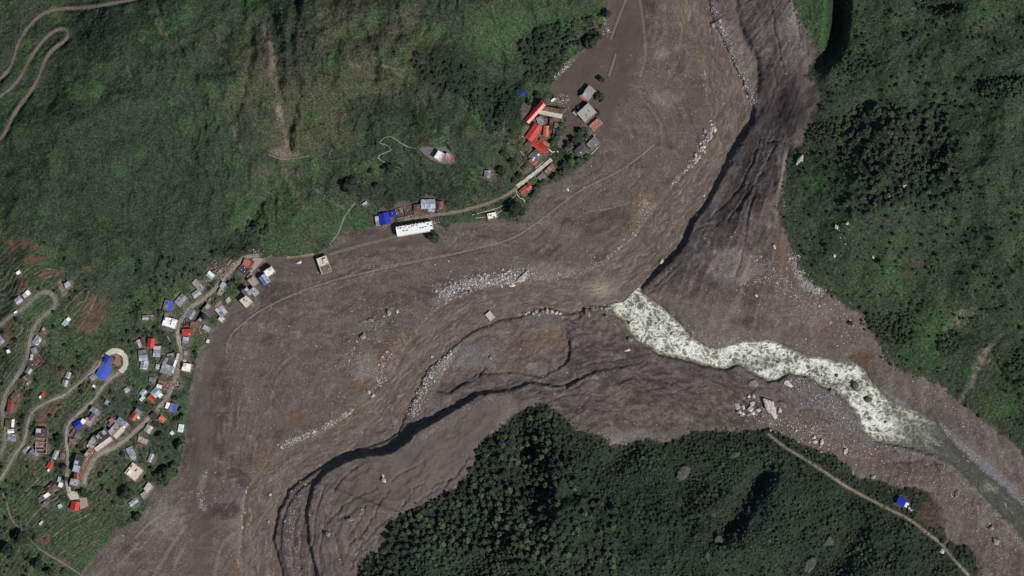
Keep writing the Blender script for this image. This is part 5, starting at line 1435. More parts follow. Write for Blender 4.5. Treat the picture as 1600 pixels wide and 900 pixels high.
def build_house(kind, u, v, w, d, ang, h, cols, label, group, opt):
    rr = random.Random(int(u * 13 + v * 7))
    x, y = W(u, v)
    z = float(sampleZ(u, v)) + 0.1
    if opt.get('river'):
        z = -1.2
    sc_ = 1.0 if w > 30 else 1.07
    hw, hd = w * S / 2 * sc_, d * S / 2 * sc_
    name = opt.get('name') or NAMES[kind]
    if opt.get('name') is None and kind == 'gable' and w < 9.6:
        name = 'small_house'
    t = thing(name, label, opt.get('cat') or (CATS[kind] if not (kind == 'gable' and w < 8) else 'hut'), (x, y, z), math.radians(ang), group)
    base = -3.0
    if kind == 'gable':
        rise = hd * (0.42 if d > 8 else 0.36)
        ov = 0.35
        wallc = bmat(rr.choice(['concrete', 'pinkconc', 'concretewarm']) if cols[0] not in ('creamroof', 'redpinkpale') else 'creamwall', 'slab')
        bm = bm_new()
        prof_ = [(-hd + ov, base), (hd - ov, base), (hd - ov, h), (0, h + rise - 0.18), (-hd + ov, h)]
        a = [bm.verts.new((-hw + ov, p[0], p[1])) for p in prof_]; b = [bm.verts.new((hw - ov, p[0], p[1])) for p in prof_]
        bm.faces.new(a); bm.faces.new(b[::-1])
        for i in range(5):
            j = (i + 1) % 5
            bm.faces.new((a[i], b[i], b[j], a[j]))
        obj('wall', bm, wallc, t)
        eave = h - 0.12
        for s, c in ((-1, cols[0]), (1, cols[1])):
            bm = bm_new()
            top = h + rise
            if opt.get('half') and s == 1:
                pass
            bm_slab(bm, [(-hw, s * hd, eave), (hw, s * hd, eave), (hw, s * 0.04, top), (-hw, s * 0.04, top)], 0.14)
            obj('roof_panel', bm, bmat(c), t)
        bm = bm_new(); bm_box(bm, -hw - 0.05, hw + 0.05, -0.28, 0.28, h + rise - 0.08, h + rise + 0.10)
        obj('ridge_cap', bm, bmat(opt.get('ridge', cols[1] if cols[1] != 'redpinkpale' else 'redpinkpale')), t)
        if w > 12 and not opt.get('cat'):
            # loose sheets and patches weighed down on the roof
            for k in range(rr.randint(1, 3)):
                s = rr.choice((-1, 1)); px = rr.uniform(-hw * .7, hw * .7); f0 = rr.uniform(.15, .5); f1 = f0 + rr.uniform(.25, .4); pw = rr.uniform(.5, 1.1)
                zz0 = eave + (top - eave) * (1 - f0); zz1 = eave + (top - eave) * (1 - f1)
                bm = bm_new(); bm_slab(bm, [(px - pw, s * hd * f0, zz0 + .12), (px + pw, s * hd * f0, zz0 + .12), (px + pw, s * hd * f1, zz1 + .12), (px - pw, s * hd * f1, zz1 + .12)], 0.06)
                obj('loose_sheet', bm, bmat(rr.choice(['palegrey', 'grey', 'rustpale', 'white', 'bluegrey']) if cols[0] not in ('blue', 'bluedeep', 'redbright') else cols[0]), t)
        if opt.get('cat') == 'hall':
            if cols[0] == 'blue':
                for k in range(3):
                    yy = -hd * .6 + k * hd * .6
                    zz_ = h + rise - abs(yy) / hd * (rise + .12)
                    bm = bm_new(); bm_box(bm, -hw * .95, hw * .95, yy - .2, yy + .2, zz_ - .1, zz_ + .14)
                    obj('roof_light', bm, bmat('bluepale'), t)
            add_openings(t, hw - .35, hd - .35, 5.1 if h > 6 else 4, 6)
        for k in range(opt.get('tankw', 0)):
            bm = bm_new(); bm_cyl(bm, 0, 0, 0, 1.5, 1.1, 1.1, 14); bm_cyl(bm, 0, 0, 1.5, 1.8, 0.9, 0.35, 14)
            o = obj('water_tank', bm, bmat('white', 'slab'), t); o.location = (-hw * .35 - k * 2.6, -hd * .25 - k * .8, h + rise * .4)
    elif kind == 'shed':
        n = len(cols)
        bm = bm_new()
        slope = rr.uniform(0.3, 0.8)
        v8 = [bm.verts.new(p) for p in ((-hw + .2, -hd + .2, base), (hw - .2, -hd + .2, base), (hw - .2, hd - .2, base), (-hw + .2, hd - .2, base),
                                          (-hw + .2, -hd + .2, h - .15), (hw - .2, -hd + .2, h - .15), (hw - .2, hd - .2, h + slope - .15), (-hw + .2, hd - .2, h + slope - .15))]
        for f in ((3, 2, 1, 0), (4, 5, 6, 7), (0, 1, 5, 4), (1, 2, 6, 5), (2, 3, 7, 6), (3, 0, 4, 7)):
            bm.faces.new([v8[i] for i in f])
        obj('wall', bm, bmat(rr.choice(['concrete', 'greydark', 'concretewarm']), 'slab'), t)
        if n == 1 and w > 7:
            cols = cols * 2; n = 2
        for k in range(n):
            x0 = -hw + k * 2 * hw / n; x1 = -hw + (k + 1) * 2 * hw / n
            dz = 0.02 + 0.07 * (k % 2); jj = rr.uniform(-.25, .25)
            bm = bm_new()
            bm_slab(bm, [(x0 - .05, -hd + jj, h + dz), (x1 + .05, -hd + jj, h + dz), (x1 + .05, hd + jj * .5, h + slope + dz), (x0 - .05, hd + jj * .5, h + slope + dz)], 0.12)
            obj('roof_panel', bm, bmat(cols[k]), t)
        for k in range(rr.randint(0, 2) if w > 6 else 0):
            px = rr.uniform(-hw * .7, hw * .7); py = rr.uniform(-hd * .6, hd * .6); s = rr.uniform(.3, .6)
            bm = bm_new(); bm_box(bm, px - s, px + s, py - s * .6, py + s * .6, h + slope * (py / hd * .5 + .5), h + slope * (py / hd * .5 + .5) + .4)
            obj('roof_weight', bm, bmat(rr.choice(['concrete', 'pinkwhite', 'charcoal']), 'slab'), t)
    elif kind == 'flat':
        wc = cols[0]; rc = cols[1]
        bm = bm_new(); bm_box(bm, -hw, hw, -hd, hd, base, h)
        obj('wall', bm, bmat(wc, 'slab'), t)
        bm = bm_new(); bm_box(bm, -hw - .25, hw + .25, -hd - .25, hd + .25, h + .003, h + .28)
        obj('roof', bm, bmat(rc, 'slab'), t)
        zt = h + .283
        if opt.get('patch'):
            bm = bm_new(); bm_box(bm, -hw * .1, hw * .75, -hd * .8, hd * .1, zt + .01, zt + .12); obj('roof_sheet', bm, bmat(opt['patch']), t)
        if w > 7:
            ph_, pt = 0.75, 0.28
            for (a0, a1, b0, b1) in ((-hw - .2, hw + .2, -hd - .2, -hd - .2 + pt), (-hw - .2, hw + .2, hd + .2 - pt, hd + .2), (-hw - .2, -hw - .2 + pt, -hd - .2 + pt + .002, hd + .2 - pt - .002), (hw + .2 - pt, hw + .2, -hd - .2 + pt + .002, hd + .2 - pt - .002)):
                bm = bm_new(); bm_box(bm, a0, a1, b0, b1, zt, zt + ph_); obj('parapet', bm, bmat(wc, 'slab'), t)
        if opt.get('long'):
            # row of dark light wells, water tanks and stub columns on the long white roof
            for k in range(13):
                px = -hw + 2.2 + k * (2 * hw - 4.4) / 12 + rr.uniform(-.6, .6); py = rr.choice([hd * .15, hd * .35, hd * .6, hd * .75, hd * .05]); sx_ = rr.uniform(.7, 1.5); sy_ = rr.uniform(.5, .9)
                bm = bm_new(); bm_box(bm, px - sx_, px + sx_, py - sy_, py + sy_, zt + .004 + .003 * k, zt + .07 + .003 * k); obj('roof_opening', bm, bmat('charcoal', 'slab'), t)
            for k in range(9):
                px = -hw + 3 + k * (2 * hw - 6) / 8 + rr.uniform(-1, 1); py = hd * rr.uniform(.45, .95); s = rr.uniform(.5, 1.0)
                bm = bm_new(); bm_box(bm, px - s, px + s, py - s * .7, py + s * .7, zt + .1, zt + rr.uniform(1.0, 2.2)); obj('roof_block', bm, bmat('white', 'slab'), t)
            for k in range(12):
                px = -hw + .8 + k * (2 * hw - 1.6) / 11
                bm = bm_new(); bm_box(bm, px - .3, px + .3, hd + .25, hd + 1.3, h - .5, h + .2); obj('canopy', bm, bmat('white', 'slab'), t)
        for k in range(opt.get('room', 0)):
            rw = min(hw * .42, 2.4) * rr.uniform(.8, 1.2); rd = min(hd * .42, 2.2) * rr.uniform(.8, 1.2)
            cx, cy = [(-hw * .5, hd * .45), (hw * .5, hd * .4), (-hw * .45, -hd * .5)][k]
            rh = rr.uniform(2.0, 2.7)
            bm = bm_new(); bm_box(bm, cx - rw, cx + rw, cy - rd, cy + rd, zt - .001, zt + rh); rm = obj('roof_room', bm, bmat(wc if wc not in ('red',) else 'redpale', 'slab'), t)
            bm = bm_new(); bm_box(bm, cx - rw - .2, cx + rw + .2, cy - rd - .2, cy + rd + .2, zt + rh + .002, zt + rh + .18); obj('slab', bm, bmat(rr.choice(['white', 'cream']) if rc in ('white', 'cream') else rr.choice(['palegrey', 'concrete', 'pinkwhite', 'concretepale', rc]), 'slab'), rm)
        for k in range(opt.get('hole', 0)):
            px = rr.uniform(-hw * .75, hw * .75); py = rr.uniform(-hd * .7, hd * .5); sx_ = rr.uniform(.5, 1.0); sy_ = rr.uniform(.45, .9)
            bm = bm_new(); bm_box(bm, px - sx_, px + sx_, py - sy_, py + sy_, zt + .004 * (k + 1), zt + .06 + .004 * k); obj('roof_opening', bm, bmat('charcoal', 'slab'), t)
        for k in range(rr.randint(1, 3) if w > 9 else 0):
            px = rr.uniform(-hw * .8, hw * .8); py = rr.uniform(-hd * .8, hd * .8); s = rr.uniform(.35, .8)
            bm = bm_new(); bm_box(bm, px - s, px + s, py - s * .6, py + s * .6, zt + .08, zt + rr.uniform(.3, 1.1)); obj('roof_block', bm, bmat(rr.choice(['white', 'pinkwhite', 'concrete']), 'slab'), t)
        for k in range(opt.get('tank', 0)):
            bm = bm_new(); bm_cyl(bm, 0, 0, 0, 1.2, .8, .8, 12); bm_cyl(bm, 0, 0, 1.2, 1.45, .65, .25, 12)
            o = obj('water_tank', bm, bmat('black', 'slab'), t); o.location = (hw * .2, -hd * .3, zt)
        if w > 10:
            for cx in (-hw + .3, 0, hw - .3):
                for cy in (-hd + .3, hd - .3):
                    if rr.random() < .5:
                        bm = bm_new(); bm_box(bm, cx - .17, cx + .17, cy - .17, cy + .17, zt + .76, zt + 1.5); obj('column_stub', bm, bmat('concrete', 'slab'), t)
        if opt.get('court'):
            bm = bm_new(); bm_box(bm, 0.5, hw * .93, -hd * .9, hd * .9, zt + .015, zt + .09); obj('mud_cover', bm, bmat('brown', 'slab'), t)
        if opt.get('win'):
            add_openings(t, hw, hd, h, max(2, int(w / 4)))
    elif kind == 'ruin':
        wc = {'rust': 'pinkconc', 'pinkwhite': 'pinkwhite', 'concrete': 'concrete', 'darkbrown': 'brown', 'creamwall': 'cream', 'brown': 'concretewarm', 'palegrey': 'concrete'}[cols[0]]
        fc_ = {'rust': 'rustdark', 'pinkwhite': 'brown', 'concrete': 'greydark', 'darkbrown': 'darkbrown', 'creamwall': 'brickpink', 'brown': 'darkbrown', 'palegrey': 'black'}[cols[0]]
        bm = bm_new(); bm_box(bm, -hw, hw, -hd, hd, base, .15); obj('floor', bm, bmat(fc_, 'slab'), t)
        th = .32 if opt.get('big') else .26
        for (a0, a1, b0, b1, ax) in ((-hw, hw, -hd, -hd + th, 0), (-hw, hw, hd - th, hd, 0), (-hw, -hw + th, -hd + th + .003, hd - th - .003, 1), (hw - th, hw, -hd + th + .003, hd - th - .003, 1)):
            L = (a1 - a0) if ax == 0 else (b1 - b0)
            k = max(2, int(L / 3)); bm = bm_new()
            for i in range(k):
                hh = h * rr.uniform(.35, 1.0)
                f0, f1 = i / k, (i + 1) / k
                if rr.random() < .16:
                    continue
                if ax == 0:
                    bm_box(bm, a0 + f0 * L, a0 + f1 * L - .004, b0, b1, .152, hh)
                else:
                    bm_box(bm, a0, a1, b0 + f0 * L, b0 + f1 * L - .004, .152, hh)
            if len(bm.verts):
                obj('wall', bm, bmat(wc, 'slab'), t)
            else:
                bm.free()
        nx = max(1, int(w / 7))
        for i in range(1, nx + 1):
            px = -hw + i * 2 * hw / (nx + 1)
            bm = bm_new(); bm_box(bm, px - .12, px + .12, -hd + th + .01, hd - th - .01, .153, h * rr.uniform(.4, .8)); obj('inner_wall', bm, bmat(wc, 'slab'), t)
        st_ = random.getstate(); random.seed(int(u))
        bm = bm_new(); rubble_bm(bm, hw * 1.05, hd * 1.05, int(w * d * .28), .25, 1.5); o = obj('rubble', bm, RUBBLE, t); o['kind'] = 'stuff'
        random.setstate(st_)
        for k in range(rr.randint(1, 3)):
            px = rr.uniform(-hw * .6, hw * .4); py = rr.uniform(-hd * .5, hd * .4); pw = rr.uniform(1, 2.2); pl = rr.uniform(.8, 1.6)
            bm = bm_new(); bm_slab(bm, [(px, py, 1.2 + k * .5), (px + pw, py + .2, .9 + k * .5), (px + pw - .2, py + pl, 1.5 + k * .5), (px - .1, py + pl, 1.8 + k * .5)], .1)
            obj('fallen_sheet', bm, bmat(rr.choice(['palegrey', 'rustpale', 'rust', 'grey', 'white'])), t)
    return t


for it in H:
    build_house(it[0], it[1], it[2], it[3], it[4], it[5], it[6], it[7], it[8], it[9] if not isinstance(it[9], dict) else None, it[10] if len(it) > 10 else it[9])

# ------------------------------------------------------------------ paved yards and low walls
for key, (nm, poly, mt) in YARDS.items():
    x = [W(*p) for p in poly]
    bm = bm_new(); bm_prism(bm, x[::-1], yardz[key] - 3, yardz[key] + .12)
    o = obj(nm, bm, bmat(mt, 'slab')); o['kind'] = 'structure'
zY = yardz['court']


def low_wall(pts, label, hgt=1.0, th=.5, mat='creamroof', group=None, z=None, name='low_wall'):
    t = None
    u0_, v0_ = pts[0]
    x0, y0 = W(u0_, v0_)
    zb = float(sampleZ(u0_, v0_))
    t = thing(name, label, 'wall', (x0, y0, zb), 0, group)
    for a, b in zip(pts, pts[1:]):
        ax, ay = W(*a); bx, by = W(*b)
        L = math.hypot(bx - ax, by - ay); nx, ny = -(by - ay) / L * th / 2, (bx - ax) / L * th / 2
        za = (float(sampleZ(*a)) if z is None else z) - zb; zb2 = (float(sampleZ(*b)) if z is None else z) - zb
        bm = bm_new()
        q = [(ax - x0 + nx, ay - y0 + ny, za + hgt), (bx - x0 + nx, by - y0 + ny, zb2 + hgt), (bx - x0 - nx, by - y0 - ny, zb2 + hgt), (ax - x0 - nx, ay - y0 - ny, za + hgt)]
        bm_slab(bm, q, hgt + 2)
        obj('wall_section', bm, bmat(mat, 'slab'), t)
    return t


low_wall([(655, 233), (664, 241.5), (674, 249.5), (690, 255.5), (707, 255.5), (711.5, 252)], "curved pale retaining wall along the low side of the triangular yard", 1.2, .6, 'brickpink', None, zY - .3)
low_wall([(655, 232.5), (661, 229.5), (684, 230.5)], "straight brown wall on the uphill side of the triangular yard", 1.0, .5, 'brickpink', None, zY - .3)
low_wall([(806, 290), (815, 282.5)], "short white kerb wall at the low end of the concrete causeway", .8, .6, 'cream')
low_wall([(837, 263), (845, 256), (862, 240.5)], "thin white wall along the uphill edge of the concrete causeway", .8, .6, 'cream')
low_wall([(856, 232), (863, 238), (870, 236), (873, 238)], "crooked cream wall at the top end of the concrete causeway", 1.0, 1.4, 'creamroof')
low_wall([(806, 296), (808, 304), (813, 310), (818, 311), (820, 316)], "zigzag pale wall round the yard below the causeway's red roof", .9, .8, 'creamroof')
low_wall([(795, 317), (801, 309), (806, 305)], "pale wall curving down to the big dark tree", .8, .6, 'creamroof')
low_wall([(738, 336), (760, 330), (778, 325), (788, 320)], "long thin white wall across the grass above the slab hut", .6, .6, 'cream')
low_wall([(776, 334), (783, 330), (788, 325)], "short white wall between slab hut and the big dark tree", .6, .6, 'cream')
low_wall([(743, 341), (760, 339)], "faint white wall left of the slab hut", .5, .5, 'cream')
low_wall([(813, 236.5), (819, 243)], "white fence line on grass left of the grey tank house", .8, .4, 'cream')
low_wall([(924, 241), (930, 235), (934, 230)], "pale wall at the outer corner of the large grey roof", 1.0, 1.0, 'creamroof')
low_wall([(262, 525), (266, 533)], "short white wall on the slope left of the road bend", .8, .5, 'pinkwhite')
low_wall([(62, 783.5), (74, 777), (90, 764)], "white wall along the low side of the dark brown roof", .8, .5, 'pinkwhite')

# dark green pool and blue tarpaulin
def pond():
    x, y = W(190, 787)
    z = float(sampleZ(190, 787))
    t = thing('pool', "dark green oval pool in trees above the mud", 'pool', (x, y, z), math.radians(15))
    bm = bm_new()
    pts = [(5.6 * math.cos(a) * (1 + .1 * math.sin(3 * a)), 3 * math.sin(a)) for a in np.linspace(0, 2 * math.pi, 22, endpoint=False)]
    bm_prism(bm, pts, -3, .9); obj('rim', bm, bmat('concrete', 'slab'), t)
    m, nt, bs = newmat('pool_water'); bs.inputs['Base Color'].default_value = (.018, .065, .05, 1); bs.inputs['Roughness'].default_value = .2
    bm = bm_new(); bm_prism(bm, [(p[0] * .92, p[1] * .9) for p in pts], .5, .96); obj('water', bm, m, t)


pond()


def tarp(u, v, label):
    x, y = W(u, v); z = float(sampleZ(u, v))
    t = thing('tarpaulin_shelter', label, 'shelter', (x, y, z + .2), math.radians(10))
    bm = bm_new()
    P_ = [(-4.2, -2.6, 1.0), (-3.6, 2.0, 1.6), (-1.0, 3.8, 1.4), (2.6, 2.6, 1.3), (3.6, .6, 1.0), (1.6, -3.0, 1.1), (-1.8, -4.0, .8)]
    c = bm.verts.new((0, 0, 2.6)); vs = [bm.verts.new(p) for p in P_]
    for i in range(len(vs)):
        bm.faces.new((c, vs[i], vs[(i + 1) % len(vs)]))
    o = obj('tarpaulin', bm, bmat('bluedeep'), t)
    sm = o.modifiers.new('thickness', 'SOLIDIFY'); sm.thickness = .05
    for px, py in ((-3.2, -2), (-2.8, 1.6), (2.2, 1.8), (1.2, -2.4)):
        bm = bm_new(); bm_cyl(bm, px, py, -1.5, 1.45, .08, .08, 6); obj('post', bm, bmat('plank', 'slab'), t)


tarp(816, 146.5, "blue tarpaulin shelter on grass uphill of the pink and red hall")

# ------------------------------------------------------------------ vehicles
def truck(u, v, ang, label, L=5.2, wd=2.2, hgt=2.4, name='truck', cat='truck'):
    x, y = W(u, v); z = float(sampleZ(u, v)) + .25
    t = thing(name, label, cat, (x, y, z), math.radians(ang))
    bm = bm_new(); bm_box(bm, -L / 2, L * .18, -wd / 2, wd / 2, .7, hgt); bmesh.ops.bevel(bm, geom=bm.edges[:], offset=.1, segments=1); obj('cargo_box', bm, bmat('white', 'slab'), t)
    bm = bm_new(); bm_box(bm, L * .2, L / 2, -wd * .46, wd * .46, .6, hgt * .86); bmesh.ops.bevel(bm, geom=bm.edges[:], offset=.18, segments=2); cab = obj('cab', bm, bmat('white', 'slab'), t)
    bm = bm_new(); bm_slab(bm, [(L * .37, -wd * .4, hgt * .865), (L * .505, -wd * .4, hgt * .55), (L * .505, wd * .4, hgt * .55), (L * .37, wd * .4, hgt * .865)], .05); obj('windscreen', bm, bmat('black', 'slab'), cab)
    bm = bm_new(); bm_box(bm, -L * .48, L * .45, -wd * .3, wd * .3, .45, .68); obj('chassis', bm, bmat('charcoal', 'slab'), t)
    for sx in (-.3, .33):
        for sy in (-1, 1):
            bm = bm_new(); bm_cyl(bm, 0, 0, -.14, .14, .42, .42, 14); o = obj('wheel', bm, bmat('black', 'slab'), t)
            o.rotation_euler = (math.pi / 2, 0, 0); o.location = (sx * L, sy * wd * .42, .42)


truck(26.5, 487.6, 33, "white truck parked on the outer edge of the grey road", 4.6, 2.2)
truck(864.5, 156, 40, "white van beside the pink rubble heap in the mud", 6.2, 2.7, 2.5, 'van', 'van')
truck(205, 503.5, 70, "small white van nearly hidden in greenery left of the white block", 3.6, 1.9, 2.0, 'van', 'van') if False else None

# ------------------------------------------------------------------ boulders and stones
def rock_mesh(name, seed, planes=11, sub=2):
    r = random.Random(seed)
    bm = bm_new(); bmesh.ops.create_icosphere(bm, subdivisions=sub, radius=1)
    P_ = []
    for _ in range(planes):
        n = Vector((r.gauss(0, 1), r.gauss(0, 1), r.gauss(0, 1))).normalized(); P_.append((n, r.uniform(.45, .85)))
    for v in bm.verts:
        for n, dd in P_:
            e = v.co.dot(n) - dd
            if e > 0:
                v.co -= n * e
        v.co *= 1 + .04 * r.uniform(-1, 1)
    mx = max(math.hypot(v.co.x, v.co.y) for v in bm.verts)
    for v in bm.verts:
        v.co /= mx
    me = bpy.data.meshes.new(name); bmesh.ops.recalc_face_normals(bm, faces=bm.faces); bm.to_mesh(me); bm.free()
    return me


def rock_material(name, c0, c1):
    m, nt, bs = newmat(name)
    tc = N(nt, "ShaderNodeTexCoord").outputs['Object']
    oi = N(nt, "ShaderNodeObjectInfo").outputs['Random']
    n1 = noise(nt, tc, 1.4, 5, .7); n0 = noise(nt, tc, .22, 4, .7)
    c = ramp(nt, oi, [(0, c0), (1, c1)])
    c = mix(nt, 1.0, c, ramp(nt, n0, [(.32, .5), (.5, 1), (.68, 1.35)]), 'MULTIPLY')
    c = mix(nt, 1.0, c, ramp(nt, n1, [(.3, .6), (.5, 1), (.7, 1.2)]), 'MULTIPLY')
    nt.links.new(c, bs.inputs['Base Color'])
    bump(nt, bs, n1, .5, .15)
    return m


ROCKM = {'pale': rock_material('pale_rock', (.42, .375, .33), (.56, .51, .46)), 'grey': rock_material('grey_rock', (.20, .185, .18), (.30, .28, .27)), 'brown': rock_material('brown_rock', (.17, .135, .12), (.24, .20, .18)),
         'dark': rock_material('wet_rock', (.06, .06, .055), (.10, .098, .09)), 'green': rock_material('mossy_rock', (.070, .074, .060), (.095, .097, .082))}
ROCKS = {k: [rock_mesh(k + '_boulder', 100 + i) for i in range(6)] for k in ROCKM}
for k, l in ROCKS.items():
    for me in l:
        me.materials.append(ROCKM[k])


def boulder(u, v, a, b, ang, kind, label, group=None, hz=.65, z=None, i=None):
    me = random.choice(ROCKS[kind]) if i is None else ROCKS[kind][i]
    o = bpy.data.objects.new('boulder', me); link(o)
    x, y = W(u, v)
    zz = float(sampleZ(u, v)) if z is None else z
    sa, sb = a * S * .66, b * S * .66
    sz = hz * min(sa, sb) * 1.25
    o.scale = (sa, sb, sz); o.rotation_euler = (0, 0, math.radians(ang))
    o.location = (x, y, zz + sz * .35)
    o['label'] = label; o['category'] = 'boulder'
    if group:
        o['group'] = group
    return o


def outline_boulder(pts, hgt, kind, label):
    """a great rock from its ground outline: sloping sides, a tilted, chipped and furrowed top"""
    cx = sum(p[0] for p in pts) / len(pts); cy = sum(p[1] for p in pts) / len(pts)
    x0, y0 = W(cx, cy); z0 = float(sampleZ(cx, cy))
    r = random.Random(int(cx))
    q_ = []
    for a, b in zip(pts, pts[1:] + pts[:1]):
        for f in (0, .33, .66):
            jx = 1 + r.uniform(-.13, .10)
            q_.append((cx + (a[0] + (b[0] - a[0]) * f - cx) * jx, cy + (a[1] + (b[1] - a[1]) * f - cy) * jx))
    pts = q_
    L = [((p[0] - cx) * S, -(p[1] - cy) * S) for p in pts]
    bm = bm_new(); rings = []
    tx, ty = r.uniform(-.12, .12), r.uniform(-.12, .12)
    for f, (hh, inset) in enumerate(((-2.5, 1.05), (.35, 1.03), (.75, .95), (.92, .80), (1.02, .60), (1.06, .36), (1.05, .15))):
        ring = []
        for p in L:
            x, y = p[0] * inset, p[1] * inset
            nz = fbm(np.array([x / 3.1 + cx]), np.array([y / 3.1 + cy]), 3, 7)[0]
            nf = perlin(np.array([x / 1.6 + y / 4 + cx]), np.array([y / 5.0 - x / 5]), 9)[0]
            h_ = hh if f == 0 else hgt * hh + (x * tx + y * ty) + (.30 * nz + .22 * nf) * min(1.5, hgt * .3)
            ring.append(bm.verts.new((x * (1 + .05 * nz), y * (1 + .05 * nf), h_)))
        rings.append(ring)
    n = len(L)
    for a, b in zip(rings, rings[1:]):
        for i in range(n):
            j = (i + 1) % n
            bm.faces.new((a[i], a[j], b[j], b[i]))
    bm.faces.new(rings[-1]); bm.faces.new(rings[0][::-1])
    bmesh.ops.triangulate(bm, faces=bm.faces[:])
    o = obj('boulder', bm, ROCKM[kind]); o.location = (x0, y0, z0)
    o['label'] = label; o['category'] = 'boulder'
    return o


outline_boulder([(1191, 622), (1196, 621), (1200, 624), (1207, 627), (1212, 636), (1213, 646), (1216, 650), (1214, 653), (1209, 654), (1203, 647), (1197, 641), (1194, 634)], 6.5, 'pale', "giant pale slab boulder, largest rock on the mud beside the tributary")
outline_boulder([(804, 441), (811, 433), (823, 423), (825, 427), (819, 440), (812, 441)], 3.2, 'pale', "large pale wedge shaped rock in the white stone belt above the river")
outline_boulder([(1057, 748), (1057, 737), (1064, 728), (1074, 726), (1079, 731), (1076, 742), (1066, 752)], 6, 'green', "big rounded grey outcrop rising from the south forest")
outline_boulder([(1254, 889), (1258, 875), (1268, 869), (1275, 872), (1273, 886), (1262, 896)], 6, 'green', "pale sloping outcrop in the forest near the bottom edge")
outline_boulder([(1284, 852), (1290, 843), (1297, 836), (1304, 845), (1298, 851)], 4, 'green', "grey outcrop in the forest above the sloping one")
outline_boulder([(1112, 850), (1117, 838), (1126, 835), (1130, 845), (1120, 858)], 4, 'green', "dim grey outcrop on the shaded forest spur")
outline_boulder([(1100, 868), (1104, 860), (1110, 866), (1106, 878)], 3, 'green', "brownish outcrop below the dim grey one on the spur")
outline_boulder([(1167, 602), (1172, 595), (1181, 593), (1186, 600), (1182, 605)], 3, 'brown', "big flat brown boulder just south of the rapids, left of the giant slab")
outline_boulder([(1224, 600), (1228, 593), (1232, 595), (1240, 604), (1236, 605)], 1.6, 'pale', "slim slanting pale rock near the whitewater's lower bank")
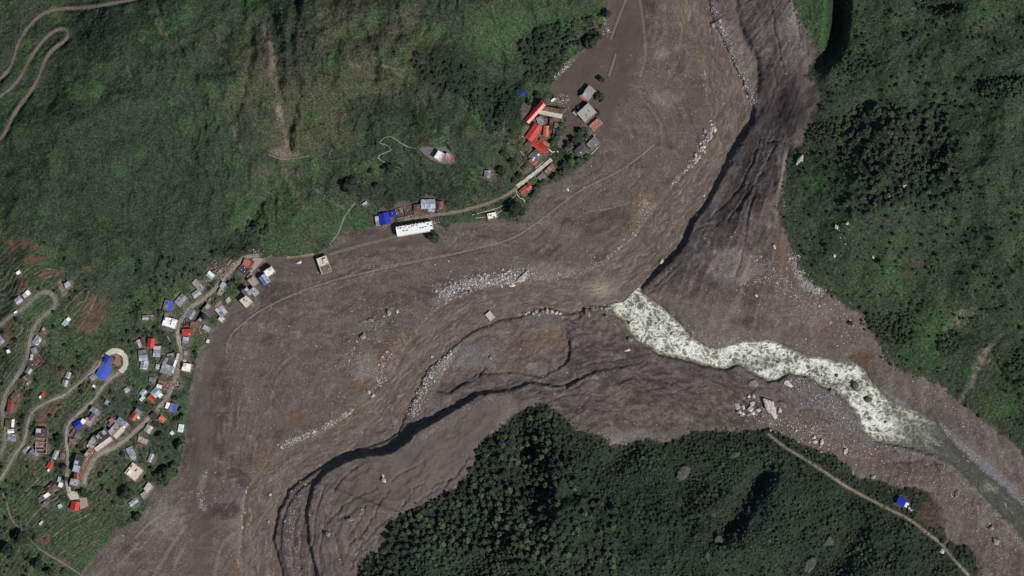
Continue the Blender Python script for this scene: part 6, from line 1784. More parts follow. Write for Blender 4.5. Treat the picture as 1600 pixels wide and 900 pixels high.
BL = [
 (1152, 635, 12, 9, -35, 'pale', "leftmost flat boulder of the pile left of the giant slab"), (1161, 635, 6, 8, 10, 'pale', "second boulder from the left in the pile by the giant slab"),
 (1171.5, 638.5, 11, 8, 5, 'pale', "squarish boulder in the middle of the pile by the giant slab"), (1175, 630, 9, 7, -30, 'pale', "topmost pale boulder of the pile by the giant slab"),
 (1184.5, 640, 10, 6, 5, 'pale', "wide boulder of the pile nearest the giant slab"), (1176, 645, 9, 6, 15, 'pale', "low pale boulder under the squarish one in the pile"),
 (1155, 643, 8, 7, 30, 'pale', "lowest left boulder of the pile beside the giant slab"), (1160, 646, 6, 5, 0, 'pale', "small boulder at the lower left of the pile"),
 (1169, 648, 6, 4, 0, 'grey', "small grey stone at the foot of the boulder pile"), (1190, 645, 5, 6, 20, 'brown', "small brown boulder between the pile and the giant slab"),
 (1177, 618.5, 5, 6, 20, 'pale', "small pale boulder above the pile, right of its twin"), (1170, 619, 4, 5, 0, 'pale', "small pale boulder above the pile, left of its twin"),
 (1224, 632, 16, 8, -15, 'brown', "wide flat boulder touching the giant slab's right side"), (1218, 641, 5, 7, 20, 'pale', "small white rock against the giant slab's lower right side"),
 (1204, 671.5, 5, 4, -30, 'pale', "pale stone beside the start of the forest track"), (1273, 689.5, 10, 6, 8, 'pale', "wide pale boulder in the lower rock cluster above the track"),
 (1284, 690, 6, 9, -15, 'pale', "upright pale boulder in the lower rock cluster above the track"), (1272, 683, 5, 5, 0, 'pale', "small round boulder topping the lower rock cluster"),
 (1281, 698, 6, 4, 20, 'grey', "small grey boulder at the foot of the lower rock cluster"), (1321, 704, 7, 9, -25, 'pale', "pale boulder alone on reddish mud right of the rock cluster"),
 (1332, 737, 5, 8, 10, 'grey', "grey boulder at the forest corner above the track"), (1364, 745, 9, 5, 30, 'grey', "grey boulder on the mud bank left of the round track"),
 (1495, 772, 8, 13, -35, 'grey', "sharp grey boulder alone right of the round track"), (1549, 824.5, 7, 7, 0, 'grey', "grey boulder on the dark mud near the lower right corner"),
 (1557, 845, 15, 10, -30, 'grey', "flat cracked grey boulder lowest on the dark mud"), (1471, 861, 9, 7, 10, 'pale', "pale rock beside the forest track's lower bend"),
 (1249.5, 250, 9, 16, -35, 'pale', "tall pale boulder at the top left edge of the right hill"), (1209, 384, 6, 9, 10, 'pale', "pale boulder on reddish scree below the right hill"),
 (1411, 290, 6, 8, 10, 'pale', "small pale crag in the dark woods of the right hill"), (1386, 305, 8, 7, 0, 'brown', "brown rock in the woods left of the small pale crag"),
 (1305.5, 355, 7, 7, 30, 'pale', "pale rock on the lower right hill, left of two"), (1322.5, 349, 5, 5, 0, 'pale', "pale rock on the lower right hill, right of two"),
 (1303, 399, 4, 6, 0, 'pale', "small pale stone in grass on the right hill"), (1363, 402, 4, 5, 20, 'pale', "pale dot of rock in bright grass on the right hill"),
 (1034, 408.5, 7, 7, 20, 'pale', "white boulder at the foot of the dark slope above the confluence"), (1089, 336, 4, 4, 0, 'pale', "small pale rock where dark slope meets the brown river"),
 (599, 750, 8, 8, 30, 'pale', "pale round boulder alone on the south mud terrace"), (598, 743, 4, 6, 20, 'pale', "small pale rock just above the round boulder on the terrace"), (547, 811, 10, 7, 0, 'brown', "half buried brown boulder on the cracked south mud"),
 (512, 834, 8, 8, 30, 'grey', "grey boulder with a dark hollow on the south mud"), (422, 772.5, 5, 4, 0, 'pale', "small pale rock standing in the brown river's lower reach"),
 (419, 814, 5, 5, 0, 'grey', "small grey rock in the brown river near the lower bank"), (582.5, 618, 6, 5, 20, 'pale', "pale rock in the brown river beside the rusty bank"),
 (576, 612, 5, 6, 20, 'pale', "pale rock on the bank just above the rock in the river"), (674.5, 557, 4, 4, 0, 'pale', "small white rock in the river above the stone bar"),
 (615, 667, 6, 5, 0, 'brown', "brown rock in the river just above the dark cliff shadow"), (766, 559, 6, 5, 0, 'grey', "grey stone on the bluish gravel of the mud terrace"), (620.5, 486, 5, 6, 0, 'pale', "largest pale stone among the lumps on the central mud"),
 (580, 500, 8, 7, 20, 'grey', "grey lump boulder on the central mud, higher of two"), (567, 525, 8, 9, 0, 'grey', "grey lump boulder on the central mud, lower of two"), (607, 488, 7, 9, 0, 'grey', "grey boulder left of the largest pale stone"),
 (980, 547, 9, 4, 5, 'pale', "flat pinkish boulder below the whitewater's curve"), (984, 530, 9, 7, 10, 'brown', "brown boulder at the water's edge on the whitewater's curve"), (1181, 461, 5, 6, 30, 'pale', "pale stone alone in the middle of the debris cone"),
 (947, 494, 6, 5, 0, 'brown', "brown boulder at the water's edge where the rivers meet"), (917, 489, 9, 12, 30, 'brown', "reddish brown rock left of where the rivers meet"),
 (1335, 602, 11, 14, 10, 'dark', "big dark rock in the middle of the rapids"), (1307, 586.5, 6, 6, 0, 'dark', "small dark rock in foam, rightmost of three in a row"), (1295, 584.5, 4, 4, 0, 'dark', "tiny dark rock in foam, middle of three in a row"),
 (1284, 586.5, 4, 4, 0, 'dark', "tiny dark rock in foam, leftmost of three in a row"), (1316, 600, 8, 5, 0, 'brown', "brown rock in foam left of the big dark one"), (1301, 613, 7, 10, 10, 'grey', "grey rock at the edge of the rapids and the gravel"),
 (1356, 624, 12, 9, 0, 'dark', "dark drowned boulder in the lower rapids"), (1384, 659, 6, 5, 0, 'dark', "small dark rock in the fading foam downstream"), (982, 504, 6, 7, 0, 'dark', "dark rock in the first whitewater below the confluence"),
 (1025, 505, 5, 4, 0, 'dark', "small dark rock in the upper whitewater, right of the first"), (1049, 521, 5, 5, 0, 'dark', "small dark rock in whitewater further downstream"), (1215, 566, 5, 4, 0, 'dark', "small dark rock in the broad foam of the rapids"),
 (467, 409.5, 11, 5, 20, 'pale', "long pale boulder on the mud below the roadside verge"), (886, 296, 4, 6, 40, 'pale', "white rock alone on the upper mud plain"), (800, 445.5, 9, 5, 5, 'pale', "pale rock at the water's edge left of the wedge rock"),
 (784, 447, 4, 4, 0, 'pale', "small pale rock at the waterline in the white stone belt"), (1116.5, 202, 6, 8, 10, 'pale', "pale boulder, upper of two at the river bend bar"), (1111, 214, 5, 9, -20, 'pale', "pale boulder, lower of two at the river bend bar"),
 (1101, 204, 5, 6, 0, 'grey', "grey hollow boulder left of the two on the river bend bar"), (1088, 249, 8, 8, 0, 'pale', "pale boulder at the lower end of the river bend bar"), (1087, 241, 6, 7, 0, 'pale', "pale boulder second from the low end of the river bend bar"),
 (1099, 229, 7, 6, 40, 'pale', "pale boulder in the middle of the river bend bar"), (1114, 38, 8, 8, 0, 'grey', "grey boulder at the upper gravel bank's widest point"), (1124.5, 32, 6, 5, 0, 'pale', "pale boulder on the upper gravel bank"), (1147, 710, 18, 9, 25, 'green', "grey rock showing through the forest below the mud flow"),
 (1100, 305, 4, 4, 0, 'pale', "pale rock at the right river bank below the dark slope"), (565, 795, 3, 3, 0, 'pale', "tiny pale stone on the cracked mud") , (1505, 712, 4, 3, 0, 'grey', "grey stone at the far bank of the lower tributary")]
for u, v, a, b, an, kd, lb in BL:
    wz = None
    if bil(d_water, u, v, U0, V0, ST) > 1:
        wz = -.35
    boulder(u, v, a, b, an, kd, lb, None, .75, wz)
ORD = ['first', 'second', 'third', 'fourth', 'fifth', 'sixth', 'seventh', 'eighth', 'ninth', 'tenth', 'eleventh', 'last']
for k_, (u, v) in enumerate(sorted([(812, 493), (818, 490), (826, 488), (833, 490), (838, 487), (848, 487), (855, 484), (862, 487), (869, 488), (876, 491), (822, 492), (842, 492)])):
    boulder(u + random.uniform(-1, 1), v + random.uniform(-1, 1), random.uniform(4, 7), random.uniform(3, 5), random.uniform(0, 180), random.choice(['pale', 'pale', 'grey']), "%s boulder from the left in the row lining the bank by the stranded house" % ORD[k_], "boulders lining the bank right of the stranded house")

# stone belts: the largest stones one by one, the rest as stuff
BELTS = [  # points, half width, number, size range, tone, words
 ([(690, 460), (720, 446), (760, 439), (800, 434), (830, 428)], 11, 1700, (.55, 2.2), .55, "whitish boulder in the belt along the brown river's upper middle bank"),
 ([(830, 434), (870, 430), (905, 425), (940, 411), (962, 396), (985, 378)], 5, 330, (.5, 1.8), .45, "pale boulder at the waterline where the brown river bends up"),
 ([(1110, 0), (1120, 28), (1134, 58), (1146, 92), (1156, 112), (1167, 138), (1177, 165)], 8, 700, (.5, 1.9), .42, "grey white boulder on the gravel bank at the top of the river"),
 ([(1117, 188), (1110, 205), (1100, 226), (1090, 245), (1074, 266), (1050, 290)], 5, 420, (.6, 2.2), .5, "pale boulder in the bar at the river's right bend"),
 ([(440, 696), (470, 684), (500, 671), (530, 655), (552, 641)], 5, 650, (.5, 1.7), .55, "whitish boulder in the strip on the lower left river bank"),
 ([(702, 550), (687, 570), (672, 588), (658, 612), (650, 632), (642, 650)], 9, 600, (.6, 2.1), .5, "pale boulder in the bar along the river's inner bend"),
 ([(606, 555), (592, 578), (598, 594), (580, 612)], 8, 200, (.6, 2.0), .45, "tan boulder on the rusty river bank"),
 ([(650, 468), (610, 495), (575, 530), (540, 562)], 26, 170, (.9, 2.5), .16, None),
 ([(676, 488), (706, 470), (735, 456)], 6, 150, (.5, 1.6), .5, "pale boulder on the rusty upper bank"),
 ([(800, 489), (830, 489), (875, 489)], 4, 150, (.5, 1.6), .5, None), ([(925, 478), (945, 482), (955, 484)], 6, 110, (.5, 1.5), .5, None),
 ([(1235, 590), (1262, 608), (1292, 630), (1322, 656), (1336, 672)], 20, 1200, (.4, 1.2), .45, None), ([(1350, 684), (1400, 701), (1450, 713), (1492, 738), (1530, 772), (1570, 820), (1600, 856)], 5, 700, (.4, 1.1), .42, None),
 ([(1470, 664), (1510, 702), (1540, 735), (1575, 768), (1606, 797)], 8, 900, (.4, 1.2), .36, None), ([(1150, 640), (1200, 655), (1250, 672), (1295, 695)], 18, 420, (.5, 1.7), .45, None),
 ([(1240, 660), (1290, 680), (1340, 705), (1380, 720)], 22, 700, (.4, 1.4), .40, None), ([(1000, 312), (1014, 326), (1002, 350), (990, 372)], 8, 220, (.5, 1.6), .48, "tan boulder by the rusty patch on the upper river bank"),
 ([(1068, 512), (1090, 528), (1120, 536), (1150, 530)], 9, 300, (.4, 1.3), .40, None), ([(1180, 420), (1240, 450), (1285, 480), (1315, 510), (1340, 540)], 28, 1000, (.4, 1.5), .40, None),
 ([(1238, 400), (1250, 430), (1266, 452), (1286, 456)], 7, 300, (.5, 1.9), .55, "whitish boulder on the pale scar below the right hill"), ([(868, 122), (880, 108), (893, 93)], 4, 120, (.5, 1.4), .5, None), ([(944, 30), (950, 46), (942, 55)], 5, 60, (.5, 1.4), .5, None),
 ([(322, 735), (318, 752), (312, 775), (318, 795)], 6, 240, (.4, 1.3), .45, None), ([(400, 752), (384, 770), (382, 800), (380, 845), (374, 890)], 5, 240, (.5, 2.0), .45, "pale boulder on the brown river's lowest left bank"),
 ([(480, 740), (462, 770), (452, 810), (458, 860), (470, 900)], 14, 420, (.4, 1.3), .40, None), ([(1085, 60), (1094, 95), (1102, 115), (1106, 150)], 2, 90, (.6, 1.8), .48, None),
 ([(560, 490), (600, 500), (590, 530), (555, 560), (520, 575)], 28, 240, (.6, 1.8), .30, None), ([(1140, 400), (1190, 430), (1160, 450)], 25, 420, (.4, 1.2), .36, None), ([(1380, 560), (1430, 600), (1490, 640), (1540, 690)], 12, 360, (.4, 1.2), .34, None),
 ([(414, 40), (426, 90), (440, 150), (438, 190), (450, 235)], 9, 170, (.35, 1.0), .45, None), ([(430, 236), (448, 244), (462, 236)], 9, 90, (.35, .9), .45, None), ([(125, 17), (150, 16), (165, 13)], 3, 60, (.4, 1.0), .5, None), ([(455, 260), (500, 300), (540, 325)], 8, 70, (.35, .8), .4, None),
 ([(1300, 340), (1330, 360), (1310, 375)], 10, 60, (.4, 1.1), .5, None), ([(1225, 310), (1222, 335)], 5, 50, (.4, 1.0), .5, None), ([(1495, 485), (1520, 490), (1505, 505)], 6, 40, (.4, 1.1), .45, None),
 ([(1400, 745), (1470, 745), (1520, 790), (1560, 830), (1560, 890)], 26, 1500, (.35, 1.1), .33, None)]
ico = bmesh.new(); bmesh.ops.create_icosphere(ico, subdivisions=1, radius=1)
ICO_V = np.array([v.co[:] for v in ico.verts]); ico.verts.index_update(); ICO_F = np.array([[v.index for v in f.verts] for f in ico.faces]); ico.free()
oct_ = bmesh.new(); bmesh.ops.create_icosphere(oct_, subdivisions=1, radius=1); oct_.free()
t_ = (1 + 5 ** .5) / 2
I20 = np.array([(-1, t_, 0), (1, t_, 0), (-1, -t_, 0), (1, -t_, 0), (0, -1, t_), (0, 1, t_), (0, -1, -t_), (0, 1, -t_), (t_, 0, -1), (t_, 0, 1), (-t_, 0, -1), (-t_, 0, 1)]) / math.hypot(1, t_)
I20F = np.array([(0, 11, 5), (0, 5, 1), (0, 1, 7), (0, 7, 10), (0, 10, 11), (1, 5, 9), (5, 11, 4), (11, 10, 2), (10, 7, 6), (7, 1, 8), (3, 9, 4), (3, 4, 2), (3, 2, 6), (3, 6, 8), (3, 8, 9), (4, 9, 5), (2, 4, 11), (6, 2, 10), (8, 6, 7), (9, 8, 1)])


def stones_material():
    m, nt, bs = newmat("loose_stones")
    a = attr(nt, 'tone').outputs['Fac']
    c = ramp(nt, a, [(0.0, (.06, .05, .048)), (.5, (.30, .275, .255)), (1.0, (.66, .63, .585))])
    nt.links.new(c, bs.inputs['Base Color'])
    return m


STONES = stones_material()


def stones(name, pts, rad, tone, sink=.25):
    n = len(pts)
    sc3 = rad[:, None] * np.stack([rng.uniform(.7, 1.2, n), rng.uniform(.7, 1.2, n), rng.uniform(.5, .85, n)], -1)
    V_ = I20[None] * sc3[:, None] * rng.uniform(.75, 1.15, (n, 12, 1))
    a = rng.uniform(0, 6.28, n); c, s = np.cos(a)[:, None], np.sin(a)[:, None]
    x = V_[..., 0] * c - V_[..., 1] * s; y = V_[..., 0] * s + V_[..., 1] * c
    wx, wy = W(pts[:, 0], pts[:, 1]); wz = sampleZ(pts[:, 0], pts[:, 1])
    V_ = np.stack([x + wx[:, None], y + wy[:, None], V_[..., 2] + wz[:, None] + sink * rad[:, None]], -1).reshape(-1, 3)
    F = (I20F[None] + (np.arange(n) * 12)[:, None, None]).reshape(-1, 3)
    me = mesh_from_arrays(name, V_, F, STONES, False)
    setattr_pt(me, 'tone', np.repeat(tone, 12), 'FLOAT')
    o = bpy.data.objects.new(name, me); link(o); o['kind'] = 'stuff'
    return o


cand = []
P_all, R_all, T_all = [], [], []
for ln, hwid, n, (r0, r1), tone, words in BELTS:
    ln = np.array(ln, float); seg = np.linalg.norm(np.diff(ln, axis=0), axis=1); cs_ = np.concatenate([[0], np.cumsum(seg)])
    s = rng.uniform(0, cs_[-1], n); u = np.interp(s, cs_, ln[:, 0]); v = np.interp(s, cs_, ln[:, 1])
    off = rng.normal(0, .55, (n, 2)) * hwid
    clump = fbm(u / 12, v / 12, 2, 401)
    u = u + off[:, 0]; v = v + off[:, 1]
    r = (r0 + (r1 - r0) * rng.power(.36, n)) * 1.12 * S * (0.8 + .3 * np.clip(clump, -1, 1))
    wt = bil(d_water, u, v, U0, V0, ST)
    keep = (wt < 1.0) & ((clump > -.45) | (rng.random(n) < .4))
    keep_idx = np.nonzero(keep)[0]
    u, v, r = u[keep], v[keep], r[keep]
    tn = np.clip(tone + .10 + rng.normal(0, .20, len(u)), .08, 1)
    for k in range(len(u)):
        if words and r[k] > 1.05:
            fr = s[keep_idx[k]] / cs_[-1]
            cand.append((r[k], u[k], v[k], words, 'start' if fr < .2 else 'first half' if fr < .5 else 'second half' if fr < .8 else 'far end', 'upslope' if off[keep_idx[k], 1] < 0 else 'waterside'))
    small = np.array([not (words and r[k] > 1.05) for k in range(len(u))], bool)
    P_all.append(np.stack([u, v], -1)[small]); R_all.append(r[small]); T_all.append(tn[small])
cand.sort(reverse=True)
MAXB = 300 - 12 - len(BL) - 10
for r, u, v, words, part_, side_ in cand[:MAXB]:
    kd = 'grey' if random.random() < .35 else 'pale'
    asp = random.uniform(.6, .98)
    wd_ = words.split(' boulder ', 1)[1]
    lb = '%s %s boulder, %s, %s' % ('big' if r > 1.7 * S else 'smaller', kd + (' long' if asp < .75 else ' round'), {'start': 'at one end', 'first half': 'before the middle', 'second half': 'past the middle', 'far end': 'at the far end'}[part_], wd_)
    lb = ' '.join(lb.split()[:16])
    boulder(u, v, r * 2 / S, r * 2 / S * asp, random.uniform(0, 180), kd, lb, "boulders: " + words[:60], .75)
left_ = cand[MAXB:]
if left_:
    P_all.append(np.array([(c[1], c[2]) for c in left_], float)); R_all.append(np.array([c[0] for c in left_])); T_all.append(np.full(len(left_), .5))
stones('bank_stones', np.concatenate(P_all), np.concatenate(R_all), np.concatenate(T_all))
# stones strewn over the open mud
n = 46000
u = rng.uniform(100, 1620, n); v = rng.uniform(-20, 920, n)
mm = bil(mud, u, v, U0, V0, ST); wt = bil(d_water, u, v, U0, V0, ST); dk = bil(np.clip(dark, 0, 1), u, v, U0, V0, ST)
cl = fbm(u / 70, v / 40, 3, 411)
lft = bil(left_of_main.astype(np.float32), u, v, U0, V0, ST) > .5
smooth_ = (bil(smooth, u, v, U0, V0, ST) > .5) | (np.hypot((u - 975) / 45, (v - 75) / 85) < 1) | (np.hypot((u - 900) / 45, (v - 130) / 40) < 1) | (np.hypot((u - 610) / 90, (v - 740) / 55) < 1) | (np.hypot((u - 570) / 60, (v - 800) / 50) < 1)
core = np.exp(-((u - 600) / 190) ** 2 - ((v - 480) / 110) ** 2) + .6 * np.exp(-((u - 330) / 50) ** 2 - ((v - 760) / 110) ** 2) + .8 * np.exp(-((u - 1020) / 60) ** 2 - ((v - 110) / 90) ** 2) + .9 * np.exp(-((u - 1200) / 90) ** 2 - ((v - 460) / 70) ** 2)
pr = np.clip(.26 + .75 * core + .25 * cl, .04, 1) * np.where(smooth_, .07, 1) * np.where(dk > .6, .5, 1)
keep = (mm > .8) & (wt < -2) & (rng.random(n) < pr * .8)
u, v = u[keep], v[keep]; n = len(u)
r = (.36 + .62 * rng.power(.33, n)) * S * rng.uniform(.7, 1.3, n)
stones('scattered_stones', np.stack([u, v], -1), r, np.clip(rng.normal(.50, .25, n), .05, 1))
# pink rubble heap in the upper hamlet, debris at house edges
def heap(name, u, v, ru, rv, n, smax, label=None):
    x, y = W(u, v); z = float(sampleZ(u, v))
    bm = bm_new()
    for _ in range(n):
        a = random.uniform(0, 6.28); q = random.random() ** .6
        px, py = q * ru * S * math.cos(a), q * rv * S * math.sin(a); s = random.uniform(.3, 1) * smax; s2 = s * random.uniform(.3, 1); b = random.uniform(0, 3.14)
        pts = [(px + s * cx * math.cos(b) - s2 * cy * math.sin(b), py + s * cx * math.sin(b) + s2 * cy * math.cos(b)) for cx, cy in ((-.5, -.5), (.5, -.5), (.5, .5), (-.5, .5))]
        hh = (1 - q) * 1.4
        zz = float(sampleZ(u + px / S, v - py / S)) - z
        bm_prism(bm, pts, zz - .4, zz + hh + random.uniform(.15, .6))
    o = obj(name, bm, RUBBLE); o.location = (x, y, z); o['kind'] = 'stuff'
    return o


heap('rubble', 879, 155, 11, 9, 150, 1.6)
for (u, v, a, b, n) in [(885, 168, 6, 7, 40), (922, 213, 10, 5, 50), (945, 217, 6, 4, 30), (920, 216, 6, 4, 30), (877, 187, 4, 6, 25), (908, 196, 5, 3, 16), (816, 214, 5, 7, 40), (338, 425, 14, 10, 80), (348, 432, 12, 8, 60), (360, 415, 14, 6, 60), (402, 393, 16, 5, 70),
                        (640, 340, 18, 4, 60), (682, 344, 10, 5, 50), (282, 490, 10, 8, 40), (312, 515, 12, 8, 50), (262, 603, 12, 7, 50), (130, 735, 6, 14, 50), (268, 590, 8, 10, 40), (40, 604, 8, 6, 30), (108, 446, 8, 6, 40), (595, 355, 8, 4, 20),
                        (1425, 797, 6, 4, 14), (290, 495, 16, 10, 40), (333, 445, 16, 12, 60), (155, 660, 14, 10, 50), (60, 520, 8, 8, 20), (215, 690, 8, 12, 30), (250, 640, 12, 8, 30), (245, 605, 12, 8, 30), (120, 640, 8, 8, 16), (50, 650, 5, 5, 18)]:
    heap('debris', u, v, a, b, n, 1.3)

# ------------------------------------------------------------------ trees
def leaf_material(name, c0, c1, c2):
    m, nt, bs = newmat(name)
    tc = N(nt, "ShaderNodeTexCoord").outputs['Object']
    n1 = noise(nt, tc, 3.2, 3, .7)
    at = math_(nt, 'ADD', attr(nt, 'tint', 'INSTANCER').outputs['Fac'], attr(nt, 'tint', 'OBJECT').outputs['Fac'])
    c = ramp(nt, at, [(0.0, c0), (.5, c1), (1.0, c2)])
    c = mix(nt, 1.0, c, ramp(nt, n1, [(.3, .55), (.5, 1.0), (.7, 1.55)]), 'MULTIPLY')
    nt.links.new(c, bs.inputs['Base Color'])
    bs.inputs['Roughness'].default_value = .8
    return m


LEAF = leaf_material("leaves", (.020, .027, .019), (.043, .056, .035), (.072, .097, .048))
BARK = newmat("bark")[0]
BARK.node_tree.nodes['Principled BSDF'].inputs['Base Color'].default_value = (.06, .045, .035, 1)


def crown_mesh(seed):
    """unit radius crown, centre one radius above its own origin: lobed body with loose leaf clumps all round"""
    r = random.Random(seed)
    bm = bm_new()
    lobes = []
    for k in range(9):
        a = k * 2.4 + r.uniform(-.4, .4); q = r.uniform(.25, .68) if k else 0
        lobes.append((q * math.cos(a), q * math.sin(a), r.uniform(.75, 1.35) if k else 1.35, r.uniform(.30, .48)))
    for (x, y, z, s) in lobes:
        ret = bmesh.ops.create_icosphere(bm, subdivisions=2, radius=s)
        for v in ret['verts']:
            f = 1 + r.uniform(-.14, .14)
            v.co = Vector((v.co.x * f + x, v.co.y * f + y, v.co.z * f * .8 + z))
    for k in range(230):
        x, y, z, s = r.choice(lobes)
        n = Vector((r.gauss(0, 1), r.gauss(0, 1), r.gauss(.35, .9))).normalized()
        c = Vector((x, y, z)) + Vector((n.x, n.y, n.z * .8)) * s * r.uniform(.90, 1.12)
        w = r.uniform(.05, .10)
        t1 = n.orthogonal().normalized(); t1.rotate(Matrix.Rotation(r.uniform(0, 6.28), 3, n)); t2 = n.cross(t1)
        n2 = (n + t1 * r.uniform(-.7, .7)).normalized(); t1 = (t1 - n2 * t1.dot(n2)).normalized()
        bm.faces.new([bm.verts.new(c + t1 * w * a + t2 * w * b) for a, b in ((-1, -.7), (1, -.6), (.8, .8), (-.7, .7))])
    me = bpy.data.meshes.new('crown'); bm.to_mesh(me); bm.free(); me.materials.append(LEAF)
    return me


def trunk_mesh(seed):
    r = random.Random(seed); bm = bm_new()
    bm_cyl(bm, 0, 0, -.35, 1.0, .085, .05, 7)
    for k in range(4):
        a = k * 1.6 + r.uniform(-.3, .3); q = r.uniform(.3, .5); z0 = r.uniform(.45, .75)
        p0 = Vector((0, 0, z0)); p1 = Vector((q * math.cos(a), q * math.sin(a), z0 + .5)); d = (p1 - p0).normalized(); o1 = d.orthogonal().normalized(); o2 = d.cross(o1)
        A_ = [bm.verts.new(p0 + (o1 * math.cos(i * 2.094) + o2 * math.sin(i * 2.094)) * .035) for i in range(3)]
        B_ = [bm.verts.new(p1 + (o1 * math.cos(i * 2.094) + o2 * math.sin(i * 2.094)) * .012) for i in range(3)]
        for i in range(3):
            j = (i + 1) % 3
            bm.faces.new((A_[i], A_[j], B_[j], B_[i]))
    me = bpy.data.meshes.new('trunk'); bmesh.ops.recalc_face_normals(bm, faces=bm.faces); bm.to_mesh(me); bm.free(); me.materials.append(BARK)
    return me


CROWNS = [crown_mesh(500 + i) for i in range(5)]
TRUNKS = [trunk_mesh(600 + i) for i in range(3)]
ntree = 0
CROWN_OBS = {}


def tree(u, v, rad, label, group=None, tint=.3, tall=1.0):
    """rad in map units"""
    global ntree
    ntree += 1
    x, y = W(u, v)
    t = thing('tree', label, 'tree', (x, y, float(sampleZ(u, v))), random.uniform(0, 6.28), group)
    R_ = rad * S
    t.scale = (R_ * random.uniform(.92, 1.08), R_ * random.uniform(.92, 1.08), R_ * tall)
    k = ntree % 5
    c = link(bpy.data.objects.new('crown', CROWNS[k]), t); c['tint'] = tint
    CROWN_OBS.setdefault(k, c)
    link(bpy.data.objects.new('trunk', TRUNKS[ntree % 3]), t)
    return t


NAMED = [
 (678, 369.5, 10.5, "round dark tree at the right end of the long white building", .15, 1.1), (940, 124, 6, "small dark tree standing alone in the mud above the hamlet", .1, 1.1), (937.5, 152.5, 9, "dark bushy tree right of the grey concrete roof", .2, 1.1),
 (932, 176.5, 6, "small dark tree touching the right corner of the big pale roof", .1, 1.1), (806, 327, 16, "very large dark tree below the concrete causeway", .02, 1.0), (924, 66, 12, "large dark tree where the woods meet the mud", .12, 1.1),
 (948, 22, 7.5, "dark tree at the top edge of the mud", .12, 1.1), (937, 57, 5, "small tree beside the large one at the woods' mud edge", .2, 1.1), (281, 697, 10, "round bright green tree ringed by bare earth at the mud edge", .8, 1.2), (262, 738, 13, "largest tree of the clump right of the cream block", .25, 1.0),
 (250, 742, 9, "left tree of the clump right of the cream block", .15, 1.0), (272, 729, 8, "upper right tree of the clump by the mud", .3, 1.0), (258, 752, 8, "lowest tree of the clump by the mud", .25, 1.0), (196, 770, 12, "dark tree below the cream block, near the pool", .12, 1.0),
 (206, 775, 8, "greener tree between the dark one and the pink white block", .4, 1.0), (190, 676.5, 6, "dark bush behind the terrace row", .1, .9), (215, 808, 8, "dark tree at the mud edge below the pool", .15, 1.0), (129, 769, 7, "dark round tree on the pale junction yard", .1, 1.0),
 (94, 685, 8, "dark tree left of the narrow lane in the lower village", .08, 1.0), (252, 681, 8, "dark tree between the road bend and the round bright tree", .15, 1.0), (546, 291, 13, "large dark tree on the green slope above the zigzag's low end", .06, .9), (552, 281, 8, "smaller crown behind the large dark slope tree", .1, .9),
 (609, 264, 8, "dark purple tree at the foot of the zigzag path", .02, .9), (580, 267, 5, "small dark tree left of the zigzag's foot", .1, .9), (588, 291, 6, "dark bush below the zigzag path", .1, .8), (192, 710, 5, "small dark tree between road and pale blue house", .1, 1.0),
 (32, 838, 12, "dark purple tree at the lower left by the ridge track", .02, 1.0), (14, 858, 11, "dark tree on the bottom left edge, lower of two", .05, 1.0), (58, 879, 10, "dark tree right of the ridge track's bend", .05, 1.0), (78, 893, 9, "dark tree at the bottom edge in the lower left", .05, 1.0),
 (104, 748, 4, "small tree on the left of the narrow lane", .3, 1.0), (158, 742, 5, "small dark tree inside the junction road bend", .1, 1.0), (860, 200, 6, "tree between the orange red house and mud lane", .2, 1.0), (874, 205, 7, "green tree on the mud lane's left bank", .3, 1.0), (878, 195, 5, "small tree at the top of the mud lane's left bank", .3, 1.0),
 (868, 215, 7, "tree right of the slanting red house", .25, 1.0), (862, 224, 6, "low tree below the orange red house", .3, 1.0), (898, 220, 6, "dark tree at the left tip of the green strip in the mud", .1, 1.0), (908, 206, 6, "tree in the green strip below the open framed annex", .2, 1.0), (888, 225, 5, "dark round tree beside the lower mud lane", .08, 1.0), (917, 213, 4, "bush at the upper end of the green strip", .3, 1.0),
 (840, 148, 7, "dark tree touching the top of the pink and red hall", .05, 1.0), (826, 160, 5, "dark tree left of the pink and red hall", .05, 1.0), (880, 258, 8, "dark tree at the causeway's top right side", .12, 1.0), (893, 252, 8, "green tree between causeway and mud", .45, 1.0), (891, 237, 5, "bright green bush near the causeway's top", .85, .9),
 (905, 252, 8, "tree on the low right of the green bank", .3, 1.0), (880, 270, 8, "tree at the low edge of the green bank", .3, 1.0), (868, 276, 8, "tree on the bank below the long brown shed", .3, 1.0), (850, 285, 7, "tree at the mud edge below the dark grey shed", .3, 1.0), (838, 296, 7, "tree right of the causeway's red roofs", .25, 1.0),
 (832, 306, 6, "lowest tree on the green bank by the mud", .3, 1.0), (918, 246, 6, "tree on the outer tip of the green bank", .3, 1.0), (812, 275, 6, "dark tree on the uphill side of the causeway", .08, 1.0), (803, 282, 5, "dark bush uphill of the causeway's low end", .08, 1.0), (800, 253, 6, "dark tree on the slope left of the grey tank house", .08, 1.0), (786, 240, 6, "dark tree on the slope below the faint tracks", .1, 1.0), (784, 268, 8, "dark tree right of the brown clearing", .08, 1.0),
 (360, 445, 6, "green tree between the pale pair and the mud", .4, 1.0), (368, 440, 5, "small tree at the mud edge by the tan forecourt", .4, 1.0), (352, 462, 6, "tree below the pale concrete roof", .4, 1.0), (318, 495, 7, "dark tree below the square parapet roof", .12, 1.0), (284, 641, 5, "bright bush at the mud edge right of the blue roof", .7, 1.0), (287, 650, 7, "leafy bright tree at the mud edge below the blue roof", .7, 1.0)]
for u, v, r, lb, tint, tall in NAMED:
    tree(u, v, r, lb, None, tint, tall)

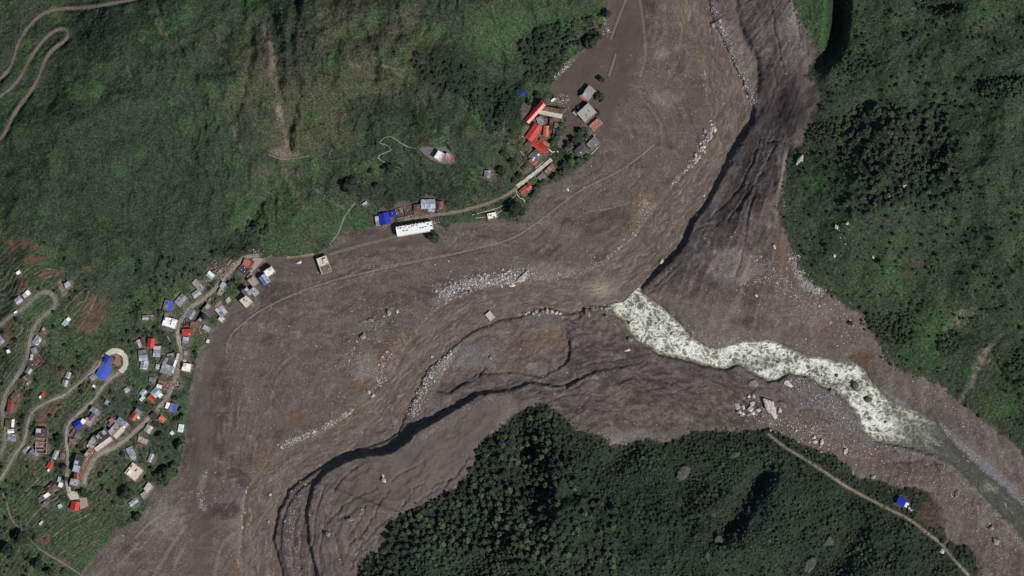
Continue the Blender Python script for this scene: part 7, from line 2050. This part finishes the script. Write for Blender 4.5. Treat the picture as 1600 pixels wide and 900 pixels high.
RIGHT = [[(1200, 225), [(300, 70, 12), (375, 160, 12), (370, 425, 10), (450, 430, 10), (520, 430, 9), (740, 455, 14), (870, 440, 9), (825, 495, 12), (720, 530, 10), (650, 500, 8), (580, 545, 10), (625, 530, 9), (780, 565, 12), (875, 555, 9), (760, 620, 10), (600, 600, 9), (565, 635, 9),
  (870, 660, 12), (960, 635, 10), (960, 570, 10), (1050, 700, 15), (1120, 570, 10), (1160, 570, 9), (1240, 580, 10), (1300, 560, 14), (1160, 650, 7), (1205, 690, 6), (1320, 665, 8), (1300, 695, 6), (1400, 600, 12), (1395, 650, 9), (1540, 705, 10), (1515, 545, 9), (1495, 430, 6),
  (1550, 175, 9), (360, 640, 18), (700, 740, 18), (560, 710, 10), (800, 740, 9), (720, 815, 7), (550, 795, 6), (460, 685, 6), (1220, 820, 13), (1300, 780, 15), (1340, 820, 9), (1530, 805, 10), (1250, 880, 10), (1410, 880, 8), (1350, 885, 8), (1460, 875, 6), (165, 490, 6),
  (205, 505, 6), (1010, 800, 5), (1250, 370, 8), (1180, 290, 8), (1350, 320, 7), (1400, 540, 9), (1360, 510, 6), (690, 345, 10), (840, 350, 12), (1060, 510, 10), (980, 430, 9), (920, 120, 9), (1060, 130, 10), (690, 220, 8), (920, 200, 9), (1030, 260, 12), (600, 320, 8)]],
 [(1200, 0), [(555, 80, 8), (608, 68, 8), (665, 140, 7), (770, 80, 10), (825, 108, 8), (865, 225, 16), (620, 262, 7), (600, 295, 10), (390, 440, 7), (805, 540, 14), (1010, 545, 12), (1225, 685, 12), (1290, 680, 14), (1425, 690, 9), (1365, 865, 9), (1105, 600, 12), (785, 485, 7), (560, 250, 6), (1275, 245, 9), (1420, 275, 10), (1465, 110, 9), (1580, 120, 8)]],
 [(1200, 450), [(590, 60, 9), (640, 30, 9), (705, 45, 8), (570, 130, 9), (620, 165, 12), (655, 105, 5), (835, 180, 10), (790, 270, 10), (865, 310, 12), (1020, 170, 6), (1090, 190, 8), (1340, 140, 10), (1410, 65, 11), (1470, 120, 9), (1075, 355, 12), (710, 435, 7), (770, 480, 10), (1010, 305, 9), (890, 60, 5), (810, 40, 9), (1240, 740, 9), (745, 200, 9), (880, 200, 8), (515, 220, 12), (400, 55, 8)]]]
MARK = [((1305, 355), "pale rocks"), ((1411, 290), "small pale crag"), ((1250, 250), "tall pale boulder"), ((1363, 402), "pale dot of rock"), ((1500, 495), "bare brown scar"), ((1535, 545), "tan gully"), ((1305, 40), "dark ravine"), ((1265, 450), "whitish scree"), ((1485, 530), "brown crag"), ((1420, 425), "brown patch of bracken")]
cnt = {}
for (ou, ov), L in RIGHT:
    for zx, zy, zr in L:
        u, v, r = ou + zx / 4, ov + zy / 4, zr / 4 * 1.25
        tint = random.choice([.02, .08, .12, .2, .3])
        best = min(MARK, key=lambda m: math.hypot(m[0][0] - u, m[0][1] - v))
        dx, dy = u - best[0][0], v - best[0][1]; dd = math.hypot(dx, dy)
        side = ('right of' if dx > 0 else 'left of') if abs(dx) > abs(dy) else ('below' if dy > 0 else 'above')
        how = 'close' if dd < 22 else ('near' if dd < 50 else 'well')
        siz = 'large' if r > 4.2 else ('small' if r < 2.6 else 'middling')
        lb = "%s dark tree %s, %s the %s on the right hill" % (siz, how, side, best[1])
        lb = lb.replace('close, ', 'just ').replace('near, ', 'some way ').replace('well, ', 'far ')
        tree(u, v, r, lb, "scattered dark trees on the right hill: " + lb[:40], tint, 1.15)

# ------------------------------------------------------------------ forest and scrub: the largest trees one by one, the rest as stuff
def scatter(poly, n, fn=None):
    p = np.array(poly); u = rng.uniform(p[:, 0].min(), p[:, 0].max(), n); v = rng.uniform(p[:, 1].min(), p[:, 1].max(), n)
    k = inside(poly, u, v)
    if fn is not None:
        k &= rng.random(n) < fn(u, v)
    return u[k], v[k]


inst = []       # u, v, radius(map units), tint, sink, height
# south forest
u, v = scatter(HILL_S, 24000)
ds = bil(d_s, u, v, U0, V0, ST); k = (ds > 2.5) & (v < 960) & (v > 620)
rb, zz = prof['south']
D_r, _ = linedist([tuple(p) for p in rb], 14)
k &= bil(D_r, u, v, U0, V0, ST) > 4.5
k &= ~(np.hypot((u - 1408) / 14, (v - 785) / 11) < 1) & ~(np.hypot((u - 1450) / 22, (v - 803) / 22) < 1) & ~(np.hypot((u - 1067) / 11, (v - 740) / 11) < 1) & ~(np.hypot((u - 1266) / 10, (v - 881) / 10) < 1) & ~(np.hypot((u - 887) / 14, (v - 780) / 20) < 1)
u, v = u[k], v[k]
pat = fbm(u / 55, v / 55, 3, 501)
R_ = np.where(pat > 0, rng.uniform(2.6, 5.2, len(u)), rng.uniform(1.5, 3.2, len(u)))
tall_zone = ((u > 800) & (u < 960) & (v > 780)) | ((u < 900) & (v > 680) & (v < 860))
R_ = np.where(tall_zone, rng.uniform(2.4, 6.4, len(u)), R_)
R_ = np.where((u > 905) & ~tall_zone, np.clip(R_ * .78, 1.3, 3.8), R_)
# thin out so crowns touch but do not bury each other
order = np.argsort(-R_)
cellsz = 3.0; taken = {}
keep = []
for i in order:
    cx, cy = int(u[i] // cellsz), int(v[i] // cellsz); ok = True
    for a in range(-4, 5):
        for b in range(-4, 5):
            for j in taken.get((cx + a, cy + b), ()):
                if (u[i] - u[j]) ** 2 + (v[i] - v[j]) ** 2 < (.72 * (R_[i] + R_[j])) ** 2:
                    ok = False; break
            if not ok:
                break
        if not ok:
            break
    if ok:
        taken.setdefault((cx, cy), []).append(i); keep.append(i)
u, v, R_ = u[keep], v[keep], R_[keep]
thin = (u > 905) & (rng.random(len(u)) < np.clip(.25 + .5 * fbm(u / 40, v / 40, 3, 507), 0, .6))
u, v, R_ = u[~thin], v[~thin], R_[~thin]
tn = np.clip(.34 + .30 * fbm(u / 60, v / 60, 3, 503) + rng.normal(0, .18, len(u)), .02, .95)
lit = np.hypot((u - 700) / 130, (v - 850) / 60) < 1
tn = np.where(lit, np.clip(tn + .12, 0, .9), tn)  # raised leaf tint paints this slope's sunlight into the crowns
SMARK = [((1067, 740), 'the big rounded outcrop'), ((1120, 847), 'the dim grey outcrop'), ((1266, 881), 'the sloping outcrop'), ((850, 632), "the forest's tip"), ((745, 705), "the forest's upper left corner"), ((610, 825), "the mud's cracked corner"), ((887, 780), 'the grassy glade'), ((575, 890), "the forest's bottom left corner"), ((700, 800), 'the lit left slope'), ((1340, 770), 'the track'), ((960, 860), 'the lit lower spur')]
NB = max(0, 298 - ntree)
for i in range(len(u)):
    if i < NB and 0 < u[i] < 1600 and v[i] < 890:
        best = min(SMARK, key=lambda m: math.hypot(m[0][0] - u[i], m[0][1] - v[i]))
        dx, dy = u[i] - best[0][0], v[i] - best[0][1]; dd = math.hypot(dx, dy)
        side = ('right of' if dx > 0 else 'left of') if abs(dx) > abs(dy) else ('below' if dy > 0 else 'above')
        lb = "%s %s tree %s %s %s in the south forest" % ('very broad' if R_[i] > 5.1 else 'broad', 'bright green' if tn[i] > .55 else ('dark' if tn[i] < .22 else ('dull green' if tn[i] < .38 else 'mid green')), 'just' if dd < 28 else ('some way' if dd < 70 else 'far'), side, best[1])
        lb = ' '.join(lb.split()[:16])
        tree(u[i], v[i], R_[i], lb, "broad trees of the south forest", float(tn[i]), 1.25)
    else:
        inst.append((u[i], v[i], R_[i], tn[i], .25, .95))
NFOREST = len(inst)
for cx, cy, rx in ((1067, 740, 13), (1266, 881, 13), (1294, 845, 9), (1120, 847, 10), (1105, 868, 6), (1147, 710, 9)):
    for _ in range(26):
        a = rng.uniform(0, 6.28); q = rng.uniform(.62, 1.15)
        inst.append((cx + rx * q * math.cos(a), cy + rx * q * math.sin(a), rng.uniform(.9, 2.2), np.clip(rng.normal(.3, .15), .02, .8), .0, 1.0))
# dark woods on the right hill
for poly, n, r0, r1 in [([(1318, 190), (1330, 168), (1370, 155), (1400, 165), (1470, 162), (1482, 190), (1500, 240), (1505, 300), (1470, 330), (1420, 328), (1380, 322), (1340, 345), (1312, 320), (1330, 292), (1302, 240), (1292, 268)], 330, 2.6, 6.0),
                        ([(1520, 118), (1600, 112), (1640, 150), (1600, 150), (1540, 162), (1515, 142)], 120, 1.8, 3.8), ([(1410, -20), (1510, -20), (1495, 22), (1440, 26)], 90, 1.6, 3.6), ([(1285, 85), (1330, 80), (1370, 95), (1350, 120), (1310, 125), (1290, 105)], 80, 1.6, 3.4),
                        ([(1335, 500), (1420, 480), (1440, 510), (1420, 540), (1380, 535), (1350, 515)], 130, 1.3, 3.0), ([(1262, 195), (1290, 190), (1320, 200), (1300, 225), (1260, 225)], 90, 1.5, 3.2), ([(1462, 548), (1468, 526), (1484, 515), (1502, 520), (1506, 540), (1490, 553)], 130, 1.3, 2.6), ([(1555, 552), (1600, 530), (1640, 600), (1590, 586), (1566, 578)], 45, 1.4, 3.0)]:
    u, v = scatter(poly, n * 3); u, v = u[:n], v[:n]; k = len(u)
    for i in range(k):
        inst.append((u[i], v[i], rng.uniform(r0, r1), np.clip(rng.normal(.42, .22), .04, .95), .2, 1.15))
# trees and tall shrubs dotted over the whole right hill, in drifts
n = 5200
u = rng.uniform(1225, 1700, n); v = rng.uniform(-40, 700, n)
dd = bil(d_e, u, v, U0, V0, ST); cl = fbm(u / 48, v / 34, 3, 521); wd_ = np.exp(-((u - 1400) / 95) ** 2 - ((v - 255) / 90) ** 2)
lush = np.exp(-((u - 1545) / 60) ** 2 - ((v - 250) / 90) ** 2) + np.exp(-((u - 1500) / 70) ** 2 - ((v - 590) / 60) ** 2)
k = (dd > 3) & (bil(vivid, u, v, U0, V0, ST) < .5) & (rng.random(n) < np.clip(.16 + .55 * cl + .35 * wd_ - .2 * lush, .02, .8)) & (np.hypot((u - 1532) / 12, (v - 590) / 45) > 1) & ~((np.abs(u - 1308) < 14) & (v < 90))
for i in np.nonzero(k)[0]:
    inst.append((u[i], v[i], rng.uniform(1.3, 3.6), np.clip(rng.normal(.2, .16), .02, .8), .3, 1.1))
# bushes: everywhere on the hills, thick where the cover is scrub
n = 170000
u = rng.uniform(-100, 1700, n); v = rng.uniform(-50, 950, n)
vg = 1 - bil(mud, u, v, U0, V0, ST); scv = bil(np.clip(scrub, 0, 1), u, v, U0, V0, ST); bare = bil(np.clip(soil + tan + yard, 0, 1.5), u, v, U0, V0, ST); trv = bil(tm, u, v, U0, V0, ST)
de_, ds_, dn_ = (bil(a, u, v, U0, V0, ST) for a in (d_e, d_s, d_nw))
clus = fbm(u / 22, v / 22, 3, 511)
pr = np.where(dn_ > 0, .06 + .42 * scv * np.clip(.75 + .8 * clus, 0, 1) + .05 * (clus > .35), 0) + np.where(de_ > 0, (.055 + .12 * scv + .16 * (clus > .2)) * (1 - .8 * bil(vivid, u, v, U0, V0, ST)), 0) + np.where(ds_ > 0, .10, 0)
edge_ = ((ds_ > -5) & (ds_ < 2.5)) | ((de_ > -4) & (de_ < 2.0))
pr = np.where(edge_ & (clus > -.1), np.clip(.16 + .3 * clus, 0, .5), pr)
vil = inside(TERR, u, v) | ((u > 200) & (u < 380) & (v > 400) & (v < 800))
pr = np.where(vil & (dn_ > 0), .05 + .36 * np.clip(clus + .2, 0, 1), pr)
fields = inside([(-100, 370), (60, 372), (118, 430), (110, 452), (95, 455), (85, 450), (60, 450), (20, 485), (-100, 560)], u, v) | inside([(20, 790), (60, 770), (125, 800), (200, 800), (170, 838), (150, 862), (125, 893), (60, 840)], u, v) | inside([(112, 465), (170, 455), (205, 480), (180, 545), (130, 560), (110, 530)], u, v) | inside([(50, 460), (85, 462), (80, 482), (55, 500), (40, 560), (10, 600), (30, 520)], u, v)
pr = np.where(fields & (dn_ > 0), .02, pr)
ham = ((u > 790) & (u < 945) & (v > 120) & (v < 345)) | ((u > 560) & (u < 800) & (v > 255) & (v < 335))
pr = np.where(ham & (dn_ > 0), .24, pr)
woods = inside([(800, 70), (850, 40), (905, 30), (940, 20), (942, 40), (925, 68), (895, 90), (870, 118), (850, 145), (815, 140), (820, 100)], u, v) | inside([(640, 85), (690, 90), (760, 120), (800, 150), (800, 220), (750, 200), (720, 150), (650, 120)], u, v) | inside([(330, 400), (360, 370), (410, 325), (420, 360), (390, 395), (370, 400)], u, v)
pr = np.where(woods & (dn_ > 0), .34, pr)
pr *= np.clip(1 - 1.3 * bare, 0, 1)
for nm, m_ in (('west', 5), ('middle', 4), ('lower', 4), ('main', 5), ('bend', 7), ('upper', 4.5), ('hairpin', 5), ('bank', 4.5), ('causeway', 4.5), ('south', 4)):
    P, zz = prof[nm]
    D, _ = linedist([tuple(p) for p in P], 9)
    pr = np.where(bil(D, u, v, U0, V0, ST) < m_, 0, pr)
for it in H:
    r = max(it[3], it[4]) * .55 + .8
    pr = np.where(np.hypot(u - it[1], v - it[2]) < r, 0, pr)
for c_, r in (((684, 243), 28), ((393, 417), 18), ((114, 768), 14), ((131, 786), 10), ((184, 562), 13), ((190, 787), 8), ((816, 146), 7), ((312, 527), 13), ((182, 600), 12)):
    pr = np.where(np.hypot(u - c_[0], v - c_[1]) < r, 0, pr)
k = ((vg > .8) | (edge_ & (bil(d_water, u, v, U0, V0, ST) < -8))) & (rng.random(n) < pr)
u, v, scv, ww, hh_, vv_, de_k = u[k], v[k], scv[k], woods[k], ham[k], vil[k], de_[k]
ff_ = fields[k]
br = bil(np.clip(bright, 0, 1), u, v, U0, V0, ST); ol = bil(np.clip(olive, 0, 1), u, v, U0, V0, ST)
for i in range(len(u)):
    r = rng.uniform(.9, 2.0) if not (ww[i] or hh_[i] or vv_[i]) else rng.uniform(1.1, 3.1)
    if ww[i] and rng.random() < .5:
        inst.append((u[i], v[i], rng.uniform(2.2, 4.6), np.clip(rng.normal(.2, .15), .02, .8), .3, 1.0)); continue
    if de_k[i] > 0:
        r = rng.uniform(.9, 2.6)
    if vv_[i] and not ff_[i] and rng.random() < .26:
        inst.append((u[i], v[i], rng.uniform(2.2, 4.2), np.clip(rng.normal(.22, .18), .02, .8), .25, 1.0)); continue
    inst.append((u[i], v[i], r, np.clip(.26 + .30 * br[i] - .08 * scv[i] + rng.normal(0, .15), .02, .95), .75, .8))


def scatter_object(name, rows):
    """one object that sets copies of the crowns of real trees on points"""
    A_ = np.array(rows, float)
    x, y = W(A_[:, 0], A_[:, 1]); z = sampleZ(A_[:, 0], A_[:, 1]) - A_[:, 2] * S * A_[:, 4]
    me = bpy.data.meshes.new(name); me.vertices.add(len(A_))
    me.vertices.foreach_set('co', np.stack([x, y, z], -1).astype(np.float32).ravel())
    r3 = A_[:, 2] * S
    setattr_pt(me, 'size', np.stack([r3 * rng.uniform(.85, 1.15, len(A_)), r3 * rng.uniform(.85, 1.15, len(A_)), r3 * A_[:, 5]], -1), 'FLOAT_VECTOR')
    setattr_pt(me, 'turn', np.stack([np.zeros(len(A_)), np.zeros(len(A_)), rng.uniform(0, 6.28, len(A_))], -1), 'FLOAT_VECTOR')
    setattr_pt(me, 'tint', A_[:, 3], 'FLOAT')
    setattr_pt(me, 'pick', rng.integers(0, 5, len(A_)).astype(np.float32), 'FLOAT')
    o = bpy.data.objects.new(name, me); link(o); o['kind'] = 'stuff'
    ng = bpy.data.node_groups.new(name, 'GeometryNodeTree')
    ng.interface.new_socket('Geometry', in_out='INPUT', socket_type='NodeSocketGeometry'); ng.interface.new_socket('Geometry', in_out='OUTPUT', socket_type='NodeSocketGeometry')
    gi = ng.nodes.new('NodeGroupInput'); go = ng.nodes.new('NodeGroupOutput'); jn = ng.nodes.new('GeometryNodeJoinGeometry')
    def named(nm, dt):
        a = ng.nodes.new('GeometryNodeInputNamedAttribute'); a.data_type = dt; a.inputs['Name'].default_value = nm
        return [s for s in a.outputs if s.enabled and s.name == 'Attribute'][0]
    sz, tr, pk = named('size', 'FLOAT_VECTOR'), named('turn', 'FLOAT_VECTOR'), named('pick', 'FLOAT')
    for kk in range(5):
        oi = ng.nodes.new('GeometryNodeObjectInfo'); oi.transform_space = 'ORIGINAL'; oi.inputs['Object'].default_value = CROWN_OBS[kk]
        cmp = ng.nodes.new('FunctionNodeCompare'); cmp.data_type = 'FLOAT'; cmp.operation = 'EQUAL'
        ng.links.new(pk, cmp.inputs[0]); cmp.inputs[1].default_value = kk; cmp.inputs['Epsilon'].default_value = .1
        ip = ng.nodes.new('GeometryNodeInstanceOnPoints')
        ng.links.new(gi.outputs[0], ip.inputs['Points']); ng.links.new(cmp.outputs[0], ip.inputs['Selection']); ng.links.new(oi.outputs['Geometry'], ip.inputs['Instance'])
        ng.links.new(tr, ip.inputs['Rotation']); ng.links.new(sz, ip.inputs['Scale'])
        ng.links.new(ip.outputs[0], jn.inputs[0])
    ng.links.new(jn.outputs[0], go.inputs[0])
    md = o.modifiers.new('scatter', 'NODES'); md.node_group = ng
    return o


scatter_object('forest', inst[:NFOREST])
scatter_object('undergrowth', inst[NFOREST:])
print('trees', ntree, 'forest', NFOREST, 'bushes', len(inst) - NFOREST, 'objects', len(bpy.data.objects))
